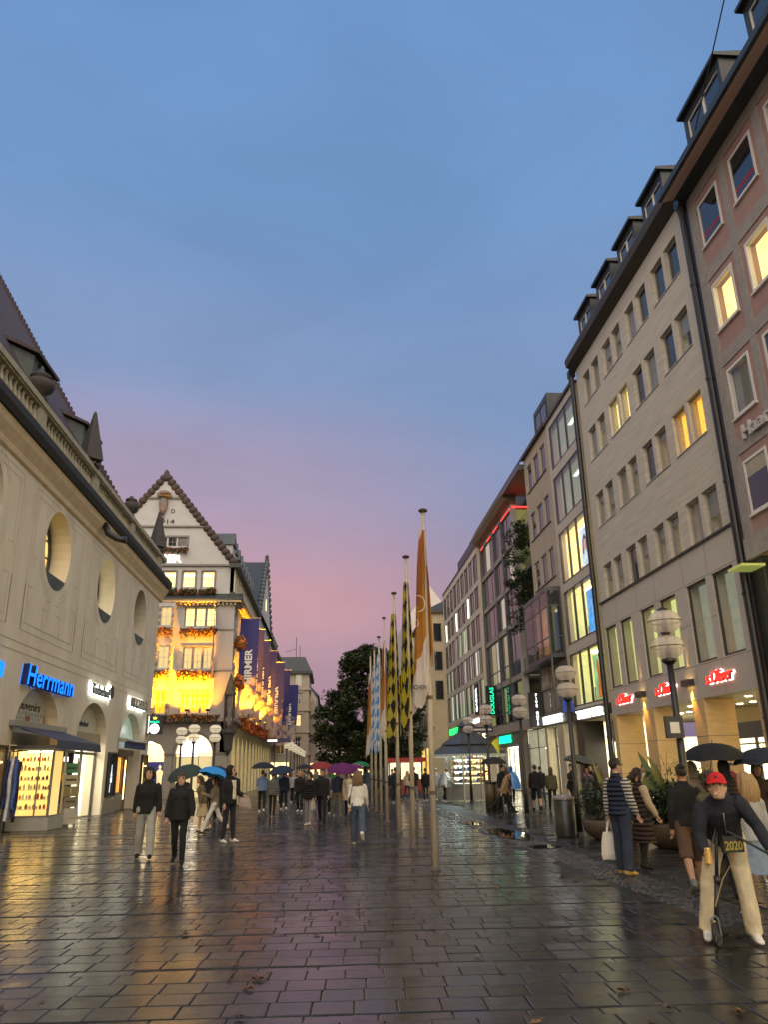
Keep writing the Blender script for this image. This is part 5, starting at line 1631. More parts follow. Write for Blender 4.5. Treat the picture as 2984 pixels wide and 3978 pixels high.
for v0, v1, mm in ((5.8, 7.7, m_amber), (9.1, 11.0, m_lroom2), (12.3, 14.0, m_lroom2)):
    room(hi, F_H, -15.2, -11.95, v0, v1, .14, -2.0, mm, m_flr, mm, None, name='lit_room')
for u in (-12.03, -13.05, -14.05):
    b = MB()
    for k in range(16):                 # carved stone shafts between the bay windows
        b.ell(F_H.p(u, 5.9 + k * .52, .62), (.10, .08, .2), 6)
    b.build('carved_shaft', mat('carved_stone', (.30, .24, .17), rough=.8, var=.3, scale=8), hi, kind='stuff')
# corner pilaster with string courses
MB().fbox(F_H, -8.72, -7.44, 5.565, 14.2, .003, .07).build('corner_pier', m_wht, hi)
for v in (9.03, 12.15):
    MB().fbox(F_H, -8.8, -7.40, v - .05, v + .05, .0, .13).build('string_course', m_wtrim, hi)
for v0, v1, w, m_ in ((5.30, 5.555, .5, m_gst), (14.26, 14.42, .62, m_yel)):
    b = MB(); b.fbox(F_H, -19.3, -7.0 if w < .6 else -6.9, v0, v1, -.3, w)
    b.build('ledge', m_, hi)
b = MB(); b.prism([(.75, 14.43), (.72, 14.52), (.05, 15.0), (-.3, 15.0), (-.3, 14.43)], lambda w, v, t_: F_H.p(t_, v, w), -19.3, -6.85)
b.build('ledge_roof', m_slate, hi)
b = MB()
for k in range(14):
    b.fbox(F_H, -11.6 + k * .32, -11.45 + k * .32, 14.06, 14.255, .003, .4)
b.build('ledge_bracket', m_yel, hi)
# fifth floor and gable
c5 = [(-13.1, -12.14), (-11.56, -10.64), (-10.04, -9.14), (-14.7, -13.7)]
plate('wall', rect(-19.2, -7.6, 15.0, 17.2), [rect(a, b_, 15.55, 16.8) for a, b_ in c5], F_H, -.4, -.02, m_wht, hi)
for a, b_ in c5:
    window(hi, F_H, a, b_, 15.55, 16.8, -.1, m_wfr, m_gl, fw=.05, us=(.5,), vs_=(.5,))
    MB().fbox(F_H, a - .1, b_ + .1, 16.805, 16.92, -.1, .06).build('hood', m_wtrim, hi)
    for s_ in (a - .14, b_ + .02):
        MB().fbox(F_H, s_, s_ + .12, 15.3, 16.80, -.1, .03).build('jamb', m_wtrim, hi)
room(hi, F_H, -15, -8.9, 15.1, 17.1, -.42, -3, m_lroom, m_flr, m_lroom, l_room, 2, name='lit_room')
MB().fbox(F_H, -19.4, -7.4, 17.205, 17.36, -.4, .16).build('cornice', m_wtrim, hi)
att = [(-13.56, -13.04), (-12.92, -12.28), (-12.16, -11.44)]
plate('wall', [(-19.2, 17.37), (-7.75, 17.37), (-13.47, 24.75)], [rect(a, b_, 18.88, 19.60) for a, b_ in att], F_H, -.35, -.02, m_wht, hi)
for a, b_ in att:
    window(hi, F_H, a, b_, 18.88, 19.60, -.08, m_wtrim, m_dkgl, fw=.05, us=(.5,), vs_=(.5,))
b = MB(); b.fbox(F_H, -13.7, -11.3, 19.605, 19.75, -.1, .05); b.fbox(F_H, -11.44, -11.3, 18.88, 19.6, -.1, .04); b.build('hood', m_wtrim, hi)
for v in (20.5, 22.92):
    hw = (24.75 - v) * 5.72 / 7.38 + .35
    MB().fbox(F_H, -13.47 - hw, -13.47 + hw, v - .07, v + .07, -.2, .12).build('cornice', m_wtrim, hi)
# scalloped verge stones, one by one
for s_ in (-1, 1):
    n_ = 19
    for k in range(n_):
        t0 = (k + .5) / n_
        u = -13.47 + s_ * 5.85 * (1 - t0); v = 17.30 + 7.45 * t0 + .12
        b = MB(); b.ell(F_H.p(u + s_ * .02, v, -.1), (.36, .36, .33), 9)
        b.build('verge_stone', m_ptile, hi, smooth=True)
b = MB(); b.lathe([(.30, 0), (.34, .2), (.2, .4), (.22, .5), (.1, .68), (.02, .75)], F_H.p(-13.47, 24.7, -.1), 8); b.build('finial', m_ptile, hi, smooth=True)
# crest, date
b = MB()
b.fbox(F_H, -14.0, -12.9, 22.99, 23.15, -.1, .5)
b.lathe([(.55, 0), (.5, .18), (.3, .3), (.05, .38)], F_H.p(-13.45, 23.15, .2), 10)
b.lathe([(.02, 0), (.22, .12), (.24, .3), (.12, .42)], F_H.p(-13.62, 21.0, .12), 8)
b.lathe([(.10, 0), (.30, .5), (.36, 1.0), (.25, 1.4)], F_H.p(-13.5, 21.45, .12), 8)
b.build('statue', mat('carved_grey', (.20, .17, .15), rough=.8, var=.3, scale=6), hi, smooth=True)
word('1914', F_H, -14.05, 20.75, -.017, .52, m_dst, hi, ex=.02, width=1.5, split=False, name='date_lettering')
word('D', F_H, -12.9, 21.65, -.017, .48, m_dst, hi, ex=.02, split=False, name='date_lettering')
sgn = thing('shop_sign', 'white glowing HIRMER letters on the gable, half hidden by the museum corner', 'shop sign', F_H.p(-13, 17.8, .1))
word('HIRMER', F_H, -15.25, 17.52, .03, .92, emis('warm_neon', (1, .95, .82), 1.7), sgn, ex=.06, width=3.5, bold=.03)

# flank along the street
arcs = [(62.4 + 3.25 * k) for k in range(12)]
out = [(60, 0)]
for a in arcs:
    out += [(a, 0), (a, 3.0), (a + .35, 3.75), (a + .8, 4.3), (a + 1.1, 4.5), (a + 1.4, 4.3), (a + 1.85, 3.75), (a + 2.2, 3.0), (a + 2.2, 0)]
out += [(104, 0), (104, 5.3), (60, 5.3)]
plate('wall', out, [], F_HS, -.6, 0, m_yel, hi)
for a in arcs:
    b = MB(); b.add([F_HS.p(u, v, -.45) for u, v in [(a, 2.9), (a + 2.2, 2.9), (a + 2.2, 3.05), (a + 1.85, 3.75), (a + 1.4, 4.3), (a + 1.1, 4.5), (a + .8, 4.3), (a + .35, 3.75), (a, 3.05)]], [tuple(range(9))])
    b.build('arch_light', emis('arch_glow', (1, .80, .36), 1.5, .2, 1), hi)
    window(hi, F_HS, a, a + 2.2, .05, 2.9, -.35, m_wtrim, m_gls, fw=.06, us=(.5,), name='shop_window')
room(hi, F_HS, 60.5, 103.5, .02, 2.9, -.62, -4, m_lroom2, m_flr, m_lroom2, l_soft, 1, name='shop_interior')
sh_ = []
for v0, v1 in ((6.1, 8.3), (9.6, 11.4), (12.4, 13.9)):
    for k in range(13):
        sh_.append(rect(61.0 + 3.25 * k, 62.6 + 3.25 * k, v0, v1))
plate('wall', rect(60, 104, 5.56, 14.25), sh_, F_HS, -.4, 0, m_wht, hi)
for h in sh_:
    window(hi, F_HS, h[0][0], h[1][0], h[0][1], h[2][1], -.12, m_wfr, m_dkgl, fw=.07, us=(.5,), vs_=(.5,))
for k in range(14):
    MB().fbox(F_HS, 60.2 + 3.25 * k, 60.75 + 3.25 * k, 5.56, 9.0, .003, .12).build('pilaster', m_yel, hi)
MB().fbox(F_HS, 60, 104, 5.305, 5.555, -.3, .5).build('ledge', m_gst, hi)
MB().fbox(F_HS, 60, 104, 14.26, 14.42, -.3, .58).build('ledge', m_yel, hi)
b = MB(); b.prism([(.70, 14.43), (.68, 14.52), (.05, 15.0), (-.3, 15.0), (-.3, 14.43)], lambda w, v, t_: F_HS.p(t_, v, w), 59.3, 104)
b.build('ledge_roof', m_slate, hi)
h5 = [rect(61.0 + 1.65 * k, 61.7 + 1.65 * k, 15.3, 16.7) for k in range(12)]
plate('wall', rect(60.02, 81, 15.0, 17.0), h5, F_HS, -.4, -.02, m_yel, hi)
for h in h5:
    window(hi, F_HS, h[0][0], h[1][0], 15.3, 16.7, -.12, m_wfr, m_dkgl, fw=.06)
plate('wall', rect(97, 122, 5.56, 17.0), [rect(98 + 2.4 * k, 99.2 + 2.4 * k, v, v + 1.8) for k in range(10) for v in (8, 11.3, 14.6)], F_HS, -.4, -.02, m_yel, hi)
for a, b_ in ((59.4, 80.5), (97, 122)):
    MB().fbox(F_HS, a, b_, 17.0, 17.32, -.4, .42).build('eave', m_slate, hi)
# main roof slope, dormers
b = MB()
b.add([(-7.1, 60.1, 17.32), (-7.1, 104, 17.32), (-13.47, 104, 24.6), (-13.47, 60.1, 24.6), (-19.6, 60.1, 17.32), (-19.6, 104, 17.32)], [(0, 1, 2, 3), (3, 2, 5, 4)])
b.add([(-7.1, 97, 17.32), (-7.1, 122, 17.32), (-13.4, 122, 24.6), (-13.4, 97, 24.6)], [(0, 1, 2, 3)])
roof = b.build('roof', m_slate, hi)
for k in range(9):
    y0 = 62.5 + 2.05 * k
    s0 = 1.5 if k == 0 else .8
    b = MB()
    b.box(-10.6, -8.15, y0, y0 + s0, 18.0, 19.2 + s0 * .35)
    d = b.build('dormer', m_wht, hi)
    b = MB(); b.prism([(y0 - .15, 19.2 + s0 * .35), (y0 + s0 + .15, 19.2 + s0 * .35), (y0 + s0 / 2, 20.1 + s0 * .55)], lambda y_, z, t_: (t_, y_, z), -11.2, -8.0)
    b.build('dormer_roof', m_cop, d)
    MB().box(-8.14, -8.11, y0 + .15, y0 + s0 - .15, 18.3, 19.1).build('pane', m_dkgl, d)
for k in range(8):
    y0 = 99 + 2.6 * k
    b = MB(); b.box(-10.6, -8.0, y0, y0 + 1.1, 17.8, 19.6); d = b.build('dormer', m_wht, hi)
    MB().box(-10.8, -7.9, y0 - .1, y0 + 1.2, 19.6, 19.8).build('dormer_roof', m_slate, d)
# cross gable with its steep dark roof
b = MB()
b.prism([(80.2, 15.0), (97.4, 15.0), (97.4, 17.3), (88.8, 25.0), (80.2, 17.3)], lambda y_, z, t_: (t_, y_, z), -7.9, -7.45)
b.build('gable_wall', m_wht, hi)
b = MB()
b.add([(-7.5, 79.9, 17.1), (-7.5, 88.8, 25.15), (-20, 88.8, 25.15), (-20, 79.9, 17.1), (-7.5, 97.7, 17.1), (-20, 97.7, 17.1)], [(0, 1, 2, 3), (1, 4, 5, 2)])
b.build('roof', mat('blue_slate', (.030, .036, .05), rough=.6, var=.2), hi)
for k in range(14):
    t0 = (k + .5) / 14
    for s_ in (-1, 1):
        b = MB(); b.ell((-7.45, 88.8 + s_ * 8.9 * (1 - t0), 17.2 + 8.0 * t0), (.30, .42, .36), 7); b.build('verge_stone', m_cop, hi, smooth=True)
b = MB(); b.lathe([(.28, 0), (.2, .5), (.24, .6), (.03, .9)], (-7.5, 88.8, 25.2), 8); b.build('finial', m_dst, hi)
MB().prism(ellipse(88.8, 20.0, .5, .7, 14), lambda y_, z, t_: (t_, y_, z), -7.44, -7.40).build('round_window', emis('gable_lamp', (1, .8, .4), 1.8), hi)
b = MB(); b.box(-19.2, -11.8, 64.2, 121.5, 0, 17.2); b.build('wall', m_dark, hi)

# carved statue under its canopy on the corner
st = thing('corner_statue', 'dark stone statue niche with a pointed canopy on the corner of the gabled store', 'statue', (-7.45, 59.7, 3))
b = MB()
b.lathe([(.08, 2.9), (.30, 3.3), (.34, 3.9), (.42, 4.3), (.55, 4.5), (.5, 4.75), (.3, 4.8)], (-7.45, 59.75, 0), 10)
b.build('corbel', m_dst, st)
b = MB(); b.lathe([(.20, 4.8), (.27, 5.2), (.2, 5.9), (.24, 6.2), (.1, 6.35), (.14, 6.5), (.12, 6.7), (.02, 6.8)], (-7.45, 59.7, 0), 10); b.build('figure', mat('carved_grey', (.2, .17, .15)), st, smooth=True)
b = MB()
for dx, dy in ((-.30, -.3), (.30, -.3), (.30, .2), (-.30, .2)):
    b.tube([(-7.45 + dx, 59.7 + dy, 4.8), (-7.45 + dx, 59.7 + dy, 7.25)], .07, 6)
b.build('canopy_post', m_dst, st)
b = MB(); b.lathe([(.46, 7.2), (.42, 7.4), (.05, 8.75), (.01, 8.85)], (-7.45, 59.7, 0), 6); b.build('canopy_spire', mat('patina_stone', (.07, .08, .06), rough=.8, var=.4), st)

# flower boxes
m_fg = mat('box_leaf', (.045, .075, .02), rough=.6, var=.3)
m_fo = mat('orange_flower', (.62, .17, .02), rough=.6, var=.25)
m_fr = mat('red_flower', (.42, .05, .02), rough=.6, var=.25)
def flowers(F, u0, u1, v0, v1, w0, w1, n, lb, mix, hang=.35, sz=.09, grp='flower boxes on the store'):
    t_ = thing('flower_box', lb, 'flower box', F.p((u0 + u1) / 2, v0, w0), grp)
    MB().fbox(F, u0, u1, v0, v0 + .22, w0, w0 + .22).build('trough', m_dst, t_)
    b = MB()
    for k in range(n):
        u = random.uniform(u0 - .1, u1 + .1); w = random.uniform(w0 - .05, w1)
        v = v0 - hang * random.random() ** 1.6 * (1 if w > w0 + .15 else 0) + random.uniform(0, v1 - v0) * (.6 + .4 * noise.noise((u * 1.7, v0, w)))
        c = F.p(u, v, w)
        d = Vector((random.uniform(-1, 1), random.uniform(-1, 1), random.uniform(-1, 1))).normalized()
        e = d.cross(Vector((random.uniform(-1, 1), random.uniform(-1, 1), random.uniform(-1, 1)))).normalized()
        s_ = sz * random.uniform(.6, 1.4)
        b.add([c + d * s_, c + e * s_ * .7, c - d * s_, c - e * s_ * .7], [(0, 1, 2, 3)], random.choices((0, 1, 2), mix)[0])
    b.build('flowers', [m_fg, m_fo, m_fr], t_, kind='stuff')
flowers(F_H, -11.7, -8.3, 5.56, 6.0, .1, .75, 900, 'dark red flower ledge above the arched shop window, lit by the floodlight', (6, 2, 2))
flowers(F_H, -15, -12.0, 5.56, 6.0, .6, 1.0, 500, 'dark flower ledge under the bay beside the clock sign', (6, 1, 2))
flowers(F_H, -11.4, -8.8, 8.75, 9.2, .05, .5, 800, 'green and red trailing flower box under the middle row of store windows', (5, 2, 2), hang=.55)
flowers(F_H, -15, -12.1, 8.75, 9.2, .6, 1.0, 500, 'green flower box on the bay, level with the middle row of windows', (6, 2, 1), hang=.5)
flowers(F_H, -11.4, -8.8, 12.0, 12.45, .05, .5, 800, 'orange flower box under the row of three bright store windows', (4, 4, 1), hang=.5)
flowers(F_H, -15, -12.1, 12.0, 12.4, .6, 1.0, 500, 'orange flower box on the bay, level with the three bright windows', (4, 4, 1), hang=.5)
for i, (a, b_) in enumerate(c5[:3]):
    flowers(F_H, a - .1, b_ + .1, 15.0, 15.62, .05, .5, 420, ('bushy dark flower box at the store window next to the museum gutter', 'bushy dark flower box at the middle one of the lit top windows', 'bushy dark flower box at the lit top window nearest the corner')[i], (7, 0, 2), hang=.2)
flowers(F_H, -13.7, -11.4, 18.45, 18.9, .02, .45, 420, 'flower box under the three small attic windows, above the glowing name', (5, 1, 2), hang=.4)
for k, lb in enumerate(('flower band on the flank ledge nearest the corner, glowing orange', 'flower band on the flank ledge behind the row of floodlights', 'flower band on the flank ledge at the far end of the banners')):
    flowers(F_HS, 63.5 + 13.3 * k, 76.5 + 13.3 * k, 5.5, 6.0, .3, .95, 1500, lb, (1, 6, 3), hang=.6, sz=.14)
for i, (y0, v) in enumerate(((61.3, 11.3), (61.3, 8.3), (72, 8.6), (79, 11.0), (88, 13.5))):
    t_ = thing('flower_ball', ('orange flower ball hanging beside the nearest banner, the upper one', 'orange flower ball hanging beside the nearest banner, the lower one', 'orange flower ball behind the fourth banner', 'orange flower ball high behind the third banner', 'dark flower ball under the second gable')[i], 'flower ball', F_HS.p(y0, v, .5), 'flower balls on the store flank')
    MB().tube([F_HS.p(y0, v, 0), F_HS.p(y0, v, .5)], .05, 6).build('bracket', m_dst, t_)
    b = MB()
    for k in range(420):
        d = Vector((random.gauss(0, 1), random.gauss(0, 1), random.gauss(0, 1))).normalized()
        c = F_HS.p(y0, v, .55) + Vector((d.x * .6, d.y * .6, d.z * .75)) * random.uniform(.7, 1)
        e = d.cross(Vector((random.uniform(-1, 1), random.uniform(-1, 1), .3))).normalized(); f_ = e.cross(d); s_ = .11
        b.add([c + e * s_, c + f_ * s_, c - e * s_, c - f_ * s_], [(0, 1, 2, 3)], random.choices((0, 1, 2), (3, 5, 2) if v < 13 else (6, 1, 1))[0])
    b.build('flowers', [m_fg, m_fo, m_fr], t_, kind='stuff')

# floodlights on the ledge
def flood(F, u, e_, lb, w=.42, tilt=-.35, size=95):
    t_ = thing('floodlight', lb, 'floodlight', F.p(u, 5.9, w), 'orange floodlights on the store ledge')
    b = MB(); b.fbox(F, u - .14, u + .14, 5.98, 6.16, w - .10, w + .10); b.fbox(F, u - .03, u + .03, 5.60, 5.98, w - .03, w + .03); b.fbox(F, u - .02, u + .02, 5.56, 5.60, .3, w + .03)
    b.build('housing', m_blk, t_)
    MB().fbox(F, u - .12, u + .12, 6.163, 6.175, w - .08, w + .08).build('lens', emis('flood_lens', (1, .6, .1), 12), t_)
    l = bpy.data.lights.new('floodlight_lamp', 'SPOT')
    l.energy = e_; l.color = (1, .36, .004); l.spot_size = R(size); l.spot_blend = .8; l.shadow_soft_size = .1
    lo = bpy.data.objects.new('floodlight_lamp', l); COL.objects.link(lo); lo.parent = t_
    lo.location = F.p(u, 6.25, w) - F.p(u, 5.9, w)
    lo.rotation_euler = (F.W * tilt + Vector((0, 0, 1))).to_track_quat('-Z', 'Y').to_euler()
flood(F_H, -10.4, 8000, 'small floodlight on the flower ledge below the glowing orange window', w=1.3, size=150)
flood(F_H, -8.9, 4500, 'added floodlight on the flower ledge nearest the corner statue', w=1.3, size=150)  # extra lamp added to spread the orange glow over the front
flood(F_H, -13.2, 6000, 'small floodlight on the bay ledge beside the clock sign', w=1.5, size=140)
for k in range(6):
    flood(F_HS, 61.3 + 5.2 * k, 9000 if k < 1 else 4800, ('first', 'second', 'third', 'fourth', 'fifth', 'sixth')[k] + ' floodlight from the corner along the flank ledge', w=1.3, size=150)

# banners
def banner_mat():
    m = bpy.data.materials.new('store_banner')
    m.use_nodes = True
    t = m.node_tree; b = t.nodes['Principled BSDF']
    g = t.nodes.new('ShaderNodeTexCoord')
    sp = t.nodes.new('ShaderNodeSeparateXYZ')
    t.links.new(g.outputs['Object'], sp.inputs[0])
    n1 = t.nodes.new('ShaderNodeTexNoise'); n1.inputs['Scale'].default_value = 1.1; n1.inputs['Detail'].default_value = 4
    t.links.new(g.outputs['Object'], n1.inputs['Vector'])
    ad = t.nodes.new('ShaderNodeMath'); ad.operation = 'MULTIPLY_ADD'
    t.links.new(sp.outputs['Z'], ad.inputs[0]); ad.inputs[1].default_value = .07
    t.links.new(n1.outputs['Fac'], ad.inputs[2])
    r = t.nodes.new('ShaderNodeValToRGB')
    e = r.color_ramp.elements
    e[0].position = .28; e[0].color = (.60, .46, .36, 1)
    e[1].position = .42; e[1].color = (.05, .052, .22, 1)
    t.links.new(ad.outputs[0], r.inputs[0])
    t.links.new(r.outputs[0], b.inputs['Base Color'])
    b.inputs['Roughness'].default_value = .8
    tl = t.nodes.new('ShaderNodeBsdfTranslucent')
    t.links.new(r.outputs[0], tl.inputs[0])
    mx_ = t.nodes.new('ShaderNodeMixShader'); mx_.inputs[0].default_value = .3
    t.links.new(b.outputs[0], mx_.inputs[1]); t.links.new(tl.outputs[0], mx_.inputs[2])
    t.links.new(mx_.outputs[0], t.nodes['Material Output'].inputs[0])
    return m
m_ban = banner_mat()
def banner(o, U, wd, z0, z1, lb, txt=True, back=False, dark=0):
    """cloth hanging from a bracket that stands out from the wall along U"""
    U = Vector(U).normalized(); Nn = Vector((0, 0, 1)).cross(U)
    o = Vector(o)
    t_ = thing('banner', lb, 'banner', o + Vector((0, 0, (z0 + z1) / 2)), 'store banners')
    MB().tube([o + Vector((0, 0, z1 + .05)) - U * .1, o + Vector((0, 0, z1 + .05)) + U * (wd + .12)], .035, 6).build('bracket', mat('brass_pole', (.55, .45, .25), rough=.3, metal=.7), t_)
    b = MB(); nz_, nu = 22, 10
    def pt(i, j):
        a = j / nu; q = i / nz_
        r_ = (.05 + .10 * q) * math.sin(a * 9 + q * 2 + o.y) * (.3 + q) * .6
        return o + U * (.04 + (wd - .04) * a * (1 - .12 * q * q)) + Nn * r_ + Vector((0, 0, z1 + (z0 - z1) * q))
    for i in range(nz_ + 1):
        for j in range(nu + 1):
            b.v.append(tuple(pt(i, j)))
    for i in range(nz_):
        for j in range(nu):
            b.f.append((i * (nu + 1) + j, i * (nu + 1) + j + 1, (i + 1) * (nu + 1) + j + 1, (i + 1) * (nu + 1) + j)); b.m.append(0)
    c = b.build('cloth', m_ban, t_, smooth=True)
    if txt:
        Fb = Fr(o + Vector((0, 0, 0)), U, Nn if not back else -Nn)
        if Nn.y > 0:
            Fb = Fr(o, U, -Nn)
        word('HIRMER', Fb, wd * .68, z0 + (z1 - z0) * .30, .13, wd * .50, mat('banner_print', (.72, .66, .58), rough=.8, emit=(1, .9, .75), estr=.12), t_, ex=.003, vertical='up', width=(z1 - z0) * .37, bold=.03, split=False, name='lettering')
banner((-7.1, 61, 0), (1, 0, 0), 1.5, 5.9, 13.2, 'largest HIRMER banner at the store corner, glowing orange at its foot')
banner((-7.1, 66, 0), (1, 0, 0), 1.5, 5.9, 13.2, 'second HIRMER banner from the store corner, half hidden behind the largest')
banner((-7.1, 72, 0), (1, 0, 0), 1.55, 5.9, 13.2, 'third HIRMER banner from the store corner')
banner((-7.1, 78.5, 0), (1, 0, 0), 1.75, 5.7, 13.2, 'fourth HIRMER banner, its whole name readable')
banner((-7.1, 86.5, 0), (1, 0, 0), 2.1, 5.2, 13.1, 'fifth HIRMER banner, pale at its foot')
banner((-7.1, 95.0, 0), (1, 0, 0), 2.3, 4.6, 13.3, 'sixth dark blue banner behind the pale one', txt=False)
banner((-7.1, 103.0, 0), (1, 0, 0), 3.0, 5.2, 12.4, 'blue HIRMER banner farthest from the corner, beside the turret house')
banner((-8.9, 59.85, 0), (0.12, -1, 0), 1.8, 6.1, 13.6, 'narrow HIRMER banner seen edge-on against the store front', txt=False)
_o = Vector((-8.9, 59.85, 0))
F_NB = Fr(_o, (0.12, -1, 0), (1, 0.12, 0))
word('HIRMER', F_NB, 1.3, 8.6, .12, .8, mat('banner_print', (.72, .66, .58)), bpy.data.objects['banner.007'], vertical='up', width=2.8, ex=.003, bold=.03, split=False, name='lettering')

# ------------------------------------------------------------------ houses down the street
th = thing('turret_house', 'tall cream house with a dark mansard roof and one lit window, beyond the banners', 'building', (-5, 125, 0))
m_cr = mat('old_cream_stone', (.40, .34, .27), rough=.8, var=.12, scale=1.2, bump=.2)
F_T = Fr((0, 125, 0), (1, 0, 0), (0, -1, 0))
F_TS = Fr((-3.3, 0, 0), (0, 1, 0), (1, 0, 0))
wn_ = [rect(-5.4, -4.5, v, v + 1.7) for v in (5.0, 8.4, 11.7, 14.6)] + [rect(-7.2, -6.3, v, v + 1.7) for v in (5.0, 8.4, 11.7, 14.6)]
plate('wall', rect(-8.5, -3.3, 0, 16.4), wn_, F_T, -.4, 0, m_cr, th)
for i, h in enumerate(wn_):
    lit = i == 1
    window(th, F_T, h[0][0], h[1][0], h[0][1], h[2][1], -.1, m_wfr, m_gp_w if i in (3,) else emis('lit_sash', (1, .75, .3), 1.4) if lit else m_gpane, fw=.08, us=(.5,), vs_=(.6,))
    MB().fbox(F_T, h[0][0] - .2, h[1][0] + .2, h[2][1] + .08, h[2][1] + .3, .003, .22).build('hood', m_cr, th)
for v in (4.2, 7.5, 10.8, 14.0):
    MB().fbox(F_T, -8.5, -3.1, v - .15, v + .15, .003, .2).build('string_course', m_cr, th)
    MB().fbox(F_TS, 124.9, 140, v - .15, v + .15, .003, .2).build('string_course', m_cr, th)
MB().box(-9, -3.3, 125.45, 140, 0, 16.4).build('wall', m_cr, th)
MB().box(-9, -2.8, 124.5, 140.4, 16.4, 16.8).build('cornice', m_slate, th)
b = MB(); b.add([(-9, 124.6, 16.8), (-2.9, 124.6, 16.8), (-2.9, 140, 16.8), (-9, 140, 16.8), (-9, 126, 19.2), (-4.0, 126, 19.2), (-4.0, 140, 19.2), (-9, 140, 19.2)], [(0, 1, 5, 4), (1, 2, 6, 5), (4, 5, 6, 7)])
b.build('roof', m_slate, th)
b = MB()
for x, h in ((-5.5, 3.4), (-4.9, 2.0)):
    b.tube([(x, 127, 19.2), (x, 127, 19.2 + h)], .05, 5)
b.tube([(-7.2, 127, 20.2), (-5.5, 127, 20.6)], .03, 4)
b.build('antenna', m_blk, th)
b = MB(); b.lathe([(.3, 9.8), (.9, 10.4), (.95, 11.4), (1.0, 12.6), (.7, 13.3), (.1, 14.2)], (-3.0, 131, 0), 10); b.build('oriel', m_cr, th)
for i, (x0, x1, y0, y1, z1, lb, c_) in enumerate(((-12, -5.6, 122.2, 124.4, 9.5, 'low pale shop house squeezed between the banners and the turret house', (.42, .38, .3)),
        (-9, -2.2, 142, 170, 14.5, 'tan house beyond the turret house, mostly hidden by the lamp globes', (.36, .30, .24)),
        (-7, -.6, 172, 210, 13, 'grey house at the far end of the street beside the tree', (.30, .28, .26)),
        (-1, 16, 240, 260, 11, 'pale house closing the far end of the street behind the tree', (.33, .29, .25)),
        (14, 30, 118, 150, 17, 'brown house behind the flags at the far end of the shop side', (.28, .22, .17)))):
    t_ = thing('far_house', lb, 'building', ((x0 + x1) / 2, y0, 0))
    mm = mat('far_render_%s' % 'abcde'[i], c_, rough=.85, var=.1)
    MB().box(x0, x1, y0, y1, 0, z1).build('wall', mm, t_)
    b = MB(); b.add([(x0 - .3, y0 - .3, z1), (x1 + .3, y0 - .3, z1), (x1 + .3, y1, z1), (x0 - .3, y1, z1), (x0, y0 + 3, z1 + 3.2), (x1 - 2.5, y0 + 3, z1 + 3.2), (x1 - 2.5, y1, z1 + 3.2), (x0, y1, z1 + 3.2)], [(0, 1, 5, 4), (1, 2, 6, 5), (4, 5, 6, 7), (0, 4, 7, 3)])
    b.build('roof', m_slate, t_)
    Fq = Fr((0, y0, 0), (1, 0, 0), (0, -1, 0)); Fs = Fr((x1, 0, 0), (0, 1, 0), (1, 0, 0))
    n_ = max(1, int((x1 - x0) / 3))
    for k in range(n_):
        for v in range(1, int(z1 / 3.3)):
            a = x0 + (x1 - x0) * (k + .25) / n_
            window(t_, Fq, a, a + 1.2, 3.3 * v + .9, 3.3 * v + 2.6, .06, m_wfr, m_gp_w if (k + v + i) % 4 == 0 else m_gpane, fw=.1, us=(.5,))
    if i in (1, 2):
        for k in range(5):
            a = y0 + (y1 - y0) * (k + .2) / 5
            MB().fbox(Fs, a, a + (y1 - y0) / 5 * .6, .3, 3.2, .01, .06).build('shop_window', emis('far_shop', (1, .72, .32), 2.2, .3, .7), t_)
            window(t_, Fs, a, a + 1.6, 5, 7, .06, m_wfr, m_gpane, fw=.1, us=(.5,))
    MB().fbox(Fq, x0 + .5, x1 - .5, .3, 3.0, .01, .06).build('shop_window', emis('far_shop', (1, .72, .32), 2.2, .3, .7), t_)

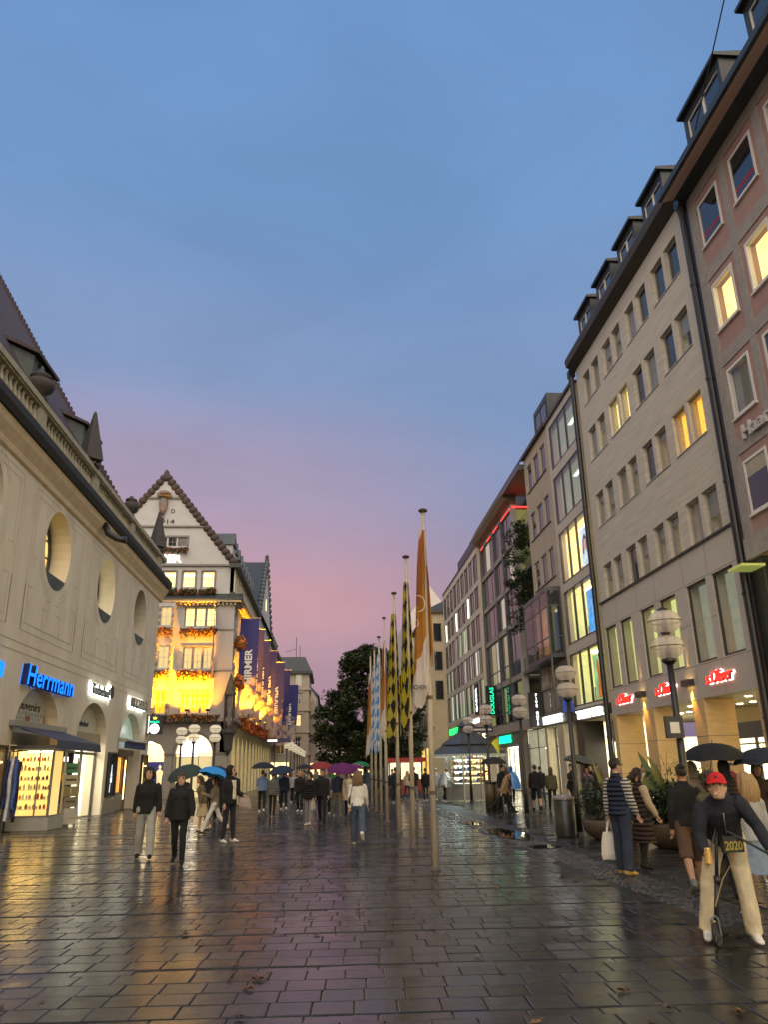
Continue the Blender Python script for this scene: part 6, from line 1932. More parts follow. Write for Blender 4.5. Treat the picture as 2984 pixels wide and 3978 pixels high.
# ================================================================== flagpoles and flags
m_pole = mat('pale_pole', (.46, .40, .31), rough=.45, metal=.1, var=.2, scale=6, stretch=(1, 1, .3))
m_cap = mat('pole_cap', (.08, .06, .055), rough=.5)
def flag_mat(kind):
    m = bpy.data.materials.new('flag_' + kind)
    m.use_nodes = True
    t = m.node_tree; b = t.nodes['Principled BSDF']
    uv = t.nodes.new('ShaderNodeUVMap')
    sp = t.nodes.new('ShaderNodeSeparateXYZ')
    t.links.new(uv.outputs[0], sp.inputs[0])
    def math_(op, a, b_=None, c_=None):
        n = t.nodes.new('ShaderNodeMath'); n.operation = op
        for i, x in enumerate((a, b_, c_)):
            if x is None: continue
            if isinstance(x, (int, float)): n.inputs[i].default_value = x
            else: t.links.new(x, n.inputs[i])
        return n.outputs[0]
    if kind != 'orange':
        p = math_('MULTIPLY', sp.outputs[0], 4.2); q = math_('MULTIPLY', sp.outputs[1], 2.1)
        a = math_('FLOOR', math_('ADD', p, q)); c = math_('FLOOR', math_('SUBTRACT', p, q))
        ch = math_('MODULO', math_('ABSOLUTE', math_('ADD', a, c)), 2.0)
        mx_ = t.nodes.new('ShaderNodeMixRGB')
        t.links.new(ch, mx_.inputs[0])
        mx_.inputs[1].default_value = (.014, .013, .012, 1) if kind == 'yellow' else (.10, .30, .62, 1)
        mx_.inputs[2].default_value = (.44, .36, .03, 1) if kind == 'yellow' else (.68, .70, .74, 1)
        col = mx_.outputs[0]
    else:
        n1 = t.nodes.new('ShaderNodeTexNoise'); n1.inputs['Scale'].default_value = 2.0
        t.links.new(uv.outputs[0], n1.inputs['Vector'])
        z = math_('ADD', sp.outputs[1], math_('MULTIPLY', sp.outputs[0], .95))
        r = t.nodes.new('ShaderNodeValToRGB'); r.color_ramp.interpolation = 'CONSTANT'
        mrn = t.nodes.new('ShaderNodeMapRange'); mrn.inputs[1].default_value = 0; mrn.inputs[2].default_value = 4
        t.links.new(z, mrn.inputs[0]); t.links.new(mrn.outputs[0], r.inputs[0])
        e = r.color_ramp.elements
        e[0].position = 0; e[0].color = (.66, .60, .54, 1)
        e[1].position = .27; e[1].color = (.46, .20, .03, 1)
        k_ = e.new(.56); k_.color = (.38, .15, .03, 1)
        k_ = e.new(.72); k_.color = (.36, .11, .03, 1)
        k_ = e.new(.84); k_.color = (.66, .62, .58, 1)
        mm = t.nodes.new('ShaderNodeHueSaturation')
        t.links.new(r.outputs[0], mm.inputs['Color'])
        t.links.new(math_('ADD', math_('MULTIPLY', n1.outputs['Fac'], .5), .75), mm.inputs['Value'])
        col = mm.outputs[0]
    t.links.new(col, b.inputs['Base Color'])
    b.inputs['Roughness'].default_value = .85
    tl = t.nodes.new('ShaderNodeBsdfTranslucent')
    t.links.new(col, tl.inputs[0])
    ms = t.nodes.new('ShaderNodeMixShader'); ms.inputs[0].default_value = .35
    t.links.new(b.outputs[0], ms.inputs[1]); t.links.new(tl.outputs[0], ms.inputs[2])
    t.links.new(ms.outputs[0], t.nodes['Material Output'].inputs[0])
    return m
FM = {k_: flag_mat(k_) for k_ in ('orange', 'yellow', 'blue')}
def pole(x, y, h, lb):
    t_ = thing('flagpole', lb, 'flagpole', (x, y, 0), 'row of flagpoles along the street')
    MB().tube([(x, y, 0), (x, y, h * .45), (x, y, h)], [.058, .05, .036], 12).build('pole', m_pole, t_, smooth=True)
    MB().lathe([(.04, -.02), (.085, .0), (.10, .03), (.06, .06)], (x, y, h), 12).build('pole_cap', m_cap, t_)
    for z in (1.25, 2.95):
        MB().lathe([(.064, 0), (.066, .07)], (x, y, z), 12).build('pole_band', m_cap, t_)
    MB().lathe([(.11, 0), (.10, .03), (.07, .05)], (x, y, .002), 12).build('pole_foot', m_cap, t_)
    return t_
def flag(x, y, zt, zb, L, Rr, kind, lb, seed):
    """limp cloth in folds: L / Rr are how far it swings out left and right of the pole"""
    rnd = random.Random(seed)
    ns, nzv = 26, 30
    keys = [(0, -.07), (-.30, -.11), (-.55, -.02), (-.95, -.10), (-.78, .0), (-1.0, .07), (-.45, .09), (-.1, .07), (.35, .10), (.9, .05), (.55, -.03), (1.0, -.08), (.7, -.12)]
    vs_ = []; uv = []
    for i in range(nzv + 1):
        q = i / nzv
        z0 = zt + (zb - zt) * q
        spread = (.25 + .75 * q ** .8)
        for j in range(ns + 1):
            s_ = j / ns * (len(keys) - 1)
            k_ = min(int(s_), len(keys) - 2); f_ = s_ - k_; f_ = f_ * f_ * (3 - 2 * f_)
            kx = keys[k_][0] * (1 - f_) + keys[k_ + 1][0] * f_
            ky = keys[k_][1] * (1 - f_) + keys[k_ + 1][1] * f_
            kx += .10 * math.sin(q * 6 + seed + j * .4) * q
            amp = L if kx < 0 else Rr
            top = .5 * (1 - spread)
            X_ = x + kx * amp * spread + (.0 if kx < 0 else .02)
            sl = z0 + (.22 * q * abs(kx) * (1 if kx < 0 else .6)) * -1 + .12 * math.sin(j * .9 + seed) * q * q
            if kx > 0:
                sl = zt + (sl - zt) * .78
            vs_.append((X_, y + ky * (.5 + q) + .02 * math.sin(q * 9 + j), sl))
            uv.append((j / ns * 1.25, (1 - q) * (zt - zb)))
    b = MB(); b.v = vs_
    for i in range(nzv):
        for j in range(ns):
            b.f.append((i * (ns + 1) + j, i * (ns + 1) + j + 1, (i + 1) * (ns + 1) + j + 1, (i + 1) * (ns + 1) + j)); b.m.append(0)
    o = b.build('flag', FM[kind], at=(x, y, zt), smooth=True)
    lay = o.data.uv_layers.new(name='uv')
    for lp in o.data.loops:
        lay.data[lp.index].uv = uv[lp.vertex_index]
    return tag(o, lb, 'flag', 'flags on the row of poles')
fl_ = [(2.0 - .10, 14.88, 6.70, 'tall pale flagpole nearest the viewer, with the orange banner'), (1.95, 19.04, 6.85, 'second flagpole from the viewer'), (2.0, 23.46, 6.88, 'third flagpole from the viewer, stickers on its foot'),
       (2.0, 28.2, 7.0, 'fourth flagpole from the viewer'), (2.05, 32.5, 7.0, 'fifth flagpole from the viewer'), (2.02, 35.5, 6.95, 'sixth flagpole from the viewer'), (2.0, 38.6, 7.1, 'farthest flagpole of the row')]
for x, y, h, lb in fl_:
    pole(x, y, h, lb)
fo = flag(1.88, 14.86, 6.30, 3.0, .29, .10, 'orange', 'orange and white banner on the nearest flagpole, MUENCHEN lettering at its foot'.replace('MUENCHEN', 'partly hidden'), 1)
b = MB()
flag(1.93, 19.02, 6.2, 2.75, .22, .14, 'yellow', 'black and yellow lozenge flag on the second flagpole', 2)
flag(1.98, 23.44, 6.25, 2.6, .30, .14, 'yellow', 'black and yellow lozenge flag on the third flagpole', 3)
flag(1.98, 28.18, 6.2, 2.8, .22, .14, 'orange', 'narrow orange banner on the fourth flagpole', 4)
flag(2.03, 32.48, 6.3, 2.5, .26, .16, 'blue', 'white and blue lozenge flag on the fifth flagpole', 5)
flag(2.0, 35.48, 6.2, 2.7, .22, .14, 'blue', 'white and blue lozenge flag on the sixth flagpole', 6)
flag(1.98, 38.58, 6.2, 2.6, .24, .14, 'orange', 'orange banner on the farthest flagpole', 7)
F_FL = Fr((0, 14.70, 0), (1, 0, 0), (0, -1, 0))
word('NCHEN', F_FL, 1.52, 3.12, .035, .105, mat('flag_ink', (.04, .035, .03), rough=.8, var=0), fo, ex=.003, bold=.02, width=.30, split=False, name='flag_lettering')
b = MB()
b.tube([F_FL.p(1.72 + .13 * math.cos(t_), 4.75 + .16 * math.sin(t_), .02) for t_ in [-1.6 + 3.6 * i / 14 for i in range(15)]], .007, 5)
b.tube([F_FL.p(1.66 + .05 * math.cos(t_), 4.37 + .07 * math.sin(t_), .02) for t_ in [2 * PI * i / 12 for i in range(13)]], .006, 5)
b.build('flag_emblem', mat('flag_white', (.72, .66, .60), rough=.8), fo)

# ================================================================== globe lamps
def globe_mat(name, col, a, es):
    m = bpy.data.materials.new(name)
    m.use_nodes = True
    t = m.node_tree; b = t.nodes['Principled BSDF']
    b.inputs['Base Color'].default_value = tuple(col) + (1,)
    b.inputs['Roughness'].default_value = .12
    b.inputs['Emission Color'].default_value = (1, .86, .62, 1)
    b.inputs['Emission Strength'].default_value = es
    tr = t.nodes.new('ShaderNodeBsdfTransparent')
    tl = t.nodes.new('ShaderNodeBsdfTranslucent'); tl.inputs[0].default_value = tuple(col) + (1,)
    m1 = t.nodes.new('ShaderNodeMixShader'); m1.inputs[0].default_value = .45
    t.links.new(b.outputs[0], m1.inputs[1]); t.links.new(tl.outputs[0], m1.inputs[2])
    m2 = t.nodes.new('ShaderNodeMixShader'); m2.inputs[0].default_value = a
    t.links.new(m1.outputs[0], m2.inputs[1]); t.links.new(tr.outputs[0], m2.inputs[2])
    t.links.new(m2.outputs[0], t.nodes['Material Output'].inputs[0])
    return m
g_dim = globe_mat('lamp_globe', (.84, .74, .66), .47, .06)
g_lit = globe_mat('lit_lamp_globe', (.85, .80, .68), .25, .55)
def make_lamp(gm, r):
    t_ = thing('street_lamp', '', 'street lamp', (0, 0, 0), 'double globe street lamps')
    MB().tube([(0, 0, 0), (0, 0, 1.0), (0, 0, 3.44)], [.085, .068, .055], 10).build('post', m_blk, t_, smooth=True)
    MB().lathe([(.12, 0), (.11, .06), (.085, .1)], (0, 0, .002), 10).build('foot', m_blk, t_)
    MB().lathe([(.06, 3.36), (.13, 3.42), (.13, 3.46), (.05, 3.48)], (0, 0, 0), 12).build('collar', m_blk, t_)
    for zc in (3.67, 4.12):
        g = MB()
        prof = [(r * max(.02, math.cos(a)) ** .82, .205 * math.sin(a)) for a in [-PI / 2 + PI * i / 14 for i in range(15)]]
        g.lathe(prof, (0, 0, zc), 24)
        go = g.build('globe', gm, t_, smooth=True)
        MB().tube([(r * math.cos(k) * 1.005, r * math.sin(k) * 1.005, zc) for k in [2 * PI * i / 24 for i in range(25)]], .008, 5).build('seam_ring', m_cap, go)
        MB().lathe([(.045, -.19), (.06, -.08), (.045, .02), (.03, .17)], (0, 0, zc), 8).build('lamp_core', m_cap, go)
    MB().lathe([(.10, 3.86), (.06, 3.895), (.10, 3.93)], (0, 0, 0), 10).build('neck', m_cap, t_)
    MB().lathe([(.09, 4.31), (.10, 4.34), (.03, 4.38)], (0, 0, 0), 10).build('lid', m_blk, t_)
    return t_
L0 = make_lamp(g_dim, .285)
L1 = make_lamp(g_lit, .30)
lamps_r = [(5.97, 13.3, 'double globe lamp with a small sign box, nearest, beside the large planter'), (6.45, 20.97, 'double globe lamp behind the dark bin, second from the viewer on the shop side'), (7.19, 29.54, 'double globe lamp in front of the green DOUGLAS door sign'),
           (6.81, 34.18, 'double globe lamp above the twin bin, beside the tall black sign'), (7.42, 42.26, 'double globe lamp standing against the kiosk roof'), (7.3, 57, 'double globe lamp beyond the kiosk on the shop side')]
for i, (x, y, lb) in enumerate(lamps_r):
    o = L0 if i == 0 else copy_tree(L0)
    o.location = (x, y, 0); o['label'] = lb
    o.rotation_euler = (0, 0, i)
lamps_l = [(-8.0, 44.0, 'creamy double globe lamp next to the round white clock'), (-6.92, 41.5, 'creamy double globe lamp in front of the bright arched shop window, the taller'), (-5.95, 42.2, 'creamy double globe lamp at the pier of the arched shop window')]
lamps_l += [(-3.9 + .02 * k, 74 + 7.5 * k, 'small lit globe lamp in the far row down the street') for k in range(12)]
for i, (x, y, lb) in enumerate(lamps_l):
    o = L1 if i == 0 else copy_tree(L1)
    o.location = (x, y, -.25 if i < 3 else .2); o['label'] = lb
    if i >= 3: o['group'] = 'far row of globe lamps'
# sign box and stickers on the nearest lamp
t_ = thing('sign_box', 'small black box with a white plate strapped to the nearest lamp post', 'sign box', (5.85, 13.2, 2.3))
MB().box(5.70, 6.0, 13.16, 13.24, 2.12, 2.48).build('box', m_blk, t_); MB().box(5.76, 5.92, 13.14, 13.158, 2.2, 2.38).build('plate', mat('white_plate', (.6, .58, .5), rough=.5), t_)
t_ = thing('street_sign', 'long dark street name board fixed between two globe lamps near the kiosk', 'street sign', (7.6, 42.0, 3.0))
MB().box(7.5, 8.75, 42.2, 42.26, 3.50, 3.78).build('board', mat('navy_board', (.012, .018, .1)), t_)
MB().box(7.58, 8.66, 42.18, 42.198, 3.60, 3.68).build('name_strip', mat('white_plate', (.6, .58, .5)), t_)
t_ = thing('direction_sign', 'dark blue direction sign on a post beyond the couples under umbrellas', 'street sign', (-4.3, 68, 3))
MB().tube([(-4.6, 68, 0), (-4.6, 68, 4.6)], .05, 6).build('post', m_blk, t_)
MB().box(-5.3, -3.3, 67.9, 67.96, 4.0, 4.35).build('board', mat('navy_board', (.012, .018, .1)), t_)
MB().box(-5.2, -4.4, 67.88, 67.898, 4.1, 4.26).build('lit_panel', emis('sign_panel', (1, .95, .8), 2), t_)

# ================================================================== bins
m_bin = mat('dark_bin', (.045, .045, .048), rough=.35, metal=.5, var=.15)
t_ = thing('litter_bin', 'dark round litter bin at the second globe lamp', 'litter bin', (6.0, 20.67, 0))
MB().lathe([(.24, 0), (.255, .05), (.265, .88), (.25, .9)], (6.0, 20.67, 0), 20).build('body', m_bin, t_, smooth=True)
MB().lathe([(.285, .90), (.29, .95), (.2, .99), (.19, .93)], (6.0, 20.67, 0), 20).build('rim', mat('bin_rim', (.3, .28, .25), rough=.3, metal=.5), t_)
t_ = thing('litter_bin', 'twin upright litter bin in front of the kiosk lamp', 'litter bin', (6.9, 34.13, 0))
for dx in (-.17, .18):
    MB().lathe([(.2, 0), (.21, 1.05), (.17, 1.1)], (6.9 + dx, 33.9, 0), 14).build('body', mat('bronze_bin', (.12, .10, .075), rough=.4, metal=.4, var=.2), t_, smooth=True)
    MB().lathe([(.225, 1.08), (.23, 1.13), (.1, 1.16)], (6.9 + dx, 33.9, 0), 14).build('rim', m_bin, t_)

# ================================================================== kiosk
KX, KY = 7.65, 44.2
ki = thing('kiosk', 'octagonal glass kiosk with a grey pyramid roof, shelves glowing inside', 'kiosk', (KX, KY, 0))
def oct_(r, z, a0=PI / 8):
    return [(KX + r * math.cos(a0 + PI / 4 * k), KY + r * math.sin(a0 + PI / 4 * k), z) for k in range(8)]
m_kroof = mat('grey_kiosk_roof', (.075, .08, .09), rough=.5, metal=.3, var=.15)
for (r0, z0, r1, z1, nm) in ((2.15, 2.42, 1.25, 2.95, 'roof_skirt'), (1.45, 2.93, .42, 3.62, 'roof'), (.5, 3.6, .4, 3.9, 'roof_lantern'), (.55, 3.9, .05, 4.25, 'roof_cap')):
    b = MB(); b.add(oct_(r0, z0) + oct_(r1, z1), [(k, (k + 1) % 8, 8 + (k + 1) % 8, 8 + k) for k in range(8)] + [tuple(range(8, 16))])
    r_ = b.build(nm, m_kroof, ki)
    for p_, q_ in zip(oct_(r0 + .01, z0 + .02), oct_(r1 + .01, z1 + .02)):
        MB().tube([p_, q_], .025, 5).build('roof_rib', m_steel, r_)
b = MB()
for p_, q_ in zip(oct_(2.16, 2.42), oct_(2.16, 2.42)[1:] + oct_(2.16, 2.42)[:1]):
    b.quad(p_, q_, (q_[0], q_[1], 2.30), (p_[0], p_[1], 2.30))
b.build('roof_edge', mat('milky_glass', (.42, .47, .45), rough=.3), ki)
for p_ in oct_(1.24, 0):
    MB().tube([p_, (p_[0], p_[1], 2.55)], .05, 6).build('post', m_alu, ki)
lo_, hi_ = oct_(1.2, .01), oct_(1.2, .82)
for k in range(8):
    a, b2 = Vector(lo_[k]), Vector(lo_[(k + 1) % 8])
    U = (b2 - a).normalized(); Wd = Vector((U.y, -U.x, 0)); ln = (b2 - a).length
    Fk = Fr((a.x, a.y, 0), U, Wd)
    q = MB()
    for s_ in range(6):
        q.fbox(Fk, .06, ln - .06, .10 + .12 * s_, .205 + .12 * s_, -.03, .02)
    q.build('louvre_panel', m_alu, ki)
    MB().fbox(Fk, .02, ln - .02, .83, .90, -.15, .06).build('counter', m_alu, ki)
    MB().quad(Fk.p(.05, .9, 0), Fk.p(ln - .05, .9, 0), Fk.p(ln - .05, 2.5, 0), Fk.p(.05, 2.5, 0)).build('pane', m_gls, ki)
    cc = ((.7, .95, .9), (1, .85, .45), (1, .75, .3), (.8, 1, .9))[k % 4]
    mm = mat('kiosk_wall_%d' % (k % 4), cc, rough=.7, var=.5, scale=3, emit=cc, estr=1.6)  # back panels glow in place of light falling on them
    sh = MB(); gd = MB()
    MB().fbox(Fk, .02, ln - .02, .9, 2.5, -.5, -.46).build('back_panel', mm, ki)
    for s_ in range(5):
        v = .95 + .3 * s_
        sh.fbox(Fk, .05, ln - .05, v, v + .02, -.45, -.1)
        for g_i in range(8):
            u = .08 + (ln - .16) * g_i / 8
            gd.fbox(Fk, u, u + .08, v + .02, v + random.uniform(.1, .25), -.3, -.22, random.randrange(5))
    so = sh.build('shelf', m_alu, ki); gd.build('goods', gcols, so, kind='stuff')
b = MB(); b.add(oct_(1.5, 2.44) + oct_(1.85, 2.40), [(k, (k + 1) % 8, 8 + (k + 1) % 8, 8 + k) for k in range(8)]); b.build('canopy_light', emis('canopy_light', (.85, 1, .92), 7), ki)
b = MB(); b.add(oct_(1.0, 2.50), [tuple(range(8))]); b.build('ceiling_light', emis('kiosk_lamp', (.9, 1, .9), 26), ki)
Fk = Fr((0, 43.0, 0), (1, 0, 0), (0, -1, 0))
t_ = thing('hanging_sign', 'red and cream upright sign panel at the corner of the kiosk, letters running down', 'hanging sign', (8.5, 43, 1.5))
MB().fbox(Fk, 8.25, 8.62, .95, 2.15, -.03, .03).build('board', mat('dark_red_board', (.10, .02, .015), rough=.4), t_)
word('Carter', Fk, 8.36, 2.10, .035, .36, emis('cream_word', (1, .75, .35), 2.5), t_, ex=.004, vertical='down', width=1.1, bold=.02, split=False, name='lettering')
MB().tube([(8.6, 40.2, 2.2), (8.55, 40, 3.4)], .015, 5)
t_ = thing('advertising_flag', 'small yellow teardrop flag beside the kiosk roof', 'flag', (8.45, 40, 2.2))
MB().tube([(8.58, 40, 0), (8.55, 40, 2.4), (8.46, 40, 3.35)], .018, 5).build('pole', m_alu, t_)
b = MB(); pts = [(8.50, 3.12), (8.30, 3.02), (8.15, 2.86), (8.28, 2.72), (8.42, 2.5), (8.50, 2.2), (8.56, 2.3), (8.58, 2.6), (8.57, 2.95)]
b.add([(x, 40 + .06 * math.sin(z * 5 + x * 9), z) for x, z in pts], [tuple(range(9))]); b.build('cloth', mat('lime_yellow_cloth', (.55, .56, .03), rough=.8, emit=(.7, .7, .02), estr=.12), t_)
# red food cart beyond the poles
ct = thing('food_cart', 'food cart with a red canopy edge and warm lit glass, behind the flagpoles', 'food cart', (4.9, 52, 0))
MB().box(3.9, 6.0, 52, 53.6, .2, 1.1).build('body', mat('red_cart', (.28, .04, .03), rough=.5), ct)
MB().box(3.95, 5.95, 52.05, 53.5, 1.1, 2.1).build('lit_glass', emis('cart_light', (1, .82, .45), 1.8, .4, 2.5), ct)
MB().box(3.7, 6.2, 51.5, 53.9, 2.15, 2.4).build('canopy', mat('red_canopy', (.35, .03, .025), rough=.7), ct)
for x in (3.9, 4.6, 5.3, 5.97):
    MB().box(x - .04, x + .04, 51.97, 52.03, 0, 2.15).build('post', m_blk, ct)
for x in (4.3, 5.6):
    b = MB(); b.prism(ellipse(x, .25, .25, .25, 12), lambda p_, q_, r_: (p_, 51.9 + r_, q_), 0, .08); b.build('wheel', m_blk, ct)

# ================================================================== planters
m_bowl = mat('planter_bowl', (.085, .062, .045), rough=.55, var=.25, scale=4, bump=.2)
m_leafd = mat('dark_leaf', (.030, .048, .018), rough=.55, var=.4, scale=6, per_obj=.15)
m_leafb = mat('banana_leaf', (.030, .052, .018), rough=.4, var=.3, scale=4)
def leaf_cloud(b, cs, n, sz, mi=(0,), rr=1.0, up=.3):
    for k in range(n):
        c, r_ = random.choice(cs)
        d = Vector((random.gauss(0, 1), random.gauss(0, 1), random.gauss(0, 1))).normalized() * random.random() ** .4 * rr
        p_ = Vector(c) + Vector((d.x * r_[0], d.y * r_[1], d.z * r_[2]))
        a = Vector((random.uniform(-1, 1), random.uniform(-1, 1), random.uniform(-.6, up))).normalized()
        e = a.cross(Vector((random.uniform(-1, 1), random.uniform(-1, 1), 1))).normalized()
        s_ = sz * random.uniform(.6, 1.4)
        b.add([p_ - a * s_, p_ + e * s_ * .5, p_ + a * s_, p_ - e * s_ * .5], [(0, 1, 2, 3)], random.choice(mi))
def big_leaf(b, base, tip, wd, droop, mi=0):
    base, tip = Vector(base), Vector(tip)
    d = tip - base; side = d.cross(Vector((.2, -.6, .4))).normalized()
    pts = []
    for i in range(9):
        q = i / 8
        p_ = base + d * q - Vector((0, 0, droop * q * q))
        w_ = wd * math.sin(PI * min(1, .12 + q * .88)) ** .8
        cup = Vector((0, -.3, -.5)).normalized() * w_ * .35
        pts += [p_ + side * w_ + cup, p_, p_ - side * w_ + cup]
    b.add(pts, [(3 * i + a_, 3 * i + a_ + 1, 3 * i + a_ + 4, 3 * i + a_ + 3) for i in range(8) for a_ in (0, 1)], mi)
def planter(cx, cyy, r, h, lb):
    t_ = thing('planter', lb, 'planter', (cx, cyy, 0), 'round planters by the lamps')
    MB().lathe([(r * .62, 0), (r * .72, .06), (r * .95, h * .45), (r, h * .9), (r * .98, h), (r * .88, h), (r * .86, h - .1)], (cx, cyy, 0), 28).build('bowl', m_bowl, t_, smooth=True)
    MB().lathe([(r * .87, h - .1), (.01, h - .06)], (cx, cyy, 0), 20).build('soil', mat('soil', (.02, .015, .01), rough=.9), t_)
    return t_
p1 = planter(7.75, 17.5, 1.02, .52, 'large dark bowl planter with bushes and banana leaves, behind the couple with the white bag')
b = MB()
cs = [((7.75 + .75 * math.cos(a), 17.5 + .75 * math.sin(a), .95 + .18 * math.sin(3 * a)), (.46, .46, .52)) for a in [k * .7 for k in range(9)]] + [((7.75, 17.5, 1.0), (.6, .6, .4))]
leaf_cloud(b, cs, 7500, .05)
b.build('bush', m_leafd, p1, kind='stuff')
for i, (bs, tp, wd, dr) in enumerate((((7.4, 17.4, .9), (6.85, 17.0, 2.15), .14, .25), ((7.5, 17.3, .9), (7.3, 16.6, 1.5), .19, .15), ((7.2, 17.2, 1.0), (6.35, 16.9, 2.0), .12, .45), ((7.6, 17.4, 1.0), (7.75, 17.0, 1.62), .12, .2),
                        ((7.7, 17.6, 1.0), (8.4, 17.5, 2.0), .15, .55), ((7.3, 17.6, 1.0), (7.0, 17.9, 2.3), .11, .3), ((7.5, 17.2, .8), (7.9, 16.5, 1.35), .13, .25))):
    b = MB(); big_leaf(b, bs, tp, wd, dr); b.tube([(bs[0] * .5 + 3.85, 17.5, .5), bs], .018, 5); b.build('leaf', m_leafb, p1, smooth=True)
b = MB()
for k in range(14):
    x0 = 7.2 + random.random() * .9; y0 = 17.1 + random.random() * .6
    b.tube([(x0, y0, .7), (x0 + random.uniform(-.2, .2), y0, 1.5), (x0 + random.uniform(-.35, .35), y0, 1.75 + random.random() * .25)], [.008, .006, .004], 4)
    leaf_cloud(b, [((x0, y0, 1.6), (.25, .2, .25))], 10, .03)
b.build('flower_stalk', m_leafd, p1, kind='stuff')
p2 = planter(6.95, 19.9, .72, .45, 'smaller bowl planter half hidden behind the man in the striped shirt')
b = MB()
leaf_cloud(b, [((6.95 + .5 * math.cos(k), 19.9 + .5 * math.sin(k), .8 + .1 * k % .3), (.38, .38, .42)) for k in range(7)], 3200, .045)
b.build('bush', m_leafd, p2, kind='stuff')
for bs, tp, wd in (((6.9, 19.8, .9), (6.5, 19.6, 1.9), .10), ((7.0, 19.9, .9), (7.1, 19.7, 2.1), .11), ((7.0, 19.8, .9), (7.45, 19.6, 1.6), .09)):
    b = MB(); big_leaf(b, bs, tp, wd, .08); b.build('leaf', m_leafb, p2, smooth=True)

# ================================================================== trees
m_crown = mat('night_foliage', (.028, .044, .014), rough=.7, var=.55, scale=.9)
m_bark = mat('bark', (.05, .04, .03), rough=.9, var=.3, bump=.5)
def tree(x, y, h, rx, lb, n, seed, zb=2.2, lean=0):
    random.seed(seed)
    t_ = thing('street_tree', lb, 'tree', (x, y, 0), 'trees down the street')
    b = MB(); b.tube([(x, y, 0), (x + .1, y, zb), (x + lean, y, h * .55), (x + lean, y, h * .8)], [.28, .22, .12, .04], 8)
    for k in range(9):
        a = k * 2.4; z = zb + (h - zb) * (.05 + .07 * k)
        b.tube([(x + lean * .5, y, z), (x + lean + rx * .45 * math.cos(a), y + rx * .45 * math.sin(a), z + 1.2), (x + lean + rx * .8 * math.cos(a), y + rx * .8 * math.sin(a), z + 1.9)], [.1, .06, .02], 5)
    b.build('trunk', m_bark, t_, smooth=True)
    cs = []
    for k in range(95):
        a = random.uniform(0, 2 * PI); q = random.random()
        z = zb + (h - zb) * q
        w_ = rx * (math.sin(PI * min(1, .16 + .80 * q)) ** .62) * (.82 + .3 * noise.noise((a * 1.2, q * 3, seed)))
        rr = w_ * random.uniform(.45, 1.0)
        s_ = random.uniform(.5, 1.0)
        cs.append(((x + lean + rr * math.cos(a), y + rr * math.sin(a), z), (s_, s_, s_ * .72)))
    b = MB(); leaf_cloud(b, cs, n, .19, rr=1.15)
    b.build('crown', m_crown, t_)
    random.seed(seed + 1)
tree(3.3, 76, 12.9, 4.3, 'big dark tree at the end of the flagpole row', 30000, 3)
tree(7.4, 84, 11.0, 3.4, 'dark tree behind the yellow and black flags', 12000, 5)
tree(1.0, 92, 10.5, 3.2, 'dark tree behind the big tree, on its street side', 10000, 8)
tree(5.8, 100, 10.0, 3.4, 'dark tree deep behind the flags', 9000, 9)
random.seed(21)
# greenery of the glass building's terraces
for i, (zc, rz, rx, n, lb) in enumerate(((17.2, 1.5, .75, 1500, 'dark shrub hanging over the top terrace of the glass building'), (14.6, 1.7, 1.0, 2100, 'dark shrub sprawling from the middle terrace of the glass building'), (12.0, 1.3, .9, 1300, 'dark shrub on the lower terrace of the glass building'))):
    t_ = thing('terrace_plant', lb, 'shrub', (14.6, 54, zc - rz - .4), 'shrubs on the terraces')
    b = MB()
    fz = [15.4, 12.3, 12.3][i]
    for k in range(6):
        b.tube([(15.0, 53.3 + .3 * k, fz), (14.2 - .15 * k, 53.6 + .2 * k, zc), (13.6 - .15 * (k % 3), 53.4 + .3 * k, zc + rz * .8)], [.05, .03, .01], 5)
    b.build('stem', m_bark, t_)
    b = MB(); leaf_cloud(b, [((13.9 + random.uniform(-.9, .7) * rx, 53.8 + random.uniform(-1.6, 1.6), zc + random.uniform(-1, 1) * rz), (.45, .5, .32)) for k in range(20)], n, .10)
    b.build('foliage', m_leafd, t_)

# ================================================================== fallen leaves
random.seed(5)
lm = []
for k in range(5):
    b = MB()
    pts = []
    for j in range(10):
        a = 2 * PI * j / 10
        r_ = (.042 if j % 2 else .026) * random.uniform(.7, 1.2)
        pts.append((r_ * math.cos(a), r_ * math.sin(a) * .8, .006 + .018 * random.random() * (1 if j % 3 else .2)))
    b.add([(0, 0, .004)] + pts, [(0, 1 + j, 1 + (j + 1) % 10) for j in range(10)])
    b.tube([(-.03, 0, .006), (-.07, .012, .012)], .002, 4)
    lm.append([b.mesh('fallen_leaf', mat('autumn_leaf_%d' % c_, col, rough=.5, var=.3, obj=True, scale=30)) for c_, col in enumerate(((.10, .045, .02), (.16, .08, .02), (.06, .03, .02)))])
for k in range(95):
    yy = 4.6 + 12.5 * random.random() ** 1.7
    xx = random.uniform(-.52, .56) * yy * 1.0 + .1 * yy
    o = link('fallen_leaf', lm[k % 5][random.choices((0, 1, 2), (3, 2, 5))[0]], None, (xx, yy, .003))
    o.rotation_euler = (0, 0, random.uniform(0, 6.28)); s_ = random.uniform(.8, 1.7); o.scale = (s_, s_, s_)
    tag(o, 'small withered brown leaf fallen on the wet slabs', 'leaf', 'fallen leaves on the wet slabs')

